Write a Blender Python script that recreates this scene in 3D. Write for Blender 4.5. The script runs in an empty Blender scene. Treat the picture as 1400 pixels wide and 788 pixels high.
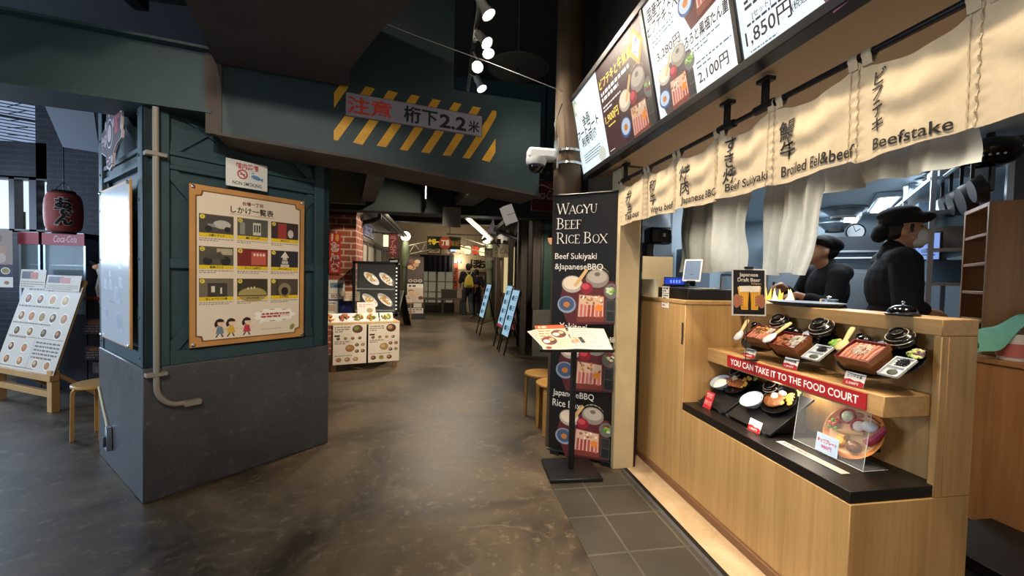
import bpy, bmesh, math, random
from mathutils import Vector, Matrix, Euler
random.seed(7)
SC = bpy.context.scene
COL = SC.collection
R = math.radians
# ------------------------------------------------------------------ camera, world, exposure
cam_data = bpy.data.cameras.new('camera')
cam = bpy.data.objects.new('camera', cam_data)
COL.objects.link(cam)
cam_data.sensor_width = 36.0
cam_data.lens = 36.0 * 560.0 / 1400.0
cam_data.clip_start = 0.02
_y, _p, _r = R(9.6), R(-1.7), R(1.3)
_f = Vector((math.sin(_y) * math.cos(_p), math.cos(_y) * math.cos(_p), math.sin(_p)))
_rt = Vector((math.cos(_y), -math.sin(_y), 0))
_up = _rt.cross(_f)
_rt2 = _rt * math.cos(_r) + _up * math.sin(_r)
_up2 = _up * math.cos(_r) - _rt * math.sin(_r)
cam.matrix_world = Matrix(((_rt2.x, _up2.x, -_f.x, 0), (_rt2.y, _up2.y, -_f.y, 0), (_rt2.z, _up2.z, -_f.z, 1.40), (0, 0, 0, 1)))
SC.camera = cam
SC.view_settings.view_transform = 'Standard'
SC.view_settings.look = 'None'
SC.view_settings.gamma = 1.0
SC.view_settings.exposure = 0.0
SC.view_settings.use_curve_mapping = False
W = bpy.data.worlds.new('world'); SC.world = W; W.use_nodes = True
W.node_tree.nodes['Background'].inputs[0].default_value = (0.86, 0.82, 0.78, 1)
W.node_tree.nodes['Background'].inputs[1].default_value = 0.55

def area(name, loc, target, size, power, col, sy=None):
    l = bpy.data.lights.new(name, 'AREA'); l.energy = power; l.color = col; l.size = size
    if sy: l.shape = 'RECTANGLE'; l.size_y = sy
    o = bpy.data.objects.new(name, l); COL.objects.link(o); o.location = loc
    o.rotation_euler = (Vector(target) - Vector(loc)).to_track_quat('-Z', 'Y').to_euler()
    return o
def spot(name, loc, target, power, col, ang=70, blend=.6, rad=.05):
    l = bpy.data.lights.new(name, 'SPOT'); l.energy = power; l.color = col; l.spot_size = R(ang); l.spot_blend = blend; l.shadow_soft_size = rad
    o = bpy.data.objects.new(name, l); COL.objects.link(o); o.location = loc
    o.rotation_euler = (Vector(target) - Vector(loc)).to_track_quat('-Z', 'Y').to_euler()
    return o
def point(name, loc, power, col, rad=.06):
    l = bpy.data.lights.new(name, 'POINT'); l.energy = power; l.color = col; l.shadow_soft_size = rad
    o = bpy.data.objects.new(name, l); COL.objects.link(o); o.location = loc
    return o
WARM = (1.0, .85, .66); NEUT = (1.0, .90, .76); COOL = (.82, .92, 1.0)
# daylight of the entrance on the left of the hall
area('daylight_entrance', (-6.2, 1.6, 1.9), (-2.2, 3.2, 1.5), 2.2, 150, (.55, .75, 1.0))
area('daylight_entrance', (-6.4, 5.7, 1.95), (-2.08, 3.06, 1.5), .9, 70, (.6, .78, 1.0))
area('daylight_entrance', (-7.6, 3.6, 2.4), (-4.0, 4.9, .8), 1.6, 45, (.55, .74, 1.0))
# ceiling spotlights over the shop front (the row carries on behind the camera)
spot('shop_front_lamp', (.1, 2.2, 3.5), (1.7, 1.9, 1.0), 260, WARM, 75)
spot('shop_front_lamp', (.2, .6, 3.5), (1.7, 1.2, .8), 260, WARM, 80)
spot('shop_front_lamp', (-.6, 1.2, 3.6), (1.3, 2.2, 1.7), 80, WARM, 80)
spot('passage_fill', (-.4, -.4, 2.85), (-1.25, 3.15, 1.65), 250, NEUT, 44, .9)  # unseen fill spot aimed at the pillar poster to brighten it
spot('passage_fill', (-.6, -.6, 3.6), (-.6, 2.6, 0), 130, WARM, 100)
spot('passage_fill', (.85, 5.5, 2.25), (1.8, 7.0, 1.1), 90, WARM, 60)  # fill spot without a fixture, added for the dark rear plinth and posts
spot('passage_fill', (.3, 4.9, 3.4), (-.2, 5.6, 0), 300, WARM, 110)
spot('passage_fill', (0, 8.6, 3.2), (-.9, 7.6, .5), 260, WARM, 110)
spot('passage_fill', (.1, 11.6, 3.2), (0, 12.2, 0), 190, WARM, 110)
spot('passage_fill', (-.1, 5.1, 2.9), (-1.35, 7.0, 1.1), 210, WARM, 75)  # fill spot without a fixture, added to brighten brick, stall and glass case
spot('passage_fill', (-.1, 8.0, 2.7), (-1.5, 9.8, 1.5), 110, WARM, 85)  # another added fill spot, brightens the far facade
spot('passage_fill', (.2, 10.2, 2.8), (1.6, 10.8, 1.2), 70, WARM, 80)
area('kitchen_lamp', (3.6, 3.2, 2.33), (3.6, 3.2, 0), 1.6, 58, COOL)
area('kitchen_lamp', (4.9, 4.6, 2.33), (4.9, 4.6, 0), 1.4, 46, COOL)
area('shelf_fill', (1.80, 1.85, .866), (1.74, 1.85, .5), .04, 5.5, (1, .88, .7), 1.0)  # unseen strip added under the shelf to brighten the lower ledge
SOFFIT = ((1.72, 1.55), (1.72, 2.05), (1.72, 2.8), (1.95, 1.1))

# ------------------------------------------------------------------ materials
def lin(h):
    h = h.lstrip('#'); c = [int(h[i:i + 2], 16) / 255 for i in (0, 2, 4)]
    return tuple(x / 12.92 if x <= .04045 else ((x + .055) / 1.055) ** 2.4 for x in c)
_M = {}
def mat(key, col, rough=.6, metal=0., noise=.0, scale=8., bump=0., spec=.5, alpha=None, emit=0., trans=0., ior=1.45, coat=0., stretch=None):
    if key in _M: return _M[key]
    m = bpy.data.materials.new(key); _M[key] = m; m.use_nodes = True
    nt = m.node_tree; b = nt.nodes['Principled BSDF']
    c = lin(col) if isinstance(col, str) else col
    b.inputs['Base Color'].default_value = (*c, 1); b.inputs['Roughness'].default_value = rough; b.inputs['Metallic'].default_value = metal
    b.inputs['Specular IOR Level'].default_value = spec; b.inputs['IOR'].default_value = ior
    if trans: b.inputs['Transmission Weight'].default_value = trans
    if coat: b.inputs['Coat Weight'].default_value = coat
    if emit:
        b.inputs['Emission Color'].default_value = (*c, 1); b.inputs['Emission Strength'].default_value = emit
    if noise or bump:
        tc = nt.nodes.new('ShaderNodeTexCoord'); mp = nt.nodes.new('ShaderNodeMapping'); nz = nt.nodes.new('ShaderNodeTexNoise')
        nz.inputs['Scale'].default_value = scale; nz.inputs['Detail'].default_value = 5
        if stretch: mp.inputs['Scale'].default_value = stretch
        nt.links.new(tc.outputs['Object'], mp.inputs['Vector']); nt.links.new(mp.outputs['Vector'], nz.inputs['Vector'])
        if noise:
            mx = nt.nodes.new('ShaderNodeMix'); mx.data_type = 'RGBA'
            lo = tuple(x * (1 - noise) for x in c); hi = tuple(min(1, x * (1 + noise)) for x in c)
            mx.inputs['A'].default_value = (*lo, 1); mx.inputs['B'].default_value = (*hi, 1)
            cr = nt.nodes.new('ShaderNodeMapRange'); cr.inputs['From Min'].default_value = .3; cr.inputs['From Max'].default_value = .7
            nt.links.new(nz.outputs['Fac'], cr.inputs['Value']); nt.links.new(cr.outputs['Result'], mx.inputs['Factor'])
            nt.links.new(mx.outputs['Result'], b.inputs['Base Color'])
        if bump:
            bp = nt.nodes.new('ShaderNodeBump'); bp.inputs['Strength'].default_value = bump; bp.inputs['Distance'].default_value = .01
            nt.links.new(nz.outputs['Fac'], bp.inputs['Height']); nt.links.new(bp.outputs['Normal'], b.inputs['Normal'])
    return m
def P(col, rough=.55, e=0.):       # plain printed or painted colour
    k = f'paint_{col}_{rough}_{e}'
    if k in _M or not e: return mat(k, col, rough)
    m = mat(k, tuple(x * .12 for x in lin(col)), rough, spec=.25); b = m.node_tree.nodes['Principled BSDF']      # a lit screen, lamp glass, bright pane or glowing door paper
    b.inputs['Emission Color'].default_value = (*lin(col), 1); b.inputs['Emission Strength'].default_value = e
    return m
def wood(key, c1, c2, sc=1., rough=.45, axis=2, contrast=1.):
    if key in _M: return _M[key]
    m = bpy.data.materials.new(key); _M[key] = m; m.use_nodes = True
    nt = m.node_tree; b = nt.nodes['Principled BSDF']; b.inputs['Roughness'].default_value = rough
    tc = nt.nodes.new('ShaderNodeTexCoord'); mp = nt.nodes.new('ShaderNodeMapping')
    s = [26 * sc, 26 * sc, 26 * sc]; s[axis] = 1.1 * sc; mp.inputs['Scale'].default_value = s
    n1 = nt.nodes.new('ShaderNodeTexNoise'); n1.inputs['Scale'].default_value = 1.6; n1.inputs['Detail'].default_value = 7; n1.inputs['Distortion'].default_value = .5
    mp2 = nt.nodes.new('ShaderNodeMapping'); s2 = [5 * sc, 5 * sc, 5 * sc]; s2[axis] = .12 * sc; mp2.inputs['Scale'].default_value = s2
    n2 = nt.nodes.new('ShaderNodeTexNoise'); n2.inputs['Scale'].default_value = 1.3; n2.inputs['Detail'].default_value = 2
    ad = nt.nodes.new('ShaderNodeMath'); ad.operation = 'ADD'
    mr = nt.nodes.new('ShaderNodeMapRange'); mr.inputs['From Min'].default_value = 1 - .3 * contrast; mr.inputs['From Max'].default_value = 1 + .3 * contrast
    mx = nt.nodes.new('ShaderNodeMix'); mx.data_type = 'RGBA'; mx.inputs['A'].default_value = (*lin(c1), 1); mx.inputs['B'].default_value = (*lin(c2), 1)
    L = nt.links.new
    L(tc.outputs['Object'], mp.inputs['Vector']); L(mp.outputs['Vector'], n1.inputs['Vector'])
    L(tc.outputs['Object'], mp2.inputs['Vector']); L(mp2.outputs['Vector'], n2.inputs['Vector'])
    L(n1.outputs['Fac'], ad.inputs[0]); L(n2.outputs['Fac'], ad.inputs[1]); L(ad.outputs[0], mr.inputs['Value'])
    L(mr.outputs['Result'], mx.inputs['Factor']); L(mx.outputs['Result'], b.inputs['Base Color'])
    return m
def bricks(key, c1, c2, cm, w, h, mortar=.012, rough=.7, offset=.5, bump=.4, nscale=3., nmix=.35, vertical=True):
    if key in _M: return _M[key]
    m = bpy.data.materials.new(key); _M[key] = m; m.use_nodes = True
    nt = m.node_tree; b = nt.nodes['Principled BSDF']; b.inputs['Roughness'].default_value = rough; L = nt.links.new
    tc = nt.nodes.new('ShaderNodeTexCoord'); sp = nt.nodes.new('ShaderNodeSeparateXYZ'); cb = nt.nodes.new('ShaderNodeCombineXYZ')
    L(tc.outputs['Object'], sp.inputs[0])
    if vertical:
        ad = nt.nodes.new('ShaderNodeMath'); ad.operation = 'ADD'; L(sp.outputs['X'], ad.inputs[0]); L(sp.outputs['Y'], ad.inputs[1])
        L(ad.outputs[0], cb.inputs['X']); L(sp.outputs['Z'], cb.inputs['Y'])
    else:
        L(sp.outputs['X'], cb.inputs['X']); L(sp.outputs['Y'], cb.inputs['Y'])
    br = nt.nodes.new('ShaderNodeTexBrick'); br.offset = offset
    br.inputs['Color1'].default_value = (*lin(c1), 1); br.inputs['Color2'].default_value = (*lin(c2), 1); br.inputs['Mortar'].default_value = (*lin(cm), 1)
    br.inputs['Scale'].default_value = 1; br.inputs['Brick Width'].default_value = w; br.inputs['Row Height'].default_value = h; br.inputs['Mortar Size'].default_value = mortar
    L(cb.outputs[0], br.inputs['Vector'])
    nz = nt.nodes.new('ShaderNodeTexNoise'); nz.inputs['Scale'].default_value = nscale; nz.inputs['Detail'].default_value = 6
    L(tc.outputs['Object'], nz.inputs['Vector'])
    mx = nt.nodes.new('ShaderNodeMix'); mx.data_type = 'RGBA'; mx.blend_type = 'MULTIPLY'; mx.inputs['Factor'].default_value = nmix * 2
    mr = nt.nodes.new('ShaderNodeMapRange'); mr.inputs['From Min'].default_value = .3; mr.inputs['From Max'].default_value = .7; mr.inputs['To Min'].default_value = .35; mr.inputs['To Max'].default_value = 1.2
    L(nz.outputs['Fac'], mr.inputs['Value'])
    L(br.outputs['Color'], mx.inputs['A']); L(mr.outputs['Result'], mx.inputs['B']); L(mx.outputs['Result'], b.inputs['Base Color'])
    bp = nt.nodes.new('ShaderNodeBump'); bp.inputs['Strength'].default_value = bump; bp.inputs['Distance'].default_value = .004; bp.invert = True
    L(br.outputs['Fac'], bp.inputs['Height']); L(bp.outputs['Normal'], b.inputs['Normal'])
    return m
def worn(key, c1, c2, c3, sc=1., r0=.35, r1=.65, bump=.15, metal=0.):      # two scales of stains: floor, steel sheets, old paint
    if key in _M: return _M[key]
    m = bpy.data.materials.new(key); _M[key] = m; m.use_nodes = True
    nt = m.node_tree; b = nt.nodes['Principled BSDF']; L = nt.links.new; b.inputs['Metallic'].default_value = metal
    tc = nt.nodes.new('ShaderNodeTexCoord')
    a = nt.nodes.new('ShaderNodeTexNoise'); a.inputs['Scale'].default_value = 1.1 * sc; a.inputs['Detail'].default_value = 8; a.inputs['Roughness'].default_value = .6; a.inputs['Distortion'].default_value = .8
    c = nt.nodes.new('ShaderNodeTexNoise'); c.inputs['Scale'].default_value = 14 * sc; c.inputs['Detail'].default_value = 8; c.inputs['Roughness'].default_value = .7
    L(tc.outputs['Object'], a.inputs['Vector']); L(tc.outputs['Object'], c.inputs['Vector'])
    m1 = nt.nodes.new('ShaderNodeMapRange'); m1.inputs['From Min'].default_value = .38; m1.inputs['From Max'].default_value = .62; L(a.outputs['Fac'], m1.inputs['Value'])
    m2 = nt.nodes.new('ShaderNodeMapRange'); m2.inputs['From Min'].default_value = .55; m2.inputs['From Max'].default_value = .78; L(c.outputs['Fac'], m2.inputs['Value'])
    x1 = nt.nodes.new('ShaderNodeMix'); x1.data_type = 'RGBA'; x1.inputs['A'].default_value = (*lin(c1), 1); x1.inputs['B'].default_value = (*lin(c2), 1); L(m1.outputs['Result'], x1.inputs['Factor'])
    x2 = nt.nodes.new('ShaderNodeMix'); x2.data_type = 'RGBA'; x2.inputs['B'].default_value = (*lin(c3), 1); L(x1.outputs['Result'], x2.inputs['A'])
    mm = nt.nodes.new('ShaderNodeMath'); mm.operation = 'MULTIPLY'; mm.inputs[1].default_value = .75; L(m2.outputs['Result'], mm.inputs[0]); L(mm.outputs[0], x2.inputs['Factor'])
    L(x2.outputs['Result'], b.inputs['Base Color'])
    rr = nt.nodes.new('ShaderNodeMapRange'); rr.inputs['To Min'].default_value = r0; rr.inputs['To Max'].default_value = r1; L(a.outputs['Fac'], rr.inputs['Value']); L(rr.outputs['Result'], b.inputs['Roughness'])
    bp = nt.nodes.new('ShaderNodeBump'); bp.inputs['Strength'].default_value = bump; bp.inputs['Distance'].default_value = .004; L(c.outputs['Fac'], bp.inputs['Height']); L(bp.outputs['Normal'], b.inputs['Normal'])
    return m
def perforated(key, c1, c2, sc):
    if key in _M: return _M[key]
    m = bpy.data.materials.new(key); _M[key] = m; m.use_nodes = True
    nt = m.node_tree; b = nt.nodes['Principled BSDF']; L = nt.links.new; b.inputs['Roughness'].default_value = .7
    tc = nt.nodes.new('ShaderNodeTexCoord'); vo = nt.nodes.new('ShaderNodeTexVoronoi'); vo.inputs['Scale'].default_value = sc; vo.inputs['Randomness'].default_value = 0
    L(tc.outputs['Object'], vo.inputs['Vector'])
    mr = nt.nodes.new('ShaderNodeMapRange'); mr.inputs['From Min'].default_value = .32; mr.inputs['From Max'].default_value = .38; L(vo.outputs['Distance'], mr.inputs['Value'])
    mx = nt.nodes.new('ShaderNodeMix'); mx.data_type = 'RGBA'; mx.inputs['A'].default_value = (*lin(c1), 1); mx.inputs['B'].default_value = (*lin(c2), 1)
    L(mr.outputs['Result'], mx.inputs['Factor']); L(mx.outputs['Result'], b.inputs['Base Color'])
    return m
def glassy(key, col, alpha, rough=.03):
    if key in _M: return _M[key]
    m = bpy.data.materials.new(key); _M[key] = m; m.use_nodes = True
    nt = m.node_tree; L = nt.links.new; out = nt.nodes['Material Output']; b = nt.nodes['Principled BSDF']
    b.inputs['Base Color'].default_value = (*lin(col), 1); b.inputs['Roughness'].default_value = rough
    tr = nt.nodes.new('ShaderNodeBsdfTransparent'); mx = nt.nodes.new('ShaderNodeMixShader'); mx.inputs[0].default_value = alpha
    L(tr.outputs[0], mx.inputs[1]); L(b.outputs[0], mx.inputs[2]); L(mx.outputs[0], out.inputs['Surface'])
    return m

# ------------------------------------------------------------------ mesh builder
class MB:
    def __init__(s): s.v = []; s.f = []; s.mi = []; s.mats = []
    def _m(s, m):
        if m not in s.mats: s.mats.append(m)
        return s.mats.index(m)
    def add(s, vs, fs, m, M=None):
        o = len(s.v); k = s._m(m)
        s.v += [tuple(M @ Vector(p)) if M is not None else tuple(p) for p in vs]
        for f in fs: s.f.append([i + o for i in f]); s.mi.append(k)
        return s
    def box(s, x0, x1, y0, y1, z0, z1, m, M=None):
        v = [(x0, y0, z0), (x1, y0, z0), (x1, y1, z0), (x0, y1, z0), (x0, y0, z1), (x1, y0, z1), (x1, y1, z1), (x0, y1, z1)]
        return s.add(v, [(0, 3, 2, 1), (4, 5, 6, 7), (0, 1, 5, 4), (1, 2, 6, 5), (2, 3, 7, 6), (3, 0, 4, 7)], m, M)
    def prism(s, pts, z0, z1, m, M=None, top=None):
        n = len(pts); t = top or pts
        v = [(p[0], p[1], z0) for p in pts] + [(p[0], p[1], z1) for p in t]
        ar = sum(pts[i][0] * pts[(i + 1) % n][1] - pts[(i + 1) % n][0] * pts[i][1] for i in range(n))
        f = [tuple(range(n))[::-1], tuple(range(n, 2 * n))] + [(i, (i + 1) % n, n + (i + 1) % n, n + i) for i in range(n)]
        if ar < 0: f = [tuple(reversed(q)) for q in f]
        return s.add(v, f, m, M)
    def quad(s, a, b, c, d, m): return s.add([a, b, c, d], [(0, 1, 2, 3)], m)
    def poly(s, pts, m, M=None): return s.add(pts, [tuple(range(len(pts)))], m, M)
    def tube(s, path, r, m, n=10, M=None, cap=True, flat=None):
        P_ = [Vector(p) for p in path]; N = len(P_); rs = r if isinstance(r, (list, tuple)) else [r] * N
        v = []; f = []; up = None
        for i in range(N):
            t = (P_[min(i + 1, N - 1)] - P_[max(i - 1, 0)]).normalized()
            if up is None:
                up = Vector((0, 0, 1)) if abs(t.z) < .9 else Vector((1, 0, 0))
            a = t.cross(up)
            if a.length < 1e-5: a = t.cross(Vector((0, 1, 0)))
            a.normalize(); b_ = a.cross(t).normalized(); up = b_
            for k in range(n):
                an = 2 * math.pi * k / n
                v.append(P_[i] + (a * math.cos(an) * (flat[0] if flat else 1) + b_ * math.sin(an) * (flat[1] if flat else 1)) * rs[i])
        for i in range(N - 1):
            for k in range(n):
                f.append((i * n + k, (i + 1) * n + k, (i + 1) * n + (k + 1) % n, i * n + (k + 1) % n))
        if cap:
            f.append(tuple(range(n))); f.append(tuple(range((N - 1) * n, N * n))[::-1])
        return s.add(v, f, m, M)
    def bar(s, a, b, w, h, m, up=(0, 0, 1)):      # rectangular bar from a to b
        a = Vector(a); b = Vector(b); t = (b - a).normalized(); u = Vector(up)
        x = t.cross(u)
        if x.length < 1e-4: x = t.cross(Vector((1, 0, 0)))
        x.normalize(); y = x.cross(t).normalized(); x *= w / 2; y *= h / 2
        v = [a - x - y, a + x - y, a + x + y, a - x + y, b - x - y, b + x - y, b + x + y, b - x + y]
        return s.add(v, [(0, 1, 2, 3), (7, 6, 5, 4), (0, 4, 5, 1), (1, 5, 6, 2), (2, 6, 7, 3), (3, 7, 4, 0)], m)
    def lathe(s, prof, m, n=28, M=None, sy=1.):
        v = []; f = []; K = len(prof)
        for r_, z in prof:
            for k in range(n):
                a = 2 * math.pi * k / n; v.append((r_ * math.cos(a), r_ * math.sin(a) * sy, z))
        for i in range(K - 1):
            for k in range(n):
                f.append((i * n + k, i * n + (k + 1) % n, (i + 1) * n + (k + 1) % n, (i + 1) * n + k))
        if prof[0][0] > 1e-5: f.append(tuple(range(n))[::-1])
        if prof[-1][0] > 1e-5: f.append(tuple(range((K - 1) * n, K * n)))
        return s.add(v, f, m, M)
    def ball(s, c, r, m, n=14, M=None):
        rr = r if isinstance(r, (tuple, list)) else (r, r, r)
        K = max(6, n // 2); prof = []
        v = []; f = []
        for i in range(K + 1):
            ph = math.pi * i / K
            for k in range(n):
                a = 2 * math.pi * k / n
                v.append((c[0] + rr[0] * math.sin(ph) * math.cos(a), c[1] + rr[1] * math.sin(ph) * math.sin(a), c[2] - rr[2] * math.cos(ph)))
        for i in range(K):
            for k in range(n):
                f.append((i * n + k, i * n + (k + 1) % n, (i + 1) * n + (k + 1) % n, (i + 1) * n + k))
        return s.add(v, f, m, M)
    def sheet(s, fn, nu, nv, m, th=.0):           # a curved surface fn(u,v) -> xyz, optionally with thickness along its normal
        v = [Vector(fn(i / nu, j / nv)) for j in range(nv + 1) for i in range(nu + 1)]
        w = nu + 1; f = [(j * w + i, j * w + i + 1, (j + 1) * w + i + 1, (j + 1) * w + i) for j in range(nv) for i in range(nu)]
        if not th: return s.add(v, f, m)
        nr = [Vector((0, 0, 0)) for _ in v]
        for q in f:
            k = (v[q[1]] - v[q[0]]).cross(v[q[3]] - v[q[0]])
            for i in q: nr[i] += k
        v2 = [p - nn.normalized() * th for p, nn in zip(v, nr)]; o = len(v)
        f2 = [tuple(reversed([i + o for i in q])) for q in f]
        e = []
        for i in range(nu): e += [(i, i + o, i + 1 + o, i + 1), (nv * w + i + 1, nv * w + i + 1 + o, nv * w + i + o, nv * w + i)]
        for j in range(nv): e += [((j + 1) * w, (j + 1) * w + o, j * w + o, j * w), (j * w + nu, j * w + nu + o, (j + 1) * w + nu + o, (j + 1) * w + nu)]
        return s.add(v + v2, f + f2 + e, m)
    # flat print shapes in the local xy plane
    def rect(s, x0, y0, x1, y1, z, m): return s.add([(x0, y0, z), (x1, y0, z), (x1, y1, z), (x0, y1, z)], [(0, 1, 2, 3)], m)
    def ell(s, cx, cy, rx, ry, z, m, n=20, rot=0.):
        c_, s_ = math.cos(rot), math.sin(rot)
        return s.add([(cx + rx * math.cos(a) * c_ - ry * math.sin(a) * s_, cy + rx * math.cos(a) * s_ + ry * math.sin(a) * c_, z) for a in [2 * math.pi * k / n for k in range(n)]], [tuple(range(n))], m)
    def build(s, name, parent=None, bevel=0., smooth=True, M=None, seg=1):
        me = bpy.data.meshes.new(name); me.from_pydata([tuple(p) for p in s.v], [], s.f)
        for m in s.mats: me.materials.append(m)
        me.polygons.foreach_set('material_index', s.mi)
        if smooth:
            me.polygons.foreach_set('use_smooth', [True] * len(me.polygons))
            try: me.set_sharp_from_angle(angle=R(38))
            except Exception: pass
        me.update()
        o = bpy.data.objects.new(name, me); COL.objects.link(o)
        if parent: o.parent = parent
        if M is not None: o.matrix_local = M
        if bevel:
            b = o.modifiers.new('bevel', 'BEVEL'); b.width = bevel; b.segments = seg; b.limit_method = 'ANGLE'; b.angle_limit = R(40); b.harden_normals = False
        return o
def tag(o, label, cat, group=None):
    o['label'] = label; o['category'] = cat
    if group: o['group'] = group
    return o
def struct(o): o['kind'] = 'structure'; return o
def thing(name, label, cat, loc=(0, 0, 0), rz=0., group=None, M=None):
    o = bpy.data.objects.new(name, None); COL.objects.link(o); o.empty_display_size = .05
    if M is not None: o.matrix_world = M
    else: o.location = loc; o.rotation_euler = (0, 0, rz)
    return tag(o, label, cat, group)
def fr(o, right, up):                              # frame from origin, right and up directions; z looks out of the face
    x = Vector(right).normalized(); y = Vector(up); y = (y - x * y.dot(x)).normalized(); z = x.cross(y)
    return Matrix(((x.x, y.x, z.x, o[0]), (x.y, y.y, z.y, o[1]), (x.z, y.z, z.z, o[2]), (0, 0, 0, 1)))
def T(x, y, z): return Matrix.Translation((x, y, z))
def RZ(a): return Matrix.Rotation(a, 4, 'Z')
def RX(a): return Matrix.Rotation(a, 4, 'X')
def RY(a): return Matrix.Rotation(a, 4, 'Y')
def dup(o, parent=None):
    c = o.copy(); COL.objects.link(c)
    if parent is not None: c.parent = parent
    for ch in list(o.children): dup(ch, c)
    return c
def txt(parent, s, x, y, h, m, z=.0012, w=None, align='CENTER', bold=0., rot=0., shear=0., line=1.0, name='lettering', lift=None, maxw=None):
    """lettering as a flat mesh in the parent's xy plane; (x, y) is its centre (or left middle), h its height"""
    c = bpy.data.curves.new('t', 'FONT'); c.body = s; c.size = 1; c.align_x = align if align != 'LEFT' else 'LEFT'
    c.offset = bold; c.shear = shear; c.space_line = line; c.resolution_u = 3
    o = bpy.data.objects.new('t', c); COL.objects.link(o); bpy.context.view_layer.update()
    me = bpy.data.meshes.new_from_object(o.evaluated_get(bpy.context.evaluated_depsgraph_get()))
    bpy.data.objects.remove(o); bpy.data.curves.remove(c)
    vs = [v.co for v in me.vertices]
    if not vs: return None
    x0 = min(v.x for v in vs); x1 = max(v.x for v in vs); y0 = min(v.y for v in vs); y1 = max(v.y for v in vs)
    sy = h / (y1 - y0); sx = (w / (x1 - x0)) if w else sy
    if maxw and (x1 - x0) * sx > maxw: sx = maxw / (x1 - x0)
    ax = x0 if align == 'LEFT' else (x1 if align == 'RIGHT' else (x0 + x1) / 2)
    cr, sr = math.cos(rot), math.sin(rot)
    for v in me.vertices:
        a = (v.co.x - ax) * sx; b = (v.co.y - (y0 + y1) / 2) * sy
        px, py = x + a * cr - b * sr, y + a * sr + b * cr
        v.co = lift(px, py) if lift else (px, py, z)
    me.materials.clear(); me.materials.append(m); me.update(); me.name = name
    ob = bpy.data.objects.new(name, me); COL.objects.link(ob); ob.parent = parent
    return ob
def lines(mb, x0, y0, x1, y1, n, z, m, rnd, fill=.5):         # rows of print too small to read
    dy = (y1 - y0) / n
    for i in range(n):
        y = y1 - dy * (i + .5); x = x0
        end = x0 + (x1 - x0) * (1 if i < n - 1 else rnd.uniform(.4, .9))
        while x < end - .001:
            w = min(end - x, rnd.uniform(.3, 1.1) * dy * 1.6); mb.rect(x, y - dy * fill / 2, x + w, y + dy * fill / 2, z, m); x += w + dy * .35
# ================================================================== THE SETTING
m_floor = worn('stained concrete floor', '#302820', '#62543f', '#8f7f68', .9, .28, .6, .3)
def seams(m, col, sc=.55):
    nt = m.node_tree; L = nt.links.new; b = nt.nodes['Principled BSDF']; src = b.inputs['Base Color'].links[0].from_socket
    tc = nt.nodes.new('ShaderNodeTexCoord'); acc = None
    for k_, (s_, off) in enumerate(((sc, 0), (sc * 1.9, 7.3))):
        mp = nt.nodes.new('ShaderNodeMapping'); mp.inputs['Location'].default_value = (off, off * .6, off); nz = nt.nodes.new('ShaderNodeTexNoise'); nz.inputs['Scale'].default_value = s_; nz.inputs['Detail'].default_value = 4; nz.inputs['Roughness'].default_value = .45
        L(tc.outputs['Object'], mp.inputs['Vector']); L(mp.outputs['Vector'], nz.inputs['Vector'])
        su = nt.nodes.new('ShaderNodeMath'); su.operation = 'SUBTRACT'; su.inputs[1].default_value = .5; L(nz.outputs['Fac'], su.inputs[0]); ab = nt.nodes.new('ShaderNodeMath'); ab.operation = 'ABSOLUTE'; L(su.outputs[0], ab.inputs[0])
        mr = nt.nodes.new('ShaderNodeMapRange'); mr.inputs['From Min'].default_value = .0015; mr.inputs['From Max'].default_value = .008; mr.inputs['To Min'].default_value = .2; mr.inputs['To Max'].default_value = 0; L(ab.outputs[0], mr.inputs['Value'])
        br = nt.nodes.new('ShaderNodeTexNoise'); br.inputs['Scale'].default_value = 2.5; L(tc.outputs['Object'], br.inputs['Vector']); m2 = nt.nodes.new('ShaderNodeMapRange'); m2.inputs['From Min'].default_value = .42; m2.inputs['From Max'].default_value = .6; L(br.outputs['Fac'], m2.inputs['Value'])
        mu = nt.nodes.new('ShaderNodeMath'); mu.operation = 'MULTIPLY'; L(mr.outputs['Result'], mu.inputs[0]); L(m2.outputs['Result'], mu.inputs[1])
        mx = nt.nodes.new('ShaderNodeMix'); mx.data_type = 'RGBA'; mx.inputs['B'].default_value = (*lin(col), 1); L(mu.outputs[0], mx.inputs['Factor']); L(src, mx.inputs['A']); src = mx.outputs['Result']
    L(src, b.inputs['Base Color'])
seams(m_floor, '#8d8270')
m_dark = mat('dark ceiling paint', '#15171b', .9)
m_teal = worn('teal painted steel', '#213a41', '#28454c', '#31484c', 1.2, .45, .6, .12)
m_tealg = worn('teal girder paint', '#20353a', '#283f43', '#384a47', .8, .5, .7, .12)
m_steel = worn('dark steel cladding', '#3c3d41', '#4a4b4e', '#74746f', 1.3, .38, .55, .08)
m_brown = mat('brown flange paint', '#4a413b', .75, noise=.25, scale=6)
m_black = mat('black metal', '#0c0c0e', .45)
m_blackp = mat('black plastic', '#141416', .35)
m_chrome = mat('bright steel', '#c8ccd0', .22, 1.)
m_stain = mat('kitchen stainless steel', '#9aa3ab', .32, .9, noise=.1, scale=3)
m_beigew = mat('beige plaster', '#b8a580', .8, noise=.06, scale=5, bump=.05)
m_oak = wood('light oak veneer', '#a57f4c', '#c39c66', 1., .42)
m_oakh = wood('light oak veneer along', '#a57f4c', '#c39c66', 1., .42, axis=1)
m_walnut = wood('brown wood veneer', '#7d5430', '#9a6d42', 1., .45)
m_white = mat('white paint', '#e6e4de', .5)
m_paper = mat('white paper', '#ece8df', .7)
m_cream = mat('cream paper', '#e6dcc8', .6)

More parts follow.
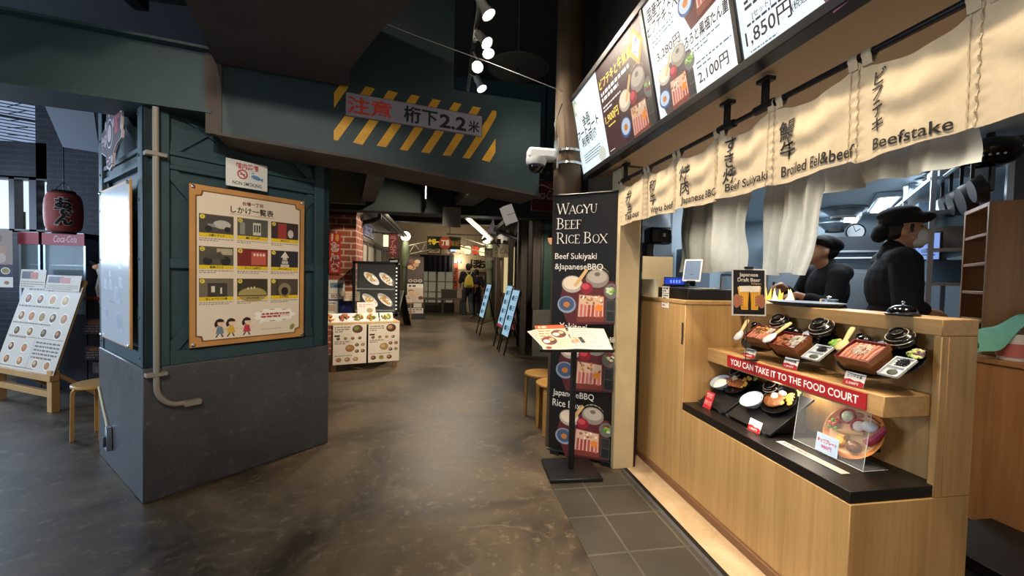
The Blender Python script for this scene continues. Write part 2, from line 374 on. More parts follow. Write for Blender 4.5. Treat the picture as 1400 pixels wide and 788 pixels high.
f = MB(); f.box(-10, 9, -4, 17, -.1, 0, m_floor); struct(f.build('floor', smooth=False))
m_tile = bricks('grey floor tile', '#3b362e', '#454037', '#58534a', .32, .32, .006, .45, 0., .5, 2.2, .4, vertical=False)
f = MB(); f.box(.74, 1.31, -.4, 2.74, -.02, .003, m_tile); struct(f.build('floor_tiles', smooth=False))
m_marble = worn('beige marble', '#b99b76', '#cdb492', '#8f6a4e', 3.5, .25, .4, .05)
f = MB(); f.box(1.36, 1.56, -.4, 3.05, -.02, .004, m_marble); struct(f.build('floor_marble', smooth=False))
f = MB(); f.box(1.31, 1.335, -.4, 2.79, -.02, .004, m_steel); f.box(1.335, 1.36, -.4, 2.79, -.02, .006, m_black); struct(f.build('trim_1', smooth=False))
f = MB(); f.box(-10, 9, -4, 17, 3.9, 4.0, m_dark); struct(f.build('ceiling', smooth=False))
m_blueb = bricks('dark left brick', '#20202a', '#191a24', '#2c2c36', .22, .07, .008, .8)
f = MB(); f.box(-10, -5.95, 6.3, 6.5, 0, 3.9, m_blueb); f.box(-5.95, -5.1, 6.3, 6.5, 0, 1.84, m_blueb); f.box(-5.95, -5.1, 6.3, 6.5, 2.52, 2.98, m_blueb)
f.box(-5.95, -5.22, 6.3, 6.5, 3.64, 3.9, m_blueb); f.box(-5.22, -5.1, 6.3, 6.5, 2.52, 3.9, m_blueb); f.box(-5.1, -2.2, 6.3, 6.5, 0, 3.9, m_blueb)
struct(f.build('wall_left', smooth=False))
# window of the left hall with its bright view, and the mesh panel above it
wn = MB(); wn.box(-5.95, -5.1, 6.44, 6.47, 1.84, 2.52, P('#cfe0f2', .5, 1.3)); w1 = struct(wn.build('window_1', smooth=False))
g = MB(); g.box(-5.95, -5.1, 6.3, 6.42, 1.82, 1.86, m_black); g.box(-5.3, -5.22, 6.3, 6.42, 1.84, 2.52, mat('window mullion', '#32303a', .6)); g.box(-5.52, -5.46, 6.3, 6.42, 1.84, 2.52, m_black); g.box(-5.95, -5.1, 6.3, 6.42, 2.5, 2.54, m_black); g.build('window_frame', w1, smooth=False)
g = MB()
for i in range(4): g.box(-5.21 + .0, -5.1, 6.43, 6.438, 1.9 + i * .16, 1.99 + i * .16, mat('building beyond', '#8593a8', .8))
g.box(-5.6, -5.45, 6.43, 6.438, 1.86, 2.1, mat('green beyond', '#a8b890', .8)); g.build('outside_view', w1, smooth=False)
mw = MB(); mw.box(-5.95, -5.22, 6.46, 6.48, 2.98, 3.64, P('#9fb4d8', .5, .75)); w2 = struct(mw.build('window_2', smooth=False))
g = MB()
for i in range(16):
    z = 2.98 + i * .042; g.bar((-5.95, 6.42, z + .08), (-5.22, 6.42, z), .006, .012, m_black)
    if i < 7: g.bar((-5.62, 6.415, 3.0 + i * .09), (-5.4, 6.415, 2.98 + i * .11), .004, .01, m_black)
g.bar((-5.95, 6.4, 3.36), (-5.22, 6.4, 3.27), .02, .03, m_black); g.build('expanded_metal_mesh', w2, smooth=False)
f = MB(); f.prism([(-2.05, 4.25), (-1.95, 4.25), (-2.1, 7.4), (-2.2, 7.4)], 0, 3.9, m_dark); struct(f.build('wall_light_block', smooth=False))  # unseen wall added behind the pillar to keep blue daylight off the passage
# far wall of the hall
m_far = mat('cream wall at the end', '#b9a588', .8, noise=.06)
f = MB(); f.box(-4, 4, 15.3, 15.5, 0, 3.9, m_far); struct(f.build('wall_end', smooth=False))
# right side of the passage
m_greenw = mat('green metal wall', '#1e4a3c', .5, noise=.15, scale=3)
m_oldwood = wood('weathered timber', '#3f382f', '#6a5f51', 1.2, .75, contrast=1.3)
m_dwood = wood('dark weathered timber', '#2a2420', '#463c33', 1.2, .7)
f = MB(); f.box(1.42, 1.5, 2.95, 3.95, 0, 3.9, m_dark); f.box(1.75, 1.9, 7.2, 15.3, 0, 3.9, m_dwood); struct(f.build('wall_right', smooth=False))
f = MB(); f.box(-1.75, -1.6, 7.34, 15.3, 0, 3.9, mat('grey plaster facade', '#8d877c', .8, noise=.1)); struct(f.build('wall_facade', smooth=False))

# ---- steel pillar on the left, turned 45 degrees
MP = fr((-1.72, 2.70, 0), (.70711, .70711, 0), (-.70711, .70711, 0))     # x along the poster face, y into the pillar, z up
pb = MB(); pb.prism([(0, 0), (1.155, 0), (1.155, 1.11), (0, 1.11)], 0, .805, m_steel)
pil = struct(pb.build('pillar', bevel=.006)); pil.matrix_world = MP
u = MB(); u.box(.05, 1.12, .05, 1.08, .80, 2.7, m_teal); u.build('core_panel', pil, smooth=False)
u = MB()
for x0, x1, y0, y1 in ((0.005, .13, .005, .05), (0.005, .05, .005, .11), (1.03, 1.15, .005, .05), (.005, .05, 1.0, 1.105), (1.1, 1.15, .005, .1)):
    u.box(x0, x1, y0, y1, .805, 2.7, m_teal)
u.build('corner_angle', pil, bevel=.004)
u = MB()
for z0, z1 in ((.805, .89), (2.0, 2.03), (2.085, 2.115)):
    u.box(.13, 1.03, .012, .05, z0, z1, m_teal); u.box(.012, .05, .11, 1.0, z0, z1, m_teal)
u.box(.13, 1.03, .028, .05, 2.03, 2.085, m_teal); u.box(.028, .05, .11, 1.0, 2.03, 2.085, m_teal)
u.box(.13, 1.03, .012, .05, 1.40, 1.46, m_teal); u.build('cross_rail', pil, bevel=.003)
u = MB()
for (a, b) in (((.13, 2.0), (1.03, .89)), ((.13, .89), (1.03, 2.0)), ((.13, 2.115), (.55, 2.5)), ((1.03, 2.115), (.62, 2.5)), ((.13, 2.4), (.5, 2.2))):
    u.bar((a[0], .035, a[1]), (b[0], .035, b[1]), .07, .012, m_teal, up=(0, 1, 0))
for (a, b) in (((.11, 2.0), (1.0, .89)), ((.11, .89), (1.0, 2.0)), ((.11, 2.115), (.9, 2.6)), ((1.0, 2.115), (.3, 2.6))):
    u.bar((.035, a[0], a[1]), (.035, b[0], b[1]), .07, .012, m_teal, up=(1, 0, 0))
u.build('diagonal_brace', pil, smooth=False)
u = MB()
for z in (.86, 1.1, 1.45, 1.8, 2.06, 2.3):
    for x, y, ax in ((.065, .004, 'f'), (1.09, .004, 'f'), (.004, .08, 'l'), (.004, 1.05, 'l')):
        u.ball((x, y, z), (.009, .006, .009) if ax == 'f' else (.006, .009, .009), m_teal, 8)
u.build('rivet', pil)

# ---- teal girder carrying the height warning: one face, its lower edge falling to the right
MG = fr((-1.36, 2.775, 0), (.974, .225, 0), (0, 0, 1))                  # x along, y up, z towards the viewer
gb = MB(); gb.prism([(-3.2, 2.35), (-.004, 2.35), (-.004, 2.223), (.84, 2.178), (2.17, 2.062), (2.17, 2.80), (1.45, 2.765), (1.45, 3.9), (-.03, 3.9), (-.03, 2.70), (-3.2, 2.69)], -.28, 0, m_tealg)
gir = struct(gb.build('beam_girder', smooth=False)); gir.matrix_world = MG
k = MB(); k.prism([(-.004, 2.222), (.84, 2.176), (2.17, 2.06), (2.17, 2.042), (.84, 2.16), (-.004, 2.206)], -.36, .03, m_brown); k.build('bottom_flange', gir, smooth=False)
k = MB(); k.box(-3.2, -.03, 2.334, 2.35, -.3, .02, m_tealg); k.box(-3.2, -.03, 2.69, 2.705, -.3, .06, m_tealg); k.build('left_flange', gir, smooth=False)
k = MB(); k.box(-.06, .02, 2.215, 2.72, -.05, .012, m_brown); k.build('splice_plate', gir, smooth=False)
# black and yellow warning stripes painted on the steel
m_yel = worn('chipped yellow paint', '#d9a324', '#c8921c', '#3a3a22', 5., .5, .6, .1)
def clip(poly, x0, x1):
    for sgn, lim in ((1, x0), (-1, -x1)):
        out = []
        for i in range(len(poly)):
            a, b = poly[i], poly[(i + 1) % len(poly)]
            ia, ib = sgn * a[0] >= lim, sgn * b[0] >= lim
            if ia: out.append(a)
            if ia != ib:
                t = (lim / sgn - a[0]) / (b[0] - a[0]); out.append((lim / sgn, a[1] + t * (b[1] - a[1])))
        poly = out
    return poly
rs = random.Random(3)
for i in range(9):
    b0 = .456 + .153 * i; j = lambda: rs.uniform(-.004, .004)
    pl = clip([(b0 + j(), 2.277 + j()), (b0 + .06 + j(), 2.275 + j()), (b0 + .178 + j(), 2.475), (b0 + .29 + j(), 2.668 + j()), (b0 + .23 + j(), 2.668 + j()), (b0 + .118, 2.475)], .643, 1.788)
    if len(pl) > 2:
        k = MB(); k.prism(pl, .0005, .002, m_yel); k.build('hazard_stripe', gir, smooth=False)
# brown duct box under the ceiling in front of the girder
f = MB(); f.prism([(-1.36, 2.75), (-.63, 2.90), (-.6, 2.70), (-.312, 2.167), (-.1, 1.86), (0, 1.3), (-.95, 1.3)], 2.63, 3.1, mat('brown ceiling box', '#3a3432', .8, noise=.2, scale=4), top=[(-1.36, 2.75), (-.63, 2.9), (-.5, 2.8), (-.1, 2.3), (.15, 1.95), (.2, 1.3), (-.95, 1.3)])
struct(f.build('ceiling_duct', smooth=False))
m_perf = perforated('perforated ceiling sheet', '#050607', '#20272b', 26)
f = MB(); f.box(-4.6, -1.42, 1.4, 2.76, 2.95, 2.97, m_perf); struct(f.build('ceiling_panel', smooth=False))
f = MB()
f.box(-2.55, -2.40, 1.4, 2.75, 2.86, 2.94, m_dark); f.box(-1.75, -1.68, 1.4, 2.7, 2.86, 2.94, m_black); struct(f.build('ceiling_strut', smooth=False))
# beams behind the girder
m_under = mat('beam soffit paint', '#585450', .7, noise=.15, scale=5)
for a, b, w in (((-.55, 3.9, 2.55), (-1.15, 6.6, 2.55), .2), ((.72, 4.3, 2.56), (.31, 6.6, 2.56), .3)):
    f = MB(); f.bar(a, b, w, .12, m_under); f.bar((a[0], a[1], a[2] + .3), (b[0], b[1], b[2] + .3), w * .3, .5, m_tealg); struct(f.build('ceiling_beam', smooth=False))
f = MB(); f.box(-3.4, 1.42, 5.3, 5.36, 3.0, 3.9, m_tealg); f.box(-2.6, 2.4, 6.65, 6.95, 2.36, 3.9, mat('dark rear girder paint', '#14201f', .7)); struct(f.build('beam_cross', smooth=False))
f = MB(); f.box(-3.2, -1.2, 6.55, 6.66, 2.44, 3.1, mat('grey green concrete', '#7e7c6a', .85, noise=.1)); struct(f.build('beam_lintel', smooth=False))
f = MB()
for a, b, r_ in (((-1.6, 5.0, 3.1), (1.5, 5.6, 3.1), .02), ((-1.4, 4.4, 3.2), (.2, 6.5, 3.0), .02), ((-.4, 4.3, 3.3), (.6, 6.6, 3.2), .03), ((-1.6, 6.1, 3.0), (1.6, 6.2, 3.0), .025), ((-1.6, 6.4, 2.95), (1.6, 6.45, 2.95), .015), ((.2, 4.6, 3.15), (-.5, 6.0, 3.15), .015)):
    f.tube([a, b], r_, mat('ceiling pipework', '#5a5c60', .6), 8)
struct(f.build('ceiling_pipes'))
f = MB(); f.box(-2.5, 2.4, 9.2, 9.5, 2.75, 3.4, m_dark); f.box(-2.5, 2.4, 12.2, 12.5, 2.9, 3.5, m_dark); f.tube([(-1.6, 10.2, 2.9), (1.6, 10.0, 2.95)], .02, m_steel); f.tube([(-1.6, 11.2, 2.95), (1.6, 11.4, 2.95)], .02, m_steel); struct(f.build('ceiling_rafter'))
# left hall ceiling brace
f = MB(); f.bar((-2.45, 3.15, 2.62), (-3.55, 4.75, 2.62), .25, .14, mat('pale steel beam', '#b9c2d4', .6)); struct(f.build('ceiling_brace', smooth=False))

# ---- rear pillar of the passage: grey base, green upper
MP2 = fr((1.58, 7.0, 0), (.70711, .70711, 0), (-.70711, .70711, 0))
f = MB(); f.box(0, .9, 0, .3, 0, .82, mat('concrete plinth', '#77746a', .75, noise=.15, scale=4)); p2 = struct(f.build('pillar_rear', bevel=.008))
p2.matrix_world = fr((1.55, 6.95, 0), (.96, -.28, 0), (.28, .96, 0))
f = MB(); f.box(.12, .9, .06, .3, .82, 3.4, m_greenw); f.box(.12, .16, .03, .06, .82, 3.4, m_black); f.build('green_panel', p2, smooth=False)
f = MB(); f.box(-.02, .12, .02, .2, .82, 2.66, m_oldwood); f.box(-.24, -.12, .1, .25, 0, 2.6, m_dwood); f.build('timber_post', p2, bevel=.01)

# ---- shop: post, side wall, soffit, header, kitchen shell
f = MB(); f.box(1.25, 1.41, 2.79, 2.95, 0, 2.2, m_beigew); f.box(1.41, 1.43, 2.80, 2.95, 0, 2.2, m_black); struct(f.build('wall_post', bevel=.003))
f = MB(); f.box(1.13, 2.25, -.6, 3.19, 2.215, 2.27, mat('beige soffit', '#d2bea0', .6)); struct(f.build('ceiling_soffit', smooth=False))
f = MB(); f.box(1.16, 1.3, -.6, 3.19, 2.26, 3.9, m_dark); f.box(2.15, 2.25, -.6, 3.7, 2.26, 3.9, m_dark); struct(f.build('wall_header', smooth=False))
m_kw = mat('pale blue kitchen wall', '#98a8b2', .5); m_kc = mat('kitchen ceiling board', '#b9c6cf', .6)
f = MB(); f.box(1.5, 2.2, 3.7, 3.8, 0, 2.4, m_kw); f.prism([(2.2, 3.7), (4.85, 6.35), (4.78, 6.42), (2.13, 3.77)], 0, 2.4, m_kw)
f.prism([(4.7, 6.3), (6.9, 4.1), (7.0, 4.2), (4.8, 6.4)], 0, 2.4, m_kw); f.prism([(4.3, 1.56), (6.95, 4.2), (7.03, 4.12), (4.38, 1.48)], 0, 2.4, mat('dark kitchen wall', '#59626b', .6)); struct(f.build('wall_kitchen', smooth=False))
f = MB(); f.prism([(2.0, .6), (2.9, .6), (7.1, 4.1), (4.8, 6.5), (2.0, 3.8)], 2.38, 2.44, m_kc); struct(f.build('ceiling_kitchen', smooth=False))
f = MB(); f.prism([(2.2, .8), (3.0, .8), (6.9, 4.1), (4.75, 6.3), (2.2, 3.7)], 0, .1, mat('kitchen floor black', '#16171a', .35)); struct(f.build('floor_kitchen', smooth=False))
# ================================================================== THE BEEF SHOP
def foodphoto(mb, cx, cy, s, z, e=0., rnd=None, onion=False, lacquer='#5a2226'):
    """a printed photograph of a set meal: tray, meat box, rice bowl with paddle, cup, pot, salad, small dish"""
    rnd = rnd or random.Random(5); d = .00012
    p = lambda c: P(c, .5, e)
    X = lambda a: cx + a * s
    Y = lambda a: cy + a * s
    mb.add([(X(-.48), Y(-.1), z), (X(-.3), Y(-.5), z), (X(.5), Y(-.42), z), (X(.5), Y(.28), z), (X(-.36), Y(.36), z)], [(0, 1, 2, 3, 4)], p(lacquer)); z += d
    mb.ell(X(.2), Y(.33), .2 * s, .16 * s, z, p('#8d8478')); z += d           # pot with a lid and a handle
    mb.ell(X(.2), Y(.36), .17 * s, .11 * s, z, p('#b5ac9c')); mb.ell(X(.2), Y(.4), .05 * s, .035 * s, z + d, p('#6f675c')); z += 2 * d
    for k in range(9):
        a = math.pi * k / 8; a2 = math.pi * (k + .8) / 8
        mb.add([(X(.2 + .21 * math.cos(q)), Y(.36 + r_ * math.sin(q)), z) for q, r_ in ((a, .16), (a2, .16), (a2, .18), (a, .18))], [(0, 1, 2, 3)], p('#a39679'))
    mb.ell(X(-.24), Y(.22), .19 * s, .15 * s, z, p('#b9ada0')); mb.ell(X(-.24), Y(.24), .165 * s, .115 * s, z + d, p('#ead9c0')); z += 2 * d
    mb.add([(X(-.22), Y(.2), z), (X(-.16), Y(.17), z), (X(.04), Y(.46), z), (X(.0), Y(.5), z)], [(0, 1, 2, 3)], p('#dcb274')); z += d
    mb.ell(X(.02), Y(.16), .11 * s, .1 * s, z, p('#8f1f2c')); mb.ell(X(.0), Y(.19), .07 * s, .05 * s, z + d, p('#c84850')); z += 2 * d
    mb.ell(X(.45), Y(.12), .13 * s, .13 * s, z, p('#6c6a66')); z += d
    for k in range(14):
        a = rnd.uniform(0, 6.3); q = rnd.uniform(0, .09)
        mb.ell(X(.45 + q * math.cos(a)), Y(.15 + q * math.sin(a) * .8), .035 * s, .025 * s, z + k * d * .1, p(rnd.choice(['#5d8a35', '#86b04c', '#7a2c3a', '#c9d7a8'])), 7)
    z += 2 * d
    mb.ell(X(-.33), Y(-.14), .17 * s, .15 * s, z, p('#3c5c8c' if e else '#8f9db0')); mb.ell(X(-.33), Y(-.13), .14 * s, .12 * s, z + d, p('#b9c8dc' if e else '#46597a')); mb.ell(X(-.33), Y(-.14), .06 * s, .05 * s, z + 2 * d, p('#c47a2e'), 9); z += 3 * d
    mb.add([(X(-.14), Y(-.44), z), (X(.34), Y(-.4), z), (X(.34), Y(.04), z), (X(-.12), Y(.06), z)], [(0, 1, 2, 3)], p('#7c3a2c')); z += d
    mb.add([(X(-.12), Y(-.34), z), (X(.32), Y(-.31), z), (X(.32), Y(.02), z), (X(-.1), Y(.04), z)], [(0, 1, 2, 3)], p('#d9b59a')); z += d
    for k in range(6):
        x = -.09 + k * .068
        mb.add([(X(x), Y(-.33), z), (X(x + .045), Y(-.33), z), (X(x + .055), Y(-.13 + rnd.uniform(-.02, .02)), z), (X(x + .012), Y(-.12), z)], [(0, 1, 2, 3)], p(rnd.choice(['#b4524e', '#c7706a', '#a8423f'])))
    for k in range(16):
        mb.ell(X(rnd.uniform(-.08, .3)), Y(rnd.uniform(-.1, .02)), .03 * s, .018 * s, z + d + k * d * .1, p(rnd.choice(['#b07a4a', '#d9a268', '#8a5530', '#efe2cf'])), 7, rnd.uniform(0, 3))
    mb.ell(X(.24), Y(-.17), .065 * s, .06 * s, z + 4 * d, p('#e8862e'), 14); z += 5 * d
    mb.rect(X(.36), Y(-.4), X(.52), Y(-.02), z, p('#4a4a4c')); mb.rect(X(.375), Y(-.38), X(.505), Y(-.22), z + d, p('#232426')); mb.rect(X(.375), Y(-.2), X(.505), Y(-.04), z + d, p('#2f2f2c'))

# ---- lit menu board under the shop sign
E1 = .97
mbm = fr((1.1, 3.19, 2.225), (0, -1, 0), (-.2132, 0, .977))
board = thing('menu_board', 'long tilted light-up menu board of price panels above the shop curtain', 'menu board', M=mbm)
k = MB(); k.box(0, 4.2, -.035, .60, -.09, -.012, m_blackp); k.box(0, 4.2, -.035, .0, -.02, .012, m_blackp); k.box(0, 4.2, .565, .60, -.02, .012, m_blackp)
for x0, x1 in ((0, .012), (1.168, 1.195), (1.768, 1.795), (2.368, 2.395), (2.968, 2.995), (3.57, 3.6)): k.box(x0, x1, 0, .565, -.02, .01, m_blackp)
k.build('frame', board, bevel=.003)
def screen(x0, x1, col, e):
    k = MB(); k.box(x0, x1, 0, .565, -.015, 0, P(col, .4, e)); s_ = k.build('screen', board, smooth=False); return s_
sA = screen(.012, .535, '#dcecf2', E1); sB = screen(.535, 1.168, '#4a2c30', .7); sC = screen(1.195, 1.768, '#f4f8f8', E1 + .08); sD = screen(1.795, 2.368, '#e4f2f6', E1); screen(2.395, 2.968, '#f4f8f8', E1); screen(2.995, 3.57, '#e4f2f6', E1)
ink = P('#1c2230', .5, .25); blue = P('#5f8396', .5, .6)
txt(sA, '全品\nフートコート\n利用可能', .25, .29, .215, ink, bold=.025, line=.95)
rr = random.Random(4); k = MB(); lines(k, .1, .06, .42, .135, 4, .001, blue, rr, .45); k.ell(.08, .5, .05, .06, .0012, P('#b9c4b0', .5, .9)); k.ell(.1, .49, .03, .035, .0014, P('#dfe6d6', .5, 1)); k.ell(.43, .05, .06, .05, .0012, P('#c4ccc0', .5, .9)); k.build('print', sA, smooth=False)
yel = P('#f0d060', .5, 1.1); wh = P('#f4efe8', .5, 1.)
txt(sB, 'ビフテキと牛煮重', .79, .455, .065, yel, w=.46, bold=.02, shear=.1)
txt(sB, '1,900円', .665, .225, .06, yel, w=.2, bold=.015)
k = MB(); lines(k, .565, .34, .98, .41, 2, .001, wh, rr, .6); lines(k, .565, .275, .83, .32, 2, .001, wh, rr, .4); lines(k, .6, .17, .72, .185, 1, .001, yel, rr, .6); lines(k, .56, .02, .66, .03, 1, .001, wh, rr, .5)
k.poly([(1.0, .43, .001), (1.08, .34, .001), (1.155, .44, .001), (1.07, .55, .001)], P('#d09a3a', .5, 1)); k.poly([(1.03, .44, .0012), (1.08, .375, .0012), (1.125, .445, .0012), (1.07, .515, .0012)], P('#dce8f0', .5, 1))
foodphoto(k, .96, .15, .40, .0015, .75, random.Random(2), lacquer='#3c2024'); k.build('print', sB, smooth=False)
txt(sB, '人気\nNo.1', 1.077, .445, .08, P('#2a4a8a', .5, .5), w=.055, z=.0016, bold=.02)
txt(sC, '国産牛すき煮、\nビフテキ食べ比べ', 1.385, .47, .13, ink, w=.36, bold=.02, shear=.1)
txt(sC, '3,280円', 1.35, .285, .05, P('#4a1c34', .5, .3), w=.2, bold=.012)
txt(sC, 'とろろと黒塩たん重', 1.6, .235, .052, ink, w=.32, bold=.022, shear=.15)
txt(sC, '2,100円', 1.625, .055, .055, P('#4a1c34', .5, .3), w=.19, bold=.012)
k = MB(); lines(k, 1.23, .34, 1.43, .4, 3, .001, blue, rr, .35); lines(k, 1.49, .165, 1.7, .2, 2, .001, blue, rr, .35); lines(k, 1.53, .09, 1.75, .13, 2, .001, blue, rr, .35)
foodphoto(k, 1.63, .43, .33, .0015, 1.0, random.Random(9)); foodphoto(k, 1.36, .12, .29, .0015, 1.0, random.Random(12), lacquer='#4a3a3e'); k.build('print', sC, smooth=False)
txt(sD, 'カルビと\nビフテキ重', 1.98, .30, .17, ink, bold=.012, shear=.1, w=.3)
txt(sD, '[セット]', 1.9, .125, .024, ink, bold=.004)
txt(sD, '1,850円', 1.915, .062, .062, P('#4a1c34', .5, .3), w=.2, bold=.008)
txt(sD, '(税込 2,035円)', 2.09, .055, .03, ink, w=.15, bold=.006)
k = MB(); lines(k, 1.83, .155, 2.1, .195, 2, .001, P('#33415a', .5, .3), rr, .55); lines(k, 1.83, .098, 2.1, .112, 1, .001, P('#33415a', .5, .3), rr, .6); lines(k, 1.83, .008, 1.97, .018, 1, .001, blue, rr, .5)
foodphoto(k, 2.27, .17, .42, .0015, 1.0, random.Random(15), lacquer='#7a5068'); k.build('print', sD, smooth=False)

# ---- curtain rod and the split curtain with the dish names
rod = thing('curtain_rod', 'black rod on ceiling brackets carrying the beige lettered curtain', 'rod', (1.24, 0, 2.088))
k = MB(); k.tube([(0, 2.80, 0), (0, -.6, 0)], .011, m_blackp, 12); k.build('pole', rod)
for y in (2.70, 1.67, 1.45, .45):
    k = MB(); k.box(-.012, .012, y - .01, y + .01, 0, .112, m_blackp); k.box(-.02, .02, y - .03, y + .03, .095, .112, m_blackp); k.tube([(0, y - .05, 0), (0, y + .05, 0)], .018, m_blackp, 12); k.build('bracket', rod, bevel=.002)
SEAM = [2.763, 2.392, 2.062, 1.717, 1.398, 1.077, .786, .46, .13, -.2]
def ptn(y):
    for i in range(len(SEAM) - 1):
        if y <= SEAM[i] and y >= SEAM[i + 1]: return i, (SEAM[i] - y) / (SEAM[i] - SEAM[i + 1])
    return (0, 0.) if y > SEAM[0] else (len(SEAM) - 2, 1.)
def nx(y, z):
    i, t = ptn(y); v = (z - 1.775) / .3
    sag = math.sin(math.pi * t)
    w = .010 * math.sin(2 * math.pi * t * 1.0 + i * 1.7) * (1 - v * .6) + .004 * math.sin(2 * math.pi * t * 3 + i)
    w += -.012 * sag * math.exp(-((v - .72 + .25 * sag) / .13) ** 2) + .006 * sag * math.exp(-((v - .52 + .2 * sag) / .1) ** 2)
    w += .0035 * math.exp(-((min(t, 1 - t)) / .035) ** 2) * math.sin(z * 190)
    return 1.236 + w
def ntop(y):
    i, t = ptn(y); return 2.073 - .05 * math.sin(math.pi * t) ** .8
def nbot(y):
    i, t = ptn(y); return 1.773 + .006 * math.sin(math.pi * t + i)
m_noren = mat('beige cotton curtain', '#b9a88c', .9, noise=.05, scale=40, bump=.1, spec=.1)
nor = MB()
def nf(a, b):
    y = SEAM[0] + (SEAM[-1] - SEAM[0]) * a; z0, z1 = nbot(y), ntop(y); z = z0 + (z1 - z0) * b
    return (nx(y, z), y, z)
nor.sheet(nf, 260, 34, m_noren, .0025)
noren = nor.build('shop_curtain'); tag(noren, 'beige split curtain with the dish names in Japanese and English', 'curtain')
for i, y in enumerate(SEAM):
    for dy in ((-.014,) if i == 0 else (.012, -.03) if i < 9 else (.014,)):
        k = MB(); yy = y + dy
        k.sheet(lambda a, b: (1.24 + .0135 * math.sin(b * 2 * math.pi), yy - .014 + .028 * a, 2.086 + .0135 * math.cos(b * 2 * math.pi) - (.02 if .4 < b < .6 else 0)), 2, 16, m_noren, .002); k.build('loop', noren)
m_seam = mat('curtain seam', '#ab9a7e', .9, spec=.1)
for i in range(1, 9):
    for dy in (-.004, .022):
        y0 = SEAM[i] + dy; k = MB(); k.sheet(lambda a, b: (nx(y0, nbot(y0) + (ntop(y0) - nbot(y0)) * b) - .0035 - .0015 * math.sin(b * 60 + a * 3), y0 - .0035 * a, nbot(y0) + .002 + (ntop(y0) - nbot(y0) - .006) * b), 1, 40, m_seam, .001); k.build('seam', noren)
m_ink = mat('black curtain print', '#1d1a18', .9)
L_ = lambda a, b: (nx(-a, b) - .004, -a, b)
for s_, y, zc, h in (('弁\n当', 2.625, 1.92, .165), ('和\n牛', 2.297, 1.917, .16), ('焼\n肉', 1.96, 1.917, .165), ('す\nき\n焼', 1.634, 1.93, .21), ('鰻\n牛', 1.33, 1.923, .15), ('ビ\nフ\nテ\nキ', 1.006, 1.93, .19)):
    txt(noren, s_, -y, zc, h * .95, m_ink, bold=.012, lift=L_, line=.95 if len(s_) < 5 else .9)
for s_, y0, y1, zc, h in (('Take out', 2.69, 2.46, 1.822, .042), ('Wagyu beef', 2.315, 2.085, 1.806, .05), ('Japanese BBQ', 1.985, 1.72, 1.808, .046), ('Beef Sukiyaki', 1.657, 1.407, 1.808, .046), ('Broiled Eel&beef', 1.358, 1.078, 1.81, .04), ('Beefstake', 1.018, .835, 1.806, .034)):
    txt(noren, s_, -(y0 + y1) / 2, zc, h, m_ink, w=(y0 - y1), bold=.012, lift=L_)

# ---- grey inner curtains between the counter and the kitchen
m_cur = mat('pale grey kitchen curtain', '#c3c8c6', .9, noise=.05, scale=30, spec=.1)
r2 = thing('kitchen_curtain_rod', 'thin steel rail holding the grey curtains behind the counter', 'rod', (2.1, 0, 2.19))
k = MB(); k.tube([(0, 3.65, 0), (0, .9, 0)], .009, m_chrome, 10); k.build('pole', r2)
def inner(name, label, y0, y1, z0, gather, ph, taper=0.):
    k = MB()
    def fn(a, b):
        z = z0 + (2.19 - z0) * b
        g = math.exp(-((b - .42) / .2) ** 2) * gather
        y = y0 + (y1 - y0) * a
        if gather > 0: y -= (y1 - y0) * g * a * a
        else: y += (y1 - y0) * (-g) * (1 - a) ** 2
        y += taper * a * (1 - b) ** 1.3
        x = 2.1 + .028 * math.sin(a * 17 + ph + .8 * math.sin(b * 3)) * (1 - .35 * b) + .012 * math.sin(a * 41 + ph) + .01 * math.sin(b * 9 + a * 6)
        return (x, y, z + .008 * math.sin(a * 9 + ph))
    k.sheet(fn, 60, 26, m_cur, .002); o = k.build(name); tag(o, label, 'curtain', None)
    k = MB(); k.sheet(lambda a, b: Vector(fn(a, b * .035)) + Vector((-.003, 0, 0)), 60, 2, m_cur, .002); k.build('hem', o)
inner('kitchen_curtain', 'long grey curtain hanging behind the tablet till', 3.41, 2.52, 1.465, .05, .3)
inner('kitchen_curtain', 'long grey curtain hanging beside the bowed cook', 2.43, 1.965, 1.45, -.05, 2.1, .12)
inner('kitchen_curtain', 'short grey valance above the masked cook', 1.965, 1.33, 1.9, 0, 4.)

# ---- counter with its built-in display
ct = thing('display_counter', 'light oak shop counter with a stepped food display built into its front', 'counter', (1.86, 2.17, 0))
def cb(name, x0, x1, y0, y1, z0, z1, m, bev=.003, par=None):
    k = MB(); k.box(x0 - 1.86, x1 - 1.86, y0 - 2.17, y1 - 2.17, z0, z1, m); return k.build(name, par or ct, bevel=bev)
cb('front_panel', 1.55, 2.12, 1.30, 2.42, .05, .553, m_oak)
cb('till_block', 1.55, 2.12, 2.42, 3.06, .05, 1.24, m_oak)
k = MB(); k.box(1.545 - 1.86, 2.13 - 1.86, 2.415 - 2.17, 3.06 - 2.17, 1.24, 1.267, m_oakh); k.build('till_top', ct, bevel=.003)
cb('back_panel', 1.975, 2.12, 1.30, 2.42, .553, 1.2, m_oak)
cb('top_rail', 1.94, 2.12, 1.30, 2.42, 1.2, 1.267, m_oakh)
cb('end_frame', 1.94, 1.976, 1.30, 1.328, .553, 1.2, m_oak)
cb('plinth', 1.535, 2.12, 1.29, 3.06, .004, .05, mat('brown skirting', '#7a5638', .5))
cb('black_ledge', 1.552, 1.976, 1.305, 2.42, .556, .602, mat('black display ledge', '#17130f', .38), .002)
sh = cb('display_shelf', 1.72, 1.976, 1.33, 2.42, .872, .958, m_oakh)
k = MB(); k.box(1.714 - 1.86, 1.72 - 1.86, 1.395 - 2.17, 2.225 - 2.17, .882, .95, P('#a81f24', .5)); strip = k.build('red_sign_strip', sh, smooth=False)
st = strip
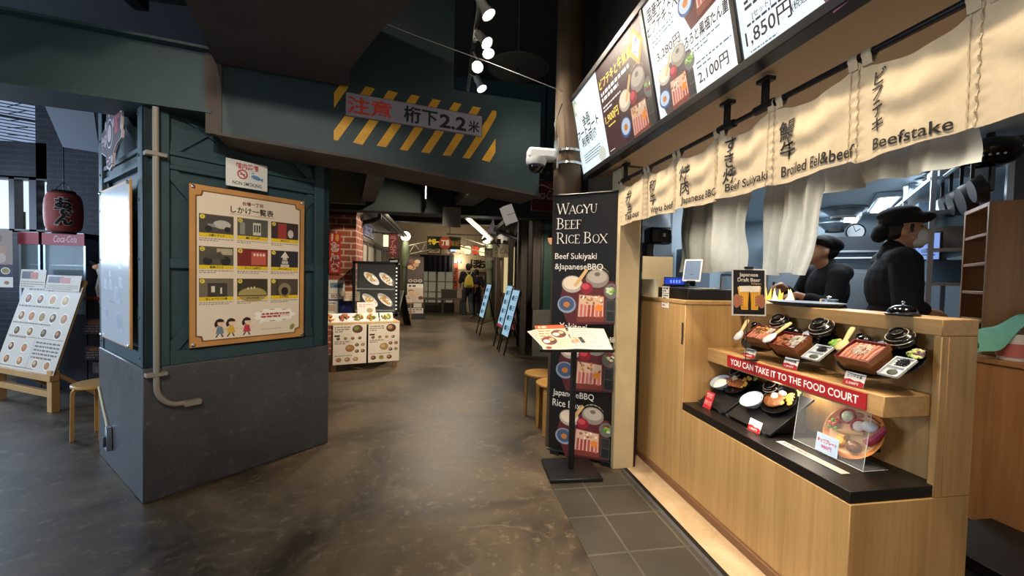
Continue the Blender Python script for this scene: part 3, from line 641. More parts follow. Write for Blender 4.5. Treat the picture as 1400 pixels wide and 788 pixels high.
txt(st, 'YOU CAN TAKE IT TO THE FOOD COURT', -(1.81 - 2.17), .916, .036, P('#f6efe6', .5), w=.77, bold=.02, lift=lambda a, b: (1.7133 - 1.86, -a, b))
k = MB(); k.tube([(1.545 - 1.86, .27, 1.12), (1.54 - 1.86, .26, 1.04), (1.545 - 1.86, .27, .98)], .004, m_black, 6); k.build('cord_slot', ct)

# ---- dishes on the display
m_lacq = mat('black lacquer', '#0d0b0b', .22, coat=.3)
m_redl = mat('red lacquer', '#6a1a1c', .3)
m_boxw = mat('reddish brown box wood', '#8a5227', .4, noise=.1, scale=12)
m_rice = mat('white rice', '#efe9dc', .7, bump=.4, scale=120)
m_meat = mat('cooked pink meat', '#b86a4c', .45, noise=.25, scale=30)
m_meat2 = mat('roasted brown meat', '#96552f', .45, noise=.3, scale=30)
m_onion = mat('white onion shreds', '#e9e3cf', .5)
m_gold = mat('fried golden food', '#cf9a3e', .5, noise=.2, scale=25)
m_green = mat('green salad leaf', '#7fae3f', .5, noise=.3, scale=20); m_lime = mat('pale cabbage', '#c9d27c', .5, noise=.2, scale=20)
m_swirl = mat('cream brush stroke', '#cbb8a4', .4)
m_porc = mat('white porcelain', '#dfe3e2', .2, coat=.3); m_cel = mat('glazed blue white bowl', '#b9c6d2', .2, coat=.3)
m_bamboo = mat('pale bamboo', '#dcc083', .5, noise=.08, scale=10)
m_acr = glassy('clear acrylic', '#f2f4f4', .05)
TILT = R(35)
def setM(y, tilt=TILT, x0=1.74, z0=.985):     # frame of a tilted set: x to the right along the shelf, y up the slope, z out of it
    return fr((x0, y, z0), (0, -1, 0), (math.cos(tilt), 0, math.sin(tilt)))
def meat_strips(mb, x0, x1, y0, y1, z, n, m, rnd):
    for i in range(n):
        x = x0 + (x1 - x0) * (i + .5) / n; w = (x1 - x0) / n
        mb.tube([(x - w * .1, y0 + rnd.uniform(0, .006), z), (x + rnd.uniform(-.2, .2) * w, (y0 + y1) / 2, z + .004), (x + w * .1, y1 - rnd.uniform(0, .006), z + .001)], [w * .42, w * .52, w * .44], m, 8, flat=(1, .5))
def shreds(mb, cx, cy, r_, z, n, m, rnd, rad=.0011, ln=.022, up=.012):
    for i in range(n):
        a = rnd.uniform(0, 6.3); q = r_ * math.sqrt(rnd.random()); b = rnd.uniform(0, 6.3); h = up * (1 - q / r_) + rnd.uniform(0, .004)
        p = Vector((cx + q * math.cos(a), cy + q * math.sin(a), z + h)); d = Vector((math.cos(b), math.sin(b), rnd.uniform(-.3, .5))) * ln / 2
        mb.tube([p - d, p + Vector((0, 0, .003)), p + d], rad, m, 4, cap=False)
def chunks(mb, cx, cy, rx, ry, z, n, ms, rnd, s0=.007, s1=.012, dome=.01):
    for i in range(n):
        a = rnd.uniform(0, 6.3); q = math.sqrt(rnd.random())
        s_ = rnd.uniform(s0, s1)
        mb.ball((cx + q * rx * math.cos(a), cy + q * ry * math.sin(a), z + dome * (1 - q * q)), (s_, s_ * rnd.uniform(.6, 1.2), s_ * .55), rnd.choice(ms), 7)
def onset(M, name, label, cat, group, x, y, z=0., rz=0.):
    return thing(name, label, cat, group=group, M=M @ T(x, y, z) @ RZ(rz))
def tray(M, label, cx, cy, rx, ry):
    t = onset(M, 'serving_tray', label, 'tray', 'black trays on the upper shelf', cx, cy)
    k = MB(); k.lathe([(0, 0), (rx * .93, 0), (rx, .012), (rx * 1.0, .015), (rx * .97, .014), (rx * .9, .005), (0, .005)], m_lacq, 40, sy=ry / rx); k.build('dish', t)
    k = MB(); k.prism([(-.05, -ry * .75), (.05, -ry * .75), (.05, ry * .7), (-.05, ry * .7)], -.012, 0, m_blackp)
    k.add([(-.05, -.02, -.012), (.05, -.02, -.012), (.05, .1, -.012), (-.05, .1, -.012), (-.05, .03, -.085), (.05, .03, -.085), (.05, .1, -.04), (-.05, .1, -.04)], [(0, 3, 2, 1), (4, 5, 6, 7), (0, 1, 5, 4), (1, 2, 6, 5), (2, 3, 7, 6), (3, 0, 4, 7)], m_blackp)
    k.build('stand', t)
    return t
def meatbox(M, label, kind, x0, x1, y0, y1, seed):
    rnd = random.Random(seed); w = (x1 - x0) / 2; d = (y1 - y0) / 2
    t = onset(M, 'bento_box', label, 'food box', 'wooden meat boxes on the upper shelf', (x0 + x1) / 2, (y0 + y1) / 2, .006)
    k = MB(); H_ = .072; q = .005
    bx = lambda a, b, c, d_, e, f_, m: k.box(a, b, c, d_, e, f_, m)
    s = .86
    k.prism([(-w * s, -d * s), (w * s, -d * s), (w * s, d * s), (-w * s, d * s)], 0, .047, m_boxw, top=[(-w * .95, -d * .95), (w * .95, -d * .95), (w * .95, d * .95), (-w * .95, d * .95)])
    for a, b, c, d_ in ((-w, w, -d, -d + q), (-w, w, d - q, d), (-w, -w + q, -d + q, d - q), (w - q, w, -d + q, d - q)): bx(a, b, c, d_, .045, H_, m_boxw)
    k.build('box', t, bevel=.001)
    k = MB()
    for a, b, c, d_ in ((-w, w, -d, -d + q), (-w, w, d - q, d), (-w, -w + q, -d + q, d - q), (w - q, w, -d + q, d - q)): bx(a * .999, b * .999, c, d_, H_, H_ + .002, m_redl)
    k.box(-w + q, w - q, d - q - .001, d - q, .05, H_, m_redl); k.box(-w + q, -w + q + .001, -d + q, d - q, .05, H_, m_redl)
    k.build('red_rim', t)
    k = MB(); k.box(-w + q, w - q, -d + q, d - q, .046, .058, m_rice); k.build('rice', t)
    k = MB(); meat_strips(k, -w + .012, w - .01 if kind != 'onion' else w * .3, -d + .01, d - .012, .064, 7 if kind == 'eel' else 6, m_meat if kind != 'onion' else m_meat2, rnd)
    if kind == 'mix': chunks(k, -w * .1, d * .35, w * .75, d * .5, .069, 34, [m_gold, m_meat2], rnd, .006, .011)
    if kind == 'onion': chunks(k, -w * .1, 0, w * .7, d * .8, .067, 16, [m_meat, m_meat2], rnd, .008, .014)
    k.build('meat', t)
    k = MB()
    if kind == 'eel': shreds(k, 0, d * .1, .034, .069, 70, m_onion, rnd)
    elif kind == 'onion': shreds(k, w * .55, d * .2, .036, .066, 110, m_onion, rnd, up=.02)
    else: shreds(k, w * .7, d * .4, .018, .067, 40, m_onion, rnd)
    k.build('onion_shreds', t)
    return t
def lidbowl(M, label, x, y, s=1., group='lidded black bowls on the upper shelf'):
    t = onset(M, 'soup_bowl', label, 'bowl', group, x, y, .005)
    k = MB(); k.lathe([(0, .0), (.026 * s, 0), (.027 * s, .008 * s), (.045 * s, .02 * s), (.058 * s, .045 * s), (.0, .045 * s)], m_lacq, 36); k.build('bowl', t)
    k = MB(); prof = [(.0595 * s, .043 * s), (.06 * s, .049 * s), (.056 * s, .06 * s), (.0545 * s, .0605 * s), (.05 * s, .071 * s), (.048 * s, .0715 * s), (.04 * s, .081 * s), (.038 * s, .0815 * s), (.03 * s, .087 * s), (.026 * s, .089 * s), (.027 * s, .098 * s), (.023 * s, .099 * s), (.021 * s, .093 * s), (0, .092 * s)]
    k.lathe(prof, m_lacq, 40); lid = k.build('lid', t)
    k = MB()
    for r0, z0, a0, a1 in ((.0535, .0625, .3, 3.4), (.0465, .0735, 2.2, 5.6), (.038, .083, -1.2, 2.5), (.056, .0585, 4, 6.2)):
        pts = [(r0 * s * math.cos(a0 + (a1 - a0) * i / 16), r0 * s * math.sin(a0 + (a1 - a0) * i / 16), (z0 + .0012) * s) for i in range(17)]
        k.tube(pts, [.0015 * s * (.3 + math.sin(math.pi * i / 16)) for i in range(17)], m_swirl, 5)
    k.build('brush_stroke', lid); return t
def jar(M, label, x, y):
    t = onset(M, 'sauce_jar', label, 'jar', 'dark sauce jars on the upper shelf', x, y, .005)
    k = MB(); k.lathe([(0, 0), (.022, 0), (.034, .014), (.036, .026), (.03, .04), (.016, .048), (.0, .048)], m_lacq, 28); k.build('body', t)
    k = MB(); k.lathe([(.013, .046), (.013, .052), (.017, .056), (.017, .06), (.012, .061), (.010, .054), (0, .054)], m_lacq, 24); k.build('neck', t); return t
def smallbowl(M, name, label, cat, group, x, y, r_, mt, fill, seed, z=.006):
    rnd = random.Random(seed); t = onset(M, name, label, cat, group, x, y, z)
    k = MB(); k.lathe([(0, 0), (r_ * .5, 0), (r_ * .8, r_ * .25), (r_, r_ * .6), (r_ * .96, r_ * .6), (r_ * .75, r_ * .3), (0, r_ * .2)], mt, 30); k.build('bowl', t)
    k = MB()
    if fill == 'salad': chunks(k, 0, 0, r_ * .75, r_ * .75, r_ * .5, 26, [m_green, m_green, m_lime], rnd, .007, .013, .012)
    elif fill == 'cabbage': chunks(k, 0, 0, r_ * .75, r_ * .75, r_ * .5, 26, [m_lime, m_lime, m_green, mat('purple onion', '#6b4454', .5)], rnd, .007, .012, .012)
    else: chunks(k, 0, 0, r_ * .6, r_ * .6, r_ * .35, 12, [m_onion, m_cel], rnd, .005, .009, .004)
    k.build('filling', t); return t
def condish(M, label, x0, x1, y0, y1, seed):
    rnd = random.Random(seed); w, d = (x1 - x0) / 2, (y1 - y0) / 2
    t = onset(M, 'condiment_dish', label, 'dish', 'white two-part dishes on the upper shelf', (x0 + x1) / 2, (y0 + y1) / 2, .012)
    k = MB(); k.prism([(-w * .85, -d * .88), (w * .85, -d * .88), (w * .85, d * .88), (-w * .85, d * .88)], 0, .006, m_porc, top=[(-w, -d), (w, -d), (w, d), (-w, d)])
    q = .005
    for a, b, c, e in ((-w, w, -d, -d + q), (-w, w, d - q, d), (-w, -w + q, -d, d), (w - q, w, -d, d), (-w, w, -.003, .003)): k.box(a, b, c, e, .005, .017, m_porc)
    k.build('dish', t, bevel=.0015)
    k = MB(); shreds(k, 0, d * .5, min(w, d) * .5, .008, 60, mat('black seaweed', '#17181c', .5), rnd, .0016, .016, .006); k.build('seaweed', t)
    k = MB(); k.ball((0, -d * .5, .008), (w * .5, d * .28, .006), mat('grey green pickle', '#4f5240', .6, noise=.4, scale=60, bump=.6), 14); k.build('pickle', t); return t
def ladle(M, label, a, b, z0, z1, cup):
    t = thing('rice_paddle', label, 'paddle', group='wooden paddles by the meat boxes', M=M)
    A, B = Vector((a[0], a[1], z1)), Vector((b[0], b[1], z0)); mid = A.lerp(B, .55)
    k = MB(); k.tube([A, A.lerp(B, .08), mid], [.011, .0135, .010], m_bamboo, 10, flat=(1, .6)); k.build('handle', t)
    k = MB(); k.tube([mid, A.lerp(B, .7), A.lerp(B, .9), B], [.010, .025, .028, .013], m_porc if cup else m_bamboo, 12, flat=(1, .45)); k.build('scoop', t); return t
def pricecard(M, name, label, w, h, top, bot, group, lean=18):
    t = thing('price_card' if not name else name, label, 'price card', group=group, M=M @ RX(R(0)))
    k = MB(); k.box(-w / 2, w / 2, 0, h, -.0012, 0, P('#efeae4', .5)); k.build('card', t, smooth=False)
    k = MB(); k.poly([(-w / 2, 0, .0005), (w / 2, 0, .0005), (w / 2, h * .36, .0005), (w * .3, h * .46, .0005), (w * .05, h * .4, .0005), (-w * .2, h * .5, .0005), (-w / 2, h * .42, .0005)], P('#b01c22', .5)); k.build('red_band', t, smooth=False)
    txt(t, top, 0, h * .73, h * .2, m_ink, w=w * .72, bold=.015)
    txt(t, bot, -w * .05, h * .2, h * .2, P('#f6efe6', .5), w=w * .6, bold=.01)
    k = MB(); k.box(-w / 2, w / 2, -.002, 0, -.03, .015, m_acr); k.box(-w / 2, w / 2, 0, h * .9, -.004, -.002, m_acr); k.build('acrylic_holder', t, smooth=False); return t
# three tilted sets on the upper shelf, from the end of the counter inwards
S3, S2, S1 = setM(1.56), setM(1.925), setM(2.13)
tray(S3, 'black oval tray under the eel box nearest the counter end', .09, .15, .165, .128); tray(S2, 'black oval tray under the middle meat box', .10, .14, .17, .128); tray(S1, 'black oval tray under the innermost meat box', .05, .14, .15, .125)
meatbox(S3, 'large wooden box of pale meat strips topped with white shreds, nearest the counter end', 'eel', 0, .15, .045, .175, 31)
meatbox(S2, 'wooden box of browned meat slices with white onion, middle of the row', 'onion', 0, .162, .035, .150, 32)
meatbox(S1, 'wooden box of meat strips with golden crumbs, innermost of the row', 'mix', 0, .155, .05, .170, 33)
condish(S3, 'white two-part dish with black seaweed, nearest the counter end', .158, .236, .05, .168, 41); condish(S2, 'white two-part dish with seaweed beside the middle meat box', .168, .262, .042, .152, 42)
smallbowl(S3, 'salad_bowl', 'small black bowl of pale cabbage near the counter end', 'bowl', 'salad bowls on the upper shelf', .208, .205, .034, m_lacq, 'cabbage', 51)
smallbowl(S2, 'salad_bowl', 'small black bowl of bright green salad by the middle set', 'bowl', 'salad bowls on the upper shelf', .247, .182, .036, m_lacq, 'salad', 52)
lidbowl(S3, 'striped black bowl with lid behind the salad nearest the counter end', .135, .245, .95); lidbowl(S2, 'striped black bowl with lid behind the middle meat box', .148, .235, 1.05); lidbowl(S1, 'striped black bowl with lid behind the innermost meat box', .082, .240, .95)
smallbowl(S3, 'relish_bowl', 'small pale glazed bowl behind the nearest meat box', 'bowl', 'pale relish bowls on the upper shelf', .068, .225, .033, m_cel, 'relish', 61)
smallbowl(S2, 'relish_bowl', 'small pale glazed bowl behind the middle meat box', 'bowl', 'pale relish bowls on the upper shelf', .066, .215, .033, m_cel, 'relish', 62)
smallbowl(S1, 'relish_bowl', 'small pale glazed bowl behind the innermost meat box', 'bowl', 'pale relish bowls on the upper shelf', .022, .225, .03, m_cel, 'relish', 63)
jar(S3, 'round black sauce jar left of the nearest lidded bowl', -.016, .222); jar(S2, 'round black sauce jar behind the middle box and its paddle', -.010, .205); jar(S1, 'round black sauce jar at the inner end of the shelf', -.062, .190)
ladle(S3, 'pale wooden paddle standing left of the nearest meat box', (-.085, .27), (-.045, .12), .045, .06, False)
ladle(S2, 'wooden paddle with pale scoop laid across the two inner boxes', (.012, .20), (-.012, .025), .092, .10, True)
ladle(S1, 'wooden paddle standing at the inner end of the shelf', (-.165, .23), (-.10, .06), .025, .045, True)
cardM = lambda y, x, z, a=0: fr((x, y, z), (math.sin(R(a)), -math.cos(R(a)), 0), (.30, 0, .95))
pricecard(cardM(2.08, 1.738, .961), None, 'red and white price card before the innermost meat box', .085, .052, '国産牛煮重', '1,680円', 'price cards on the upper shelf')
pricecard(cardM(1.80, 1.738, .961), None, 'red and white price card before the middle meat box', .085, .056, 'カルビ重', '1,850円', 'price cards on the upper shelf')
pricecard(cardM(1.475, 1.738, .961), None, 'red and white price card before the meat box nearest the counter end', .088, .058, 'ビフテキ重', '2,200円', 'price cards on the upper shelf')
# lower ledge: hotplate meals and rice
B0 = lambda y: setM(y, R(35), 1.64, .606)
def warmer(M, label, x0, x1):
    t = thing('meal_tray', label, 'tray', group='black meal trays on the lower ledge', M=M)
    k = MB(); k.box(x0, x1, .02, .33, -.012, 0, m_blackp); k.box(x0, x1, .014, .02, -.012, .008, m_blackp); k.build('tray', t, bevel=.002)
    k = MB(); k.add([(x0 + .03, .05, -.012), (x1 - .03, .05, -.012), (x1 - .03, .3, -.012), (x0 + .03, .3, -.012), (x0 + .03, .05, -.03), (x1 - .03, .05, -.03), (x1 - .03, .22, -.15), (x0 + .03, .22, -.15)], [(0, 3, 2, 1), (4, 5, 6, 7), (0, 1, 5, 4), (1, 2, 6, 5), (2, 3, 7, 6), (3, 0, 4, 7)], m_blackp); k.build('stand', t)
    for x in (x0 + .02, x1 - .03):
        k = MB(); k.lathe([(0, 0), (.012, 0), (.012, .004), (0, .004)], m_acr, 16, M=T(x, .012, .0) @ RX(R(90))); k.build('clear_foot', t)
warmer(B0(2.05), 'black meal tray under the nearer hotplate meal', -.09, .235); warmer(B0(2.34), 'black meal tray under the inner hotplate meal', -.06, .185)
def ricebowl(M, label, x, y, seed):
    t = onset(M, 'rice_bowl', label, 'bowl', 'bowls of white rice on the lower ledge', x, y, .004)
    k = MB(); k.lathe([(0, 0), (.028, 0), (.03, .006), (.05, .022), (.064, .05), (.061, .05), (.047, .026), (0, .022)], m_cel, 40); k.build('bowl', t)
    k = MB(); k.lathe([(.052, .033), (.04, .044), (.02, .05), (0, .051)], m_rice, 28); k.build('rice', t)
def hotplate(M, label, kind, x, y, seed):
    rnd = random.Random(seed); t = thing('hotplate_meal', label, 'hotplate', group='hotplate meals on the lower ledge', M=M @ T(x, y, .014) @ RX(R(8)) @ Matrix.Scale(1.17, 4))
    k = MB(); k.lathe([(0, 0), (.06, 0), (.08, .018), (.084, .026), (.08, .026), (.075, .019), (.06, .012), (0, .012)], m_lacq, 44); k.build('iron_plate', t)
    k = MB()
    if kind == 'patty': k.ball((-.018, -.012, .024), (.048, .042, .016), mat('grilled patty', '#7d4a24', .4, noise=.35, scale=60, bump=.8), 22); k.ball((-.005, .035, .026), (.02, .014, .012), m_porc, 14)
    else:
        for i in range(5): k.tube([(-.05 + i * .02, -.045 + i * .004, .02), (-.045 + i * .022, -.01, .032), (-.03 + i * .02, .015, .024)], [.009, .0115, .008], m_meat2, 8)
    k.build('meat', t)
    k = MB(); chunks(k, .04, .012, .026, .04, .02, 22, [m_gold, m_gold, mat('yellow corn', '#e0b83f', .45)], rnd, .007, .012); k.build('potatoes', t)
    k = MB(); k.ball((-.012, .0, .04 if kind == 'patty' else .036), (.016, .013, .009), m_onion, 12); shreds(k, -.012, .002, .013, .04, 24, m_onion, rnd, ln=.012); k.build('grated_radish', t)
ricebowl(B0(2.05), 'pale blue bowl of rice left of the nearer hotplate', .01, .15, 1); ricebowl(B0(2.34), 'pale blue bowl of rice behind the red notice', -.005, .185, 2)
hotplate(B0(2.05), 'black iron plate with a brown patty and potatoes', 'patty', .13, .225, 5); hotplate(B0(2.34), 'black iron plate of sliced meat and potatoes at the inner end', 'slices', .09, .245, 6)
lidbowl(B0(2.05), 'striped black lidded bowl behind the rice on the lower ledge', .035, .275, .8, 'lidded black bowls on the lower ledge'); lidbowl(B0(2.34), 'striped black lidded bowl at the inner end of the lower ledge', .025, .29, .75, 'lidded black bowls on the lower ledge')
smallbowl(B0(2.05), 'salad_bowl', 'little black salad bowl behind the patty plate', 'bowl', 'salad bowls on the lower ledge', .16, .30, .034, m_lacq, 'cabbage', 71); smallbowl(B0(2.34), 'salad_bowl', 'little black salad bowl behind the sliced meat plate', 'bowl', 'salad bowls on the lower ledge', .135, .31, .03, m_lacq, 'salad', 72)
pricecard(cardM(1.90, 1.632, .605), None, 'red and white price card on the black lower ledge', .085, .062, 'ハンバーグ定食', '1,380円', None)
nt_ = thing('red_notice', 'slanted red notice card before the inner rice bowl', 'notice', M=cardM(2.29, 1.632, .604))
k = MB(); k.box(-.036, .036, 0, .105, -.002, 0, P('#b8232a', .5)); k.build('card', nt_, smooth=False)
txt(nt_, '本日の定食\nおすすめ', 0, .08, .03, P('#f2dcd8', .5), w=.056, bold=.01); txt(nt_, '売切', 0, .035, .03, P('#e8b8b4', .5), bold=.0)
k = MB(); k.box(-.036, .036, -.002, 0, -.03, .004, m_acr); k.build('foot', nt_, smooth=False)
# kids plate behind a clear acrylic stand
PM = fr((1.862, 1.568, .722), (.06, -1, 0), (.50, 0, .87))
kp = thing('kids_plate', 'round orange plate of assorted food tilted behind clear acrylic', 'plate', M=PM)
m_pl = mat('orange melamine plate', '#d88a45', .35); m_plin = mat('peach plate face', '#e6b27a', .4)
k = MB(); k.lathe([(0, -.03), (.07, -.03), (.11, -.018), (.125, .0), (.128, .003), (.122, .004), (.105, -.008), (.07, -.012), (0, -.012)], m_pl, 48); k.lathe([(0, -.0115), (.07, -.0115), (.104, -.0075), (.104, -.009)], m_plin, 40); k.build('plate', kp)
def cup(x, y, r_, mo, mi_, name):
    k = MB(); k.lathe([(0, 0), (r_, 0), (r_ * 1.05, .016), (r_ * .9, .016), (r_ * .85, .006), (0, .006)], mo, 26, M=T(x, y, -.012)); k.ball((x, y, -.004), (r_ * .82, r_ * .82, .012), mi_, 16); k.build(name, kp)
m_redc = mat('red sauce cup', '#b81f22', .35)
cup(-.05, .062, .034, m_redc, mat('spinach rice', '#cfd6b4', .6, noise=.4, scale=60, bump=.6), 'sauce_cup'); cup(.012, .034, .032, m_redc, m_rice, 'sauce_cup')
k = MB(); k.ball((.06, .045, .008), (.036, .026, .018), m_porc, 18); k.build('rice_ball', kp)
rnd = random.Random(8)
k = MB(); chunks(k, -.085, .0, .022, .03, 0, 14, [mat('red tomato', '#c8362a', .35), m_green, mat('red tomato', '#c8362a', .35)], rnd, .009, .014, .012); k.build('tomato_salad', kp)
k = MB(); k.tube([(-.055, -.02, .006), (.0, -.012, .014), (.05, .005, .008)], [.008, .012, .008], m_gold, 10); k.tube([(-.045, -.035, .004), (-.005, -.04, .012)], [.01, .012], m_gold, 10); k.build('fried_prawn', kp)
k = MB(); k.lathe([(.006, 0), (.02, 0), (.026, .008), (.02, .016), (.006, .016)], mat('yellow fritter', '#dca832', .5), 20, M=T(-.028, -.062, 0)); k.build('fritter', kp)
k = MB(); k.ball((.035, -.065, .008), (.032, .028, .022), mat('glossy brown meatball', '#6e3f1a', .2, coat=.4), 20); k.build('meatball', kp)
k = MB(); k.tube([(.075, -.03, .01), (.1, .0, .012), (.125, .06, .02)], [.018, .016, .012], mat('pink sweet wrapper', '#a8324a', .35), 10); k.build('wrapped_sweet', kp)
k = MB(); k.tube([(.03, .092, .0), (.06, .085, .004), (.085, .075, .0)], .004, m_meat2, 8); k.ball((-.01, .085, -.005), (.02, .012, .007), mat('brown cutlet', '#a86b34', .5), 14); k.build('cutlet', kp)
k = MB(); k.add([(-.05, -.02, -.03), (.05, -.02, -.03), (.05, .07, -.03), (-.05, .07, -.03), (-.05, -.06, -.06), (.05, -.06, -.06), (.05, -.02, -.13), (-.05, -.02, -.13)], [(0, 3, 2, 1), (4, 5, 6, 7), (0, 1, 5, 4), (1, 2, 6, 5), (2, 3, 7, 6), (3, 0, 4, 7)], m_blackp); k.build('stand', kp)
ac = thing('acrylic_screen', 'bent clear acrylic screen standing on the black ledge', 'screen', (1.775, 1.61, .604))
k = MB(); k.bar((-.01, 0, 0), (.02, 0, .245), .35, .004, m_acr, up=(1, 0, 0)); k.build('upright_panel', ac, bevel=.0015)
k = MB(); k.box(-.01, .12, -.175, .175, 0, .004, m_acr); k.build('foot_panel', ac, bevel=.0015)
m_rim = mat('acrylic polished edge', '#dfe8e6', .15)
k = MB()
for a, b in (((-.01, -.175, .002), (.02, -.175, .245)), ((-.01, .175, .002), (.02, .175, .245)), ((.02, -.175, .246), (.02, .175, .246)), ((-.01, -.175, .002), (-.01, .175, .002)), ((-.01, -.175, .002), (.12, -.175, .002))): k.tube([a, b], .0012, m_rim, 5)
k.build('edge', ac)
kc = thing('kids_price_card', 'blue card with red lettering stuck on the clear acrylic', 'price card', M=fr((1.757, 1.60, .610), (.0, -1, 0), (.12, 0, .99)))
k = MB(); k.box(-.055, .055, 0, .085, -.002, 0, P('#b9cfe6', .5)); k.build('card', kc, smooth=False)
txt(kc, 'キッズプレート', 0, .055, .022, P('#d2401e', .5), w=.096, bold=.03); txt(kc, '980円', 0, .028, .018, P('#c8307a', .5), w=.05, bold=.01)
k = MB(); lines(k, -.045, .006, .045, .014, 1, .0006, P('#e8eef4', .5), rnd, .6); k.build('print', kc, smooth=False)
al = thing('allergy_note', 'long white paper strip lying on the black ledge', 'note', M=fr((1.675, 1.60, .6035), (0, -1, 0), (1, 0, .0)))
k = MB(); k.box(-.17, .17, -.022, .022, 0, .001, P('#b4ada2', .7)); k.build('paper', al, smooth=False)
k = MB(); lines(k, -.155, -.008, .155, .012, 1, .0016, P('#a84040', .5), rnd, .6); k.build('print', al, smooth=False)

# unseen downlights added in the soffit to brighten the display and curtains
for i, (x, y) in enumerate(SOFFIT):
    t = thing('added_soffit_light', ('small unseen downlight added in the soffit over the nearest meat box', 'small unseen downlight added in the soffit over the middle of the display', 'small unseen downlight added in the soffit over the till', 'small unseen downlight added in the soffit near the counter end')[i], 'downlight', (x, y, 2.214), group='added soffit downlights')
    k = MB(); k.lathe([(0, -.004), (.04, -.004), (.04, 0), (0, 0)], P('#fff0d8', .4, 9.), 20); k.build('lens', t); k = MB(); k.lathe([(.041, -.008), (.055, -.008), (.055, 0), (.041, 0), (.041, -.008)], m_white, 20); k.build('trim', t)
    spot('added_soffit_beam', (x, y, 2.19), (x + .05, y, .6), 34, (1, .86, .66), 120, .7, .04)
# ================================================================== PEOPLE
def blob(name, prims, m, parent, vox=.007, smooth=4):
    mb = MB()
    for p in prims:
        if p[0] == 'c':
            _, a, b, r0, r1 = p; a, b = Vector(a), Vector(b); t = (b - a).normalized(); L = (b - a).length
            pts = []; rs_ = []
            for k in range(4): q = math.pi / 2 * (1 - k / 4); pts.append(a - t * r0 * math.sin(q)); rs_.append(max(r0 * math.cos(q), r0 * .08))
            for k in range(5): pts.append(a.lerp(b, k / 4)); rs_.append(r0 + (r1 - r0) * k / 4)
            for k in range(1, 5): q = math.pi / 2 * k / 4; pts.append(b + t * r1 * math.sin(q)); rs_.append(max(r1 * math.cos(q), r1 * .08))
            mb.tube(pts, rs_, m, 14)
        else:
            mb.ball((0, 0, 0), p[2], m, 18, M=T(*p[1]) @ (p[3] if len(p) > 3 else Matrix.Identity(4)))
    o = mb.build(name)
    r_ = o.modifiers.new('r', 'REMESH'); r_.mode = 'VOXEL'; r_.voxel_size = vox; r_.use_smooth_shade = True
    s_ = o.modifiers.new('s', 'SMOOTH'); s_.iterations = smooth; s_.factor = .5
    bpy.context.view_layer.update()
    me = bpy.data.meshes.new_from_object(o.evaluated_get(bpy.context.evaluated_depsgraph_get()))
    old = o.data; o.modifiers.clear(); o.data = me; bpy.data.meshes.remove(old)
    me.materials.clear(); me.materials.append(m); me.name = name
    o.parent = parent
    return o
def head_prims(c, Mh, s=1.):
    c = Vector(c); q = lambda p: tuple(c + Mh @ (Vector(p) * s)); R4 = Mh.to_4x4()
    return [('e', q((0, -.01, .02)), (.076 * s, .095 * s, .105 * s), R4), ('e', q((0, .02, -.035)), (.06 * s, .07 * s, .088 * s), R4), ('e', q((0, .062, -.1)), (.026 * s, .024 * s, .024 * s), R4),
            ('c', q((0, .088, .02)), q((0, .112, -.024)), .009 * s, .014 * s), ('e', q((.013, .095, -.028)), (.009 * s,) * 3), ('e', q((-.013, .095, -.028)), (.009 * s,) * 3),
            ('e', q((0, .079, .042)), (.05 * s, .016 * s, .012 * s), R4), ('e', q((0, .088, -.058)), (.026 * s, .011 * s, .008 * s), R4), ('e', q((0, .086, -.07)), (.022 * s, .012 * s, .008 * s), R4),
            ('e', q((.076, -.008, -.008)), (.012 * s, .02 * s, .033 * s), R4), ('e', q((-.076, -.008, -.008)), (.012 * s, .02 * s, .033 * s), R4)]
def hand_prims(w, d, n, side, curl=.6):
    """w wrist, d direction of the fingers, n back-of-hand normal, side +1: thumb on the left of d seen from the back"""
    w = Vector(w); d = Vector(d).normalized(); n = Vector(n); n = (n - d * n.dot(d)).normalized(); l = n.cross(d) * side
    P3 = lambda a, b, c: w + d * a + l * b + n * c
    pr = [('c', P3(.02, .016, 0), P3(.08, .028, 0), .016, .013), ('c', P3(.02, -.014, 0), P3(.075, -.028, 0), .016, .012), ('c', P3(.02, 0, 0), P3(.085, 0, .002), .018, .014)]
    for b, L, a0 in ((.03, .066, .088), (.011, .078, .092), (-.009, .072, .09), (-.028, .054, .082)):
        p0 = P3(a0 - .012, b, 0); a1 = curl * .5; p1 = p0 + d * (L * .45 * math.cos(a1)) - n * (L * .45 * math.sin(a1)); a2 = curl * 1.4
        p2 = p1 + d * (L * .33 * math.cos(a2)) - n * (L * .33 * math.sin(a2)); a3 = curl * 2.1; p3 = p2 + d * (L * .24 * math.cos(a3)) - n * (L * .24 * math.sin(a3))
        pr += [('c', p0, p1, .0095, .0088), ('c', p1, p2, .0088, .008), ('c', p2, p3, .008, .007)]
    t0 = P3(.025, .024, -.006); t1 = P3(.055, .05, -.018); t2 = P3(.082, .05, -.032)
    return pr + [('c', t0, t1, .013, .011), ('c', t1, t2, .0105, .0085)]
m_skin = mat('skin', '#b98a6c', .5, noise=.06, scale=8)
m_cookb = mat('black cook uniform', '#0a0a0b', .85, noise=.3, scale=6, bump=.3)
m_hat = mat('black cook cap', '#0b0b0d', .85, noise=.3, scale=20, bump=.3)
m_hair = mat('black hair', '#0c0a0a', .5)
m_mask = mat('white face mask', '#d9dad8', .8)
def eyes(c, Mh, parent, s=1.):
    for sx in (-1, 1):
        k = MB(); p = Vector(c) + Mh @ (Vector((sx * .03, .081, .016)) * s)
        k.ball((0, 0, 0), (.011 * s, .006 * s, .0045 * s), P('#15100e', .3), 10, M=T(*p) @ Mh.to_4x4()); k.build('eye', parent)
def rot(yaw=0, pitch=0, roll=0): return (Matrix.Rotation(R(yaw), 3, 'Z') @ Matrix.Rotation(R(-pitch), 3, 'X') @ Matrix.Rotation(R(roll), 3, 'Y'))
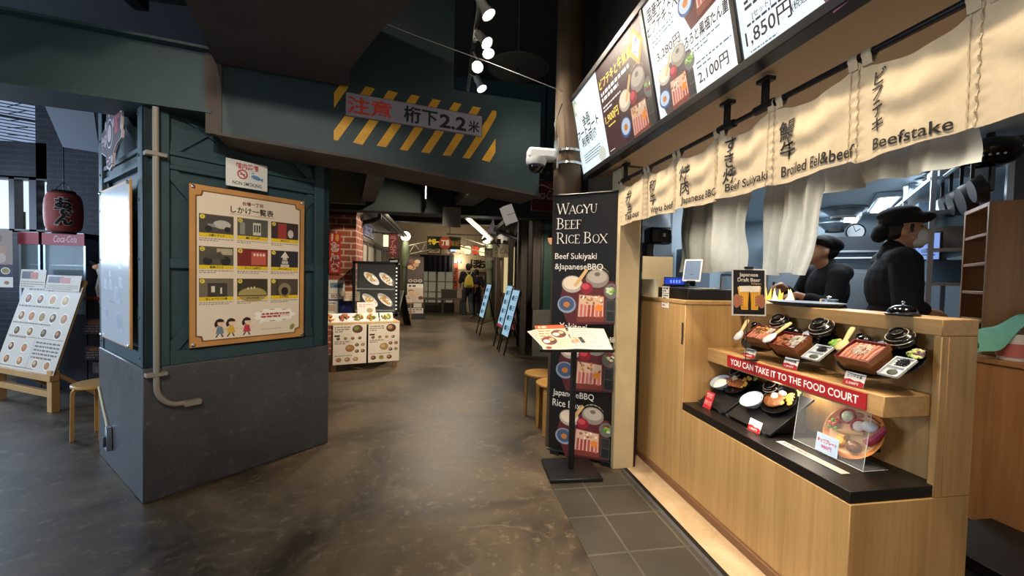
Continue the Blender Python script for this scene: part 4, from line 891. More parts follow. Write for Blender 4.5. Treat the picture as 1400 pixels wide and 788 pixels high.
def figure(t, hc, Mh, neck, sh_l, sh_r, arms, chest, hips, legs, vox, hs=1., extra=()):
    """continuous body: head, neck, trunk, arms with hands, legs. arms: [(shoulder, elbow, wrist, hand prims)] legs: [(hip, knee, ankle, toe)]"""
    pr = head_prims(hc, Mh, hs)
    nb = Vector(hc) + Mh @ Vector((0, -.03, -.07)); pr.append(('c', nb, neck, .052 * hs, .058 * hs))
    pr += [('e', chest, (.155, .1, .19)), ('e', hips, (.15, .11, .14)), ('c', chest, hips, .115, .125), ('c', sh_l, sh_r, .06, .06)]
    for s_, e_, w_, hp in arms:
        pr += [('c', s_, e_, .05, .04), ('c', e_, w_, .04, .026)] + hp
    for h_, k_, a_, f_ in legs:
        pr += [('c', h_, k_, .082, .056), ('c', k_, a_, .054, .038), ('c', Vector(a_) - Vector((0, 0, .03)), f_, .036, .03)]
    return blob('person_body', pr + list(extra), m_skin, t, vox)
FORK = lambda hx, hz: [((-hx, 0, hz), (-hx - .01, .03, hz * .53), (-hx - .02, 0, .09), (-hx - .04, .15, .035)), ((hx, 0, hz), (hx + .01, .03, hz * .53), (hx + .02, 0, .09), (hx + .04, .15, .035))]
def trousers(t, hx, hz, m, extra=.018, vox=.011, y=0):
    pr = [('e', (0, y, hz + .03), (.17, .13, .14))]
    for (h_, k_, a_, f_) in FORK(hx, hz): pr += [('c', h_, k_, .082 + extra, .058 + extra), ('c', k_, (a_[0], a_[1], a_[2] + .02), .056 + extra, .048 + extra)]
    return blob('trousers', pr, m, t, vox)
def shoes(t, hx, hz, m):
    for sx in (-1, 1):
        k = MB(); k.ball((0, 0, 0), (.045, .13, .05), m, 16, M=T(sx * (hx + .03), .06, .045)); k.build('shoe', t)

# ---- cook bent over the pan, seen in profile
c1 = thing('person', 'cook in black cap and uniform bowed over a pan, holding tongs', 'person', (3.12, 2.89, .14), R(76))
hc = (0, .085, 1.52); Mh = rot(12, -22)
armL = ((-.17, .03, 1.32), (-.22, .10, 1.08), (-.10, .30, 1.16)); armR = ((.17, .03, 1.32), (.24, .10, 1.10), (.09, .32, 1.235))
figure(c1, hc, Mh, (0, 0, 1.39), (-.15, .0, 1.34), (.15, .0, 1.34), [(*armL, hand_prims(armL[2], (.25, .75, -.35), (-.6, .2, .8), 1, .8)), (*armR, hand_prims(armR[2], (-.25, .8, -.25), (.5, .2, .8), -1, .9))], (0, .01, 1.2), (0, -.02, .9), FORK(.09, .85), .0065, .98)
eyes(hc, Mh, c1, .98)
blob('uniform_jacket', [('e', (0, .005, 1.2), (.185, .135, .21)), ('e', (0, -.01, .95), (.185, .145, .2)), ('c', (-.15, 0, 1.34), (.15, 0, 1.34), .08, .08), ('c', (0, -.01, 1.36), (0, .005, 1.405), .075, .066),
     ('c', armL[0], armL[1], .075, .062), ('c', armL[1], Vector(armL[1]).lerp(Vector(armL[2]), .62), .062, .05), ('c', armR[0], armR[1], .075, .062), ('c', armR[1], Vector(armR[1]).lerp(Vector(armR[2]), .62), .062, .05)], m_cookb, c1, .008)
trousers(c1, .09, .85, m_cookb); shoes(c1, .09, .85, m_blackp)
q = lambda p: tuple(Vector(hc) + Mh @ Vector(p)); R4 = Mh.to_4x4()
blob('cap', [('e', q((0, -.005, .065)), (.1, .118, .06), R4), ('e', q((0, -.055, .09)), (.115, .115, .065), R4), ('e', q((0, .05, .062)), (.088, .07, .03), R4), ('e', q((0, -.09, .03)), (.085, .055, .07), R4)], m_hat, c1, .008)
blob('hair', [('e', q((0, -.055, .02)), (.078, .068, .07), R4), ('e', q((0, -.1, -.02)), (.04, .035, .04), R4)], m_hair, c1, .008)
tg = thing('cooking_tongs', 'steel tongs in the hand of the bowed cook', 'tongs', M=c1.matrix_basis if False else T(3.12, 2.89, .14) @ RZ(R(76)))
hw = Vector(armR[2]) + Vector((-.03, .075, -.035)); k = MB()
for dx in (-.008, .008): k.bar(hw + Vector((dx * .3, -.03, .03)), hw + Vector((dx, .14, -.11)), .006, .012, m_stain)
k.build('blade', tg)

# ---- masked cook standing at the right, turned away
c2 = thing('person', 'cook in black cap and white face mask standing with back turned', 'person', (3.0, 2.29, .12), R(-128))
hc = (0.0, .035, 1.635); Mh = rot(-6, -8)
aR = ((.185, .0, 1.42), (.24, .0, 1.15), (.13, .11, 1.12)); aL = ((-.185, .0, 1.42), (-.23, .04, 1.17), (-.10, .12, 1.13))
figure(c2, hc, Mh, (0, -.01, 1.49), (-.16, -.01, 1.42), (.16, -.01, 1.42), [(*aL, hand_prims(aL[2], (.2, .9, -.1), (-.3, 0, .9), 1, .7)), (*aR, hand_prims(aR[2], (-.2, .9, -.1), (.3, 0, .9), -1, .7))], (0, 0, 1.27), (0, 0, .95), FORK(.095, .9), .0065)
eyes(hc, Mh, c2)
blob('uniform_jacket', [('e', (0, -.01, 1.27), (.205, .15, .22)), ('e', (0, -.01, 1.0), (.195, .15, .22)), ('c', (-.165, -.01, 1.44), (.165, -.01, 1.44), .085, .085), ('c', (0, -.02, 1.47), (0, -.015, 1.515), .085, .07),
     ('c', aL[0], aL[1], .085, .075), ('c', aL[1], Vector(aL[1]).lerp(Vector(aL[2]), .75), .072, .055), ('c', aR[0], aR[1], .085, .075), ('c', aR[1], Vector(aR[1]).lerp(Vector(aR[2]), .75), .072, .055)], m_cookb, c2, .008)
trousers(c2, .095, .9, m_cookb); shoes(c2, .095, .9, m_blackp)
k = MB(); k.bar((-.19, -.155, 1.03), (.19, -.155, 1.03), .012, .03, m_blackp, up=(0, 1, 0)); k.build('apron_tie', c2)
q = lambda p: tuple(Vector(hc) + Mh @ Vector(p)); R4 = Mh.to_4x4()
blob('cap', [('e', q((0, .0, .085)), (.112, .13, .05), R4), ('e', q((0, .085, .075)), (.10, .075, .04), R4), ('e', q((0, -.02, .125)), (.105, .115, .05), R4), ('e', q((0, -.105, .02)), (.075, .06, .055), R4), ('e', q((0, -.13, -.005)), (.06, .045, .05), R4)], m_hat, c2, .008)
blob('hair', [('e', q((0, -.04, .02)), (.083, .08, .085), R4), ('c', q((.07, .03, .03)), q((.073, .025, -.01)), .012, .008), ('c', q((-.07, .03, .03)), q((-.073, .025, -.01)), .012, .008)], m_hair, c2, .007)
blob('face_mask', [('e', q((0, .07, -.05)), (.058, .055, .06), R4), ('e', q((0, .103, -.038)), (.026, .026, .032), R4), ('e', q((0, .045, -.075)), (.056, .05, .045), R4)], m_mask, c2, .006)
for sx in (-1, 1):
    for z in (-.015, -.075):
        k = MB(); k.tube([q((sx * .05, .062, z)), q((sx * .074, .03, (z - .02) / 2 - .01)), q((sx * .079, -.005, -.02))], .0018, m_mask, 6); k.build('mask_loop', c2)

# ================================================================== KITCHEN
# small things on the counter
tl = thing('cash_drawer', 'wide black cash drawer on the till end of the counter', 'cash drawer', (1.80, 2.68, 1.268))
k = MB(); k.box(-.21, .2, -.22, .2, 0, .075, m_blackp); k.build('body', tl, bevel=.006); k = MB(); k.box(-.212, -.21, -.2, .18, .01, .065, m_black); k.build('drawer_front', tl, smooth=False); k = MB(); k.box(-.05, .06, -.16, -.04, .075, .078, m_cream); k.build('receipt', tl, smooth=False)
tb = thing('till_tablet', 'white tablet till screen leaning on a black stand', 'tablet', M=fr((1.80, 2.74, 1.472), (.75, -.66, 0), (0, .66, .75)))
k = MB(); k.box(-.062, .062, -.1, .1, -.008, 0, P('#e8e8e6', .35)); k.build('case', tb, bevel=.004)
k = MB(); k.box(-.052, .052, -.085, .085, .0, .001, mat('dim tablet screen', '#6d7f9a', .15, emit=.25)); k.build('screen', tb, smooth=False)
k = MB(); k.tube([(0, -.02, -.008), (0, -.05, -.06), (0, -.075, -.09)], .022, m_blackp, 12); k.box(-.03, .03, -.105, -.095, -.01, .006, m_blackp); k.build('stand', tb)
cd = thing('customer_display', 'blue-lit customer display left of the tablet till', 'display', M=fr((1.72, 2.84, 1.385), (.8, -.6, 0), (0, .3, .95)))
k = MB(); k.box(-.075, .075, -.03, .035, -.03, 0, m_blackp); k.box(-.03, .03, -.045, -.03, -.03, 0, m_blackp); k.build('body', cd, bevel=.003); k = MB(); k.box(-.068, .068, -.022, .028, 0, .001, P('#2a48c8', .3, .9)); sc_ = k.build('screen', cd, smooth=False)
k = MB(); [k.rect(-.03 + j * .02, -.012, -.018 + j * .02, .012, .0016, P('#7f98ff', .4, 1.1)) for j in range(4)]; k.build('print', sc_, smooth=False)
pb_ = thing('paper_partition', 'pale cardboard partition standing at the inner end of the till', 'partition', (1.62, 2.98, 1.268))
k = MB(); k.sheet(lambda a, b: (-.09 + .26 * a, .04 * math.sin(a * 3), .31 * b), 10, 2, mat('pale kraft card', '#cdbd9b', .8), .004); k.box(-.095, -.09, -.25, .02, 0, .13, mat('pale kraft card', '#cdbd9b', .8)); k.build('card')
bpy.data.objects['card'].parent = pb_ if bpy.data.objects['card'].parent is None else bpy.data.objects['card'].parent
for o_ in list(COL.objects):
    if o_.name.startswith('card') and o_.parent is None: o_.parent = pb_
tc = thing('rules_card', 'small white card with three lines taped to the till corner', 'card', M=fr((1.548, 2.66, 1.20), (0, -1, 0), (0, 0, 1)))
k = MB(); k.box(-.045, .045, .0, .16, 0, .0015, P('#e4ddd0', .6)); k.box(-.045, .045, .152, .162, 0, .002, m_black); k.build('paper', tc, smooth=False)
k = MB(); lines(k, -.03, .11, .03, .145, 2, .002, m_ink, rnd, .5); lines(k, -.03, .06, .03, .095, 2, .002, m_ink, rnd, .5); lines(k, -.035, .01, .03, .045, 2, .002, P('#8a3030', .5), rnd, .5); k.rect(-.045, .05, .045, .053, .002, m_ink); k.rect(-.045, .1, .045, .103, .002, m_ink); k.build('print', tc, smooth=False)
# beer sign
bs = thing('beer_sign', 'black stand-up poster of two raised beer cups', 'sign', M=fr((1.708, 2.06, 1.338), (.986, -.167, 0), (.13, .05, .98)) @ Matrix.Scale(1.13, 4))
k = MB(); k.box(-.085, .085, -.118, .118, -.004, -.0004, P('#d8d4cc', .4)); k.build('white_frame', bs, smooth=False)
k = MB(); k.box(-.078, .078, -.111, .111, -.0004, .0004, P('#15110f', .35)); bsp = k.build('poster', bs, smooth=False)
txt(bsp, 'Japanese\nDraft Beer', 0, .075, .045, P('#d8d2c4', .5), w=.115, bold=.015); txt(bsp, '550yen', .035, .042, .012, P('#c8a070', .5), w=.05, bold=.01)
k = MB(); am = P('#d8951c', .4); fo = P('#efe6d0', .5); hn = P('#a8694a', .5)
for cx, tl_ in ((-.022, -.1), (.027, .08)):
    k.poly([(cx - .026 + tl_ * .1, .025, .001), (cx - .017, -.088, .001), (cx + .017, -.088, .001), (cx + .026 + tl_ * .1, .025, .001)], P('#e2b04a', .4)); k.poly([(cx - .022, .008, .0012), (cx - .015, -.084, .0012), (cx + .015, -.084, .0012), (cx + .022, .008, .0012)], am)
    k.poly([(cx - .029, .03, .0014), (cx - .024, .0, .0014), (cx + .024, .002, .0014), (cx + .03, .032, .0014)], fo)
    for j in range(3): k.rect(cx - .012 + j * .009, -.075, cx - .009 + j * .009, -.005, .0016, P('#efbf50', .4))
for sx in (-1, 1):
    for j in range(4): k.ell(sx * .048, -.022 - j * .013, .02, .0065, .0018 + j * .0001, hn, 14, sx * .3)
    k.ell(sx * .062, -.045, .018, .035, .0016, hn, 16)
k.build('print', bsp, smooth=False)
k = MB(); k.tube([(-.004, -.115, -.006), (-.015, -.335, -.006)], .002, m_black, 6); k.box(-.04, .03, -.338, -.333, -.01, .03, m_black); k.box(-.02, .02, .116, .128, -.008, .004, m_blackp); k.build('stand', bs)
bl = thing('service_bell', 'dark shiny service bell on the counter rail', 'bell', (1.96, 1.46, 1.268))
k = MB(); k.lathe([(.0, 0), (.058, 0), (.06, .006), (.054, .01), (0, .01)], m_blackp, 30); k.build('base', bl)
k = MB(); k.lathe([(.052, .01), (.052, .015), (.046, .028), (.03, .04), (.012, .045), (0, .046)], mat('dark chrome', '#55585c', .12, 1.), 34); k.build('dome', bl); k = MB(); k.lathe([(.004, .044), (.004, .053), (.007, .055), (.006, .06), (0, .062)], m_chrome, 14); k.build('button', bl)
tr_ = thing('serving_pan', 'long dark blue-grey tray resting on the counter rail', 'tray', (2.04, 2.03, 1.268), R(8))
k = MB(); k.lathe([(0, 0), (.12, 0), (.155, .022), (.162, .022), (.16, .018), (.125, -.0), (0, .004)], mat('blue grey tray', '#3f4756', .35), 40, sy=1.25); k.build('dish', tr_)
# cooking line behind the counter
sv = thing('cooking_range', 'stainless cooking range behind the counter', 'range', (2.62, 2.75, .1))
k = MB(); k.box(-.25, .12, -.75, .75, 0, 1.09, m_stain); k.build('body', sv, bevel=.005)
k = MB()
for y in (-.5, -.1, .3): k.lathe([(.06, 1.09), (.1, 1.09), (.1, 1.11), (.06, 1.11)], m_black, 24, M=T(-.05, y, 0))
k.build('burner', sv); k = MB(); k.tube([(-.2, .0, 1.09), (-.2, .0, 1.35)], .012, m_stain, 8); k.tube([(-.2, .5, 1.09), (-.2, .5, 1.35)], .012, m_stain, 8); k.box(-.21, -.19, .0, .5, 1.34, 1.36, m_stain); k.build('guard_rail', sv)
pn = thing('frying_pan', 'black frying pan over the flames before the bowed cook', 'pan', (2.76, 2.9, 1.20))
k = MB(); k.lathe([(0, .012), (.11, .012), (.14, .05), (.145, .05), (.115, .006), (0, .006)], m_black, 32); k.build('pan', pn); k = MB(); k.tube([(.13, .0, .045), (.33, .02, .09)], [.012, .01], m_black, 10); k.build('handle', pn)
fl = MB(); rf = random.Random(3)
for i in range(22):
    x, y = rf.uniform(-.08, .08), rf.uniform(-.1, .1); h = rf.uniform(.03, .13)
    fl.tube([(x, y, 0), (x + rf.uniform(-.01, .01), y, h * .4), (x + rf.uniform(-.03, .03), y, h)], [.007, .011, .001], mat('flame', '#ff9a30', .5, emit=4.) if i % 2 else mat('flame core', '#ffd070', .5, emit=6.), 8)
flm = fl.build('flame'); flm.location = (2.42, 2.62, 1.235); tag(flm, 'orange flames licking up from the range behind the counter', 'flame')
gr = thing('charcoal_grill', 'black grill box with orange flames on top', 'grill', (2.42, 2.62, 1.19))
k = MB(); k.box(-.1, .1, -.13, .13, 0, .028, m_black); k.build('box', gr, bevel=.004)
k = MB()
for i in range(6): k.tube([(-.09, -.1 + i * .04, .034), (.09, -.1 + i * .04, .034)], .004, m_stain, 6)
k.build('grate', gr)
for i, (x, y, w, h) in enumerate(((2.50, 2.98, .06, .16), (2.46, 3.15, .07, .12), (2.5, 2.3, .05, .1))):
    t = thing('steel_canister', ('tall steel canister left of the flames', 'wide steel canister behind the beer sign', 'small steel canister right of the flames')[i], 'canister', (x, y, 1.19), group='canisters on the range')
    k = MB(); k.lathe([(0, 0), (w, 0), (w, h), (w * .9, h + .004), (0, h + .004)], m_stain, 24); k.build('body', t); k = MB(); k.lathe([(.01, h), (.01, h + .015), (.016, h + .02), (0, h + .026)], m_chrome, 14); k.build('knob', t)
# till-side wall: handheld terminal on an arm, taped bag
ht = thing('wall_terminal', 'bulky black machine mounted on the pale blue wall', 'terminal', (1.93, 3.55, 1.74))
k = MB(); k.box(-.1, .12, -.12, .02, -.02, .13, m_blackp); k.build('body', ht, bevel=.02); k = MB(); k.box(-.1, -.02, -.05, .1, -.28, .0, m_blackp); k.build('bracket', ht, bevel=.01)
k = MB(); k.box(.0, .1, -.124, -.12, .03, .09, P('#30343c', .2)); k.box(.02, .045, -.126, -.124, .045, .075, P('#c8ccd0', .4)); k.build('label', ht, smooth=False)
pbg = MB(); pbg.sheet(lambda a, b: (1.8 + .34 * a, 3.62 + .03 * math.sin(a * 7) * math.sin(b * 5), 1.9 + .28 * b), 14, 10, glassy('clear plastic bag', '#dfe6ea', .45, .25), .002); tag(pbg.build('plastic_bag'), 'clear plastic bag hanging high on the pale blue wall', 'bag')
pt_ = thing('tall_box_machine', 'grey upright machine with a dark screen left of the curtain', 'machine', (2.38, 3.62, .1))
k = MB(); k.box(-.11, .11, -.12, .12, 0, 1.6, mat('blue grey casing', '#8496a8', .4)); k.build('body', pt_, bevel=.01); k = MB(); k.box(-.1, .1, -.125, -.12, 1.4, 1.58, mat('dark machine screen', '#27323f', .2)); k.build('screen', pt_, smooth=False)
# ceiling lamps and extraction vents
def tube_lamp(label, a, b, w):
    a, b = Vector(a), Vector(b); t = thing('kitchen_ceiling_light', label, 'ceiling light', a.lerp(b, .5), math.atan2((b - a).y, (b - a).x), 'kitchen tube lights')
    L = (b - a).length / 2
    k = MB(); k.box(-L, L, -w, w, 0, .055, P('#c8ced2', .5)); k.build('housing', t, bevel=.004); k = MB(); k.box(-L * .97, L * .97, -w * .72, w * .72, -.018, 0, P('#e8f4ff', .4, 5.)); k.build('tube', t, bevel=.004)
tube_lamp('nearer white tube light on the kitchen ceiling', (4.62, 3.62, 2.32), (5.42, 4.38, 2.32), .1); tube_lamp('farther white tube light on the kitchen ceiling', (5.15, 4.48, 2.25), (5.55, 4.85, 2.25), .1)
for i, (x, y, z, s) in enumerate(((5.1, 4.55, 2.37, .24), (5.45, 4.98, 2.25, .2))):
    t = thing('extraction_vent', ('round ceiling vent nearer the white tube lights', 'round steel vent hanging above the kitchen clock')[i], 'vent', (x, y, z), group='kitchen vents')
    k = MB(); k.lathe([(s * .5, -.11), (s * .55, -.1), (s, -.01), (s, 0), (0, 0)], m_stain, 30); k.build('flange', t); k = MB(); k.lathe([(0, -.10), (s * .48, -.105), (s * .5, -.13), (s * .55, -.13), (s * .55, -.1)], m_black, 26); k.build('opening', t)
ck = thing('wall_clock', 'round white clock on the far kitchen wall', 'clock', M=fr((5.80, 4.98, 2.14), (.707, -.707, 0), (0, 0, 1)))
k = MB(); k.lathe([(0, 0), (.11, 0), (.114, .02), (.106, .03), (.098, .022), (0, .02)], m_blackp, 36); k.build('case', ck); k = MB(); k.ell(0, 0, .097, .097, .0222, P('#e8ecee', .4), 36); k.build('face', ck, smooth=False)
k = MB(); k.bar((0, 0, .025), (.05, .04, .025), .01, .003, m_black, up=(0, 0, 1)); k.bar((0, 0, .025), (-.03, .09, .025), .007, .003, m_black, up=(0, 0, 1)); k.build('hand', ck, smooth=False)
# far end: hood, steel fridge
hd = thing('extraction_hood', 'dark steel hood across the far kitchen wall', 'hood', (5.45, 5.1, 1.62), R(-45))
k = MB(); k.box(-.75, .75, -.25, .15, .23, .42, mat('dark hood', '#2f363d', .4)); k.box(-.75, .75, -.27, .15, .2, .23, m_stain); k.build('canopy', hd, bevel=.004); k = MB(); k.tube([(-.75, -.27, .12), (.75, -.27, .12)], .02, m_stain, 10); k.build('rail', hd)
fg = thing('steel_fridge', 'stainless fridge below the hood at the far kitchen end', 'fridge', (5.45, 5.1, .1), R(-45))
k = MB(); k.box(-.7, .7, -.22, .15, 0, 1.5, m_stain); k.build('body', fg, bevel=.006)
for x in (-.68, .02):
    k = MB(); k.box(x, x + .66, -.24, -.22, .8, 1.46, m_stain); d_ = k.build('door', fg, bevel=.004); k = MB(); k.box(x + .06, x + .09, -.27, -.24, .95, 1.3, m_black); k.build('handle', d_)
# steel shelving with goods along the right wall
rk = thing('kitchen_shelving', 'tall steel shelving full of stock behind the masked cook', 'shelving', (4.05, 2.78, .1), R(45))
for x in (-.55, .5, 1.5):
    for y in (-.14, .14):
        k = MB(); k.box(x - .015, x + .015, y - .015, y + .015, 0, 2.25, m_stain); k.build('post', rk, smooth=False)
for z in (.9, 1.3, 1.55, 1.83, 2.08):
    k = MB(); k.box(-.55, 1.5, -.16, .16, z, z + .025, m_stain); k.build('shelf', rk, smooth=False)
Mk = T(4.05, 2.78, .1) @ RZ(R(45))
rg = random.Random(21)
def stock(name, label, cat, x, z, w, d, h, colr, kind='box', y=-.02):
    t = thing(name, label, cat, M=Mk @ T(x, y, z + .025)); k = MB()
    if kind == 'box': k.box(-w / 2, w / 2, -d / 2, d / 2, 0, h, P(colr, .5)); k.build('body', t, bevel=.004); k = MB(); k.box(-w * .3, w * .3, -d / 2 - .002, -d / 2, h * .2, h * .7, P('#d8dcdc', .5)); k.build('label_patch', t, smooth=False)
    elif kind == 'stack':
        for i in range(5): k.lathe([(0, i * h / 5), (w * .3, i * h / 5), (w * .5, (i + .8) * h / 5), (w * .46, (i + .9) * h / 5), (0, (i + .5) * h / 5)], P(colr, .35), 24)
        k.build('bowls', t)
    elif kind == 'jug':
        k.prism([(-w / 2, -d / 2), (w / 2, -d / 2), (w / 2, d / 2), (-w / 2, d / 2)], 0, h * .65, P(colr, .4)); k.prism([(-w / 2, -d / 2), (w / 2, -d / 2), (w / 2, d / 2), (-w / 2, d / 2)], h * .65, h * .9, P(colr, .4), top=[(-w / 6, -d / 6), (w / 6, -d / 6), (w / 6, d / 6), (-w / 6, d / 6)]); k.lathe([(w * .16, h * .88), (w * .16, h), (0, h)], P('#3f6fb0', .4), 14); k.build('body', t, bevel=.006)
    else:
        k.sheet(lambda a, b: ((a - .5) * w + .01 * math.sin(b * 9), -d / 2 + d * .5 * math.sin(math.pi * b) * (.7 + .3 * math.sin(a * 7)), h * b * (.8 + .2 * math.sin(a * 5 + 1))), 12, 10, glassy('stock bag film', '#cdd8e0', .7, .25), .003); k.box(-w * .4, w * .4, -d * .2, d * .3, 0, h * .6, P(colr, .6)); k.build('bag', t)
    return t
stock('crate', 'dark crate on the top shelf behind the cook', 'crate', -.35, 2.08, .28, .24, .16, '#2d3038'); stock('tray_stack', 'stack of dark bowls on the top kitchen shelf', 'bowls', .1, 2.08, .24, .24, .18, '#1d1f24', 'stack')
stock('storage_box', 'pale storage box at the far end of the top shelf', 'box', .75, 2.08, .3, .24, .17, '#9aa6b0'); stock('stock_bag', 'bulging clear bag on the upper shelf beside the cap', 'bag', -.2, 1.83, .3, .26, .2, '#b8c4cc', 'bag')
stock('storage_box', 'blue storage box in the middle of the upper shelf', 'box', .3, 1.83, .22, .24, .17, '#5d7486'); stock('stock_bag', 'clear bag with white goods far along the upper shelf', 'bag', .85, 1.83, .3, .26, .18, '#dfe6ea', 'bag'); stock('water_jug', 'white water jug at the far end of the upper shelf', 'jug', 1.3, 1.83, .17, .17, .2, '#e4eaf0', 'jug')
stock('tray_stack', 'stack of brown bowls on the middle kitchen shelf', 'bowls', .62, 1.55, .2, .2, .17, '#8a5a48', 'stack'); stock('storage_box', 'pale green tub on the middle kitchen shelf', 'tub', .25, 1.55, .3, .24, .1, '#8fa894'); stock('storage_box', 'orange tub at the far end of the middle shelf', 'tub', 1.2, 1.55, .3, .22, .1, '#c88244'); stock('storage_box', 'brown carton on the middle shelf by the shoulder', 'carton', -.2, 1.55, .3, .24, .18, '#7a6f66')
stock('storage_box', 'grey tub on the lower kitchen shelf', 'tub', .2, 1.3, .36, .26, .15, '#7d8894'); stock('storage_box', 'steel-grey bin on the lower shelf far end', 'tub', .9, 1.3, .4, .26, .16, '#98a2aa')
for n_, lab, cat_, x, z, w, d, h, c_, kd in (('storage_box', 'white carton squeezed at the near end of the top shelf', 'carton', -.02, 2.08, .1, .2, .14, '#c8ccd0', 'box'), ('tray_stack', 'stack of pale bowls further along the top shelf', 'bowls', .42, 2.08, .22, .22, .16, '#aeb6bc', 'stack'), ('stock_bag', 'white bag lying at the far end of the top shelf', 'bag', 1.15, 2.08, .3, .24, .15, '#e4e8ea', 'bag'), ('storage_box', 'dark tub pushed against the post on the upper shelf', 'tub', .56, 1.83, .16, .22, .14, '#39424c', 'box'), ('storage_box', 'cream carton between bags on the upper shelf', 'carton', 1.08, 1.83, .18, .22, .19, '#d8cfb8', 'box'), ('tray_stack', 'stack of black bowls at the near end of the middle shelf', 'bowls', .02, 1.55, .16, .2, .2, '#15171a', 'stack'), ('storage_box', 'white tub beside the orange tub on the middle shelf', 'tub', .92, 1.55, .2, .22, .14, '#dfe4e6', 'box'), ('storage_box', 'blue lidded tub on the lower shelf near end', 'tub', -.25, 1.3, .34, .26, .17, '#41586e', 'box'), ('storage_box', 'cream tub between grey tubs on the lower shelf', 'tub', .55, 1.3, .22, .24, .18, '#cfc8b8', 'box'), ('water_jug', 'second water jug at the far end of the lower shelf', 'jug', 1.32, 1.3, .17, .17, .22, '#dfe6ec', 'jug')):
    stock(n_, lab, cat_, x, z, w, d, h, c_, kd)
scn = thing('order_screen', 'bright blue order screen beside the face mask', 'screen', M=fr((3.66, 2.64, 1.70), (.3, -.95, 0), (0, 0, 1)))
k = MB(); k.box(-.13, .13, -.11, .11, -.03, 0, m_blackp); k.build('bezel', scn, bevel=.004); k = MB(); k.box(-.12, .12, -.1, .1, 0, .001, P('#86a4e8', .3, .9)); k.build('screen', scn, smooth=False)
k = MB(); lines(k, -.09, .0, .09, .08, 4, .0015, P('#2a3a68', .5), rg, .5); k.rect(-.1, -.07, .1, -.064, .0015, m_ink); k.rect(-.02, -.07, -.015, .0, .0015, m_ink); k.build('print', scn, smooth=False); k = MB(); k.tube([(0, -.1, -.03), (0, -1.56, -.03)], .02, m_stain, 10); k.box(-.1, .1, -1.58, -1.56, -.12, .08, m_stain); k.build('stand', scn)
# wooden pigeon-hole rack on its counter
rc = thing('rear_counter', 'brown wooden counter block under the pigeon-hole rack', 'counter', (2.92, 1.2, .0))
k = MB(); k.prism([(0, .62), (0, -.3), (1.0, -.3), (1.0, 1.1), (.47, 1.1)], .1, .985, m_walnut); k.build('body', rc, bevel=.003); k = MB(); k.prism([(-.012, .62), (-.012, -.3), (1.0, -.3), (1.0, 1.11), (.46, 1.11)], .985, 1.012, m_walnut); k.build('worktop', rc, bevel=.003)
st_ = thing('floor_step', 'low black step at the foot of the brown counter', 'step', (2.6, 1.2, .0)); k = MB(); k.box(-.2, .34, -.4, .5, .1, .16, m_black); k.box(-.2, .34, -.4, .5, 0.0, .1, m_black); k.build('block', st_, bevel=.004)
pr_ = thing('pigeonhole_rack', 'tall brown wooden rack of empty pigeon holes on the rear counter', 'rack', (3.04, 1.85, 1.013), R(45))
def rp(name, a): k = MB(); k.box(*a, m_walnut); return k.build(name, pr_, bevel=.002)
rp('side_panel', (0, .025, -.5, 0, 0, .87)); rp('side_panel', (.42, .445, -.5, 0, 0, .87)); rp('top_panel', (.025, .42, -.5, 0, .845, .87)); rp('back_panel', (.025, .42, -.5, -.485, 0, .845))
for z in (0, .17, .34, .51, .68): rp('shelf', (.025, .42, -.485, -.003, z, z + .018))
def clothf(a, b):
    an = (b - .5) * math.pi * .95; zt = .27 - .16 * (1 - a) ** 1.6 + .012 * math.sin(a * 14)
    return (-.09 + .30 * a + .012 * math.sin(b * 9), .075 * math.sin(an) + .008 * math.sin(a * 17 + b * 4), max(.02, zt - (.09 + .04 * math.sin(a * 8)) * (1 - math.cos(an))))
cl = MB(); cl.sheet(clothf, 22, 16, mat('mint green cloth', '#6fae9c', .9, noise=.08, scale=30), .003)
clo = cl.build('mint_cloth'); clo.matrix_world = T(2.955, 1.735, 1.016) @ RZ(R(-45)); tag(clo, 'mint green cloth draped over a tub by the wooden rack', 'cloth')
tu = thing('wipe_tub', 'pink and white tub under the mint green cloth', 'tub', (2.995, 1.695, 1.013)); k = MB(); k.lathe([(0, 0), (.055, 0), (.06, .14), (0, .14)], P('#d8cfc6', .5), 24); k.build('body', tu); k = MB(); k.lathe([(.0605, .02), (.0625, .09)], P('#c06a64', .5), 24); k.build('label_band', tu)
# black fan lamp hanging above the rack
fn_ = thing('black_pendant', 'glossy black bowl-shaped lamp hanging above the wooden rack', 'lamp', (3.43, 2.1, 2.16)); k = MB(); k.lathe([(0, .0), (.05, .0), (.13, .04), (.16, .1), (.12, .16), (.04, .19), (0, .2)], mat('gloss black', '#08080a', .08, coat=.5), 34); k.build('shade', fn_)
k = MB(); k.tube([(0, 0, .19), (0, 0, .23)], .02, m_black, 10); k.build('stem', fn_); k = MB(); k.box(-.07, -.02, -.05, .05, -.16, .0, m_blackp); k.build('arm', fn_, bevel=.008)
k = MB()
for i in range(8):
    a = 2.6 + i * .22; k.ball((.142 * math.cos(a), .142 * math.sin(a), .055), .007, P('#c8d4e0', .2), 6)
k.build('stud', fn_)
gp_ = thing('smoked_panel', 'dark smoked panel standing behind the wooden rack', 'panel', (3.62, 2.09, 1.013), R(-45)); k = MB(); k.box(0, .75, 0, .02, .0, 1.36, mat('smoked panel', '#3f4246', .35)); k.build('panel', gp_, smooth=False)
k = MB(); k.box(-.03, 0, -.01, .03, 0, 1.36, m_stain); k.build('edge_strip', gp_, smooth=False)

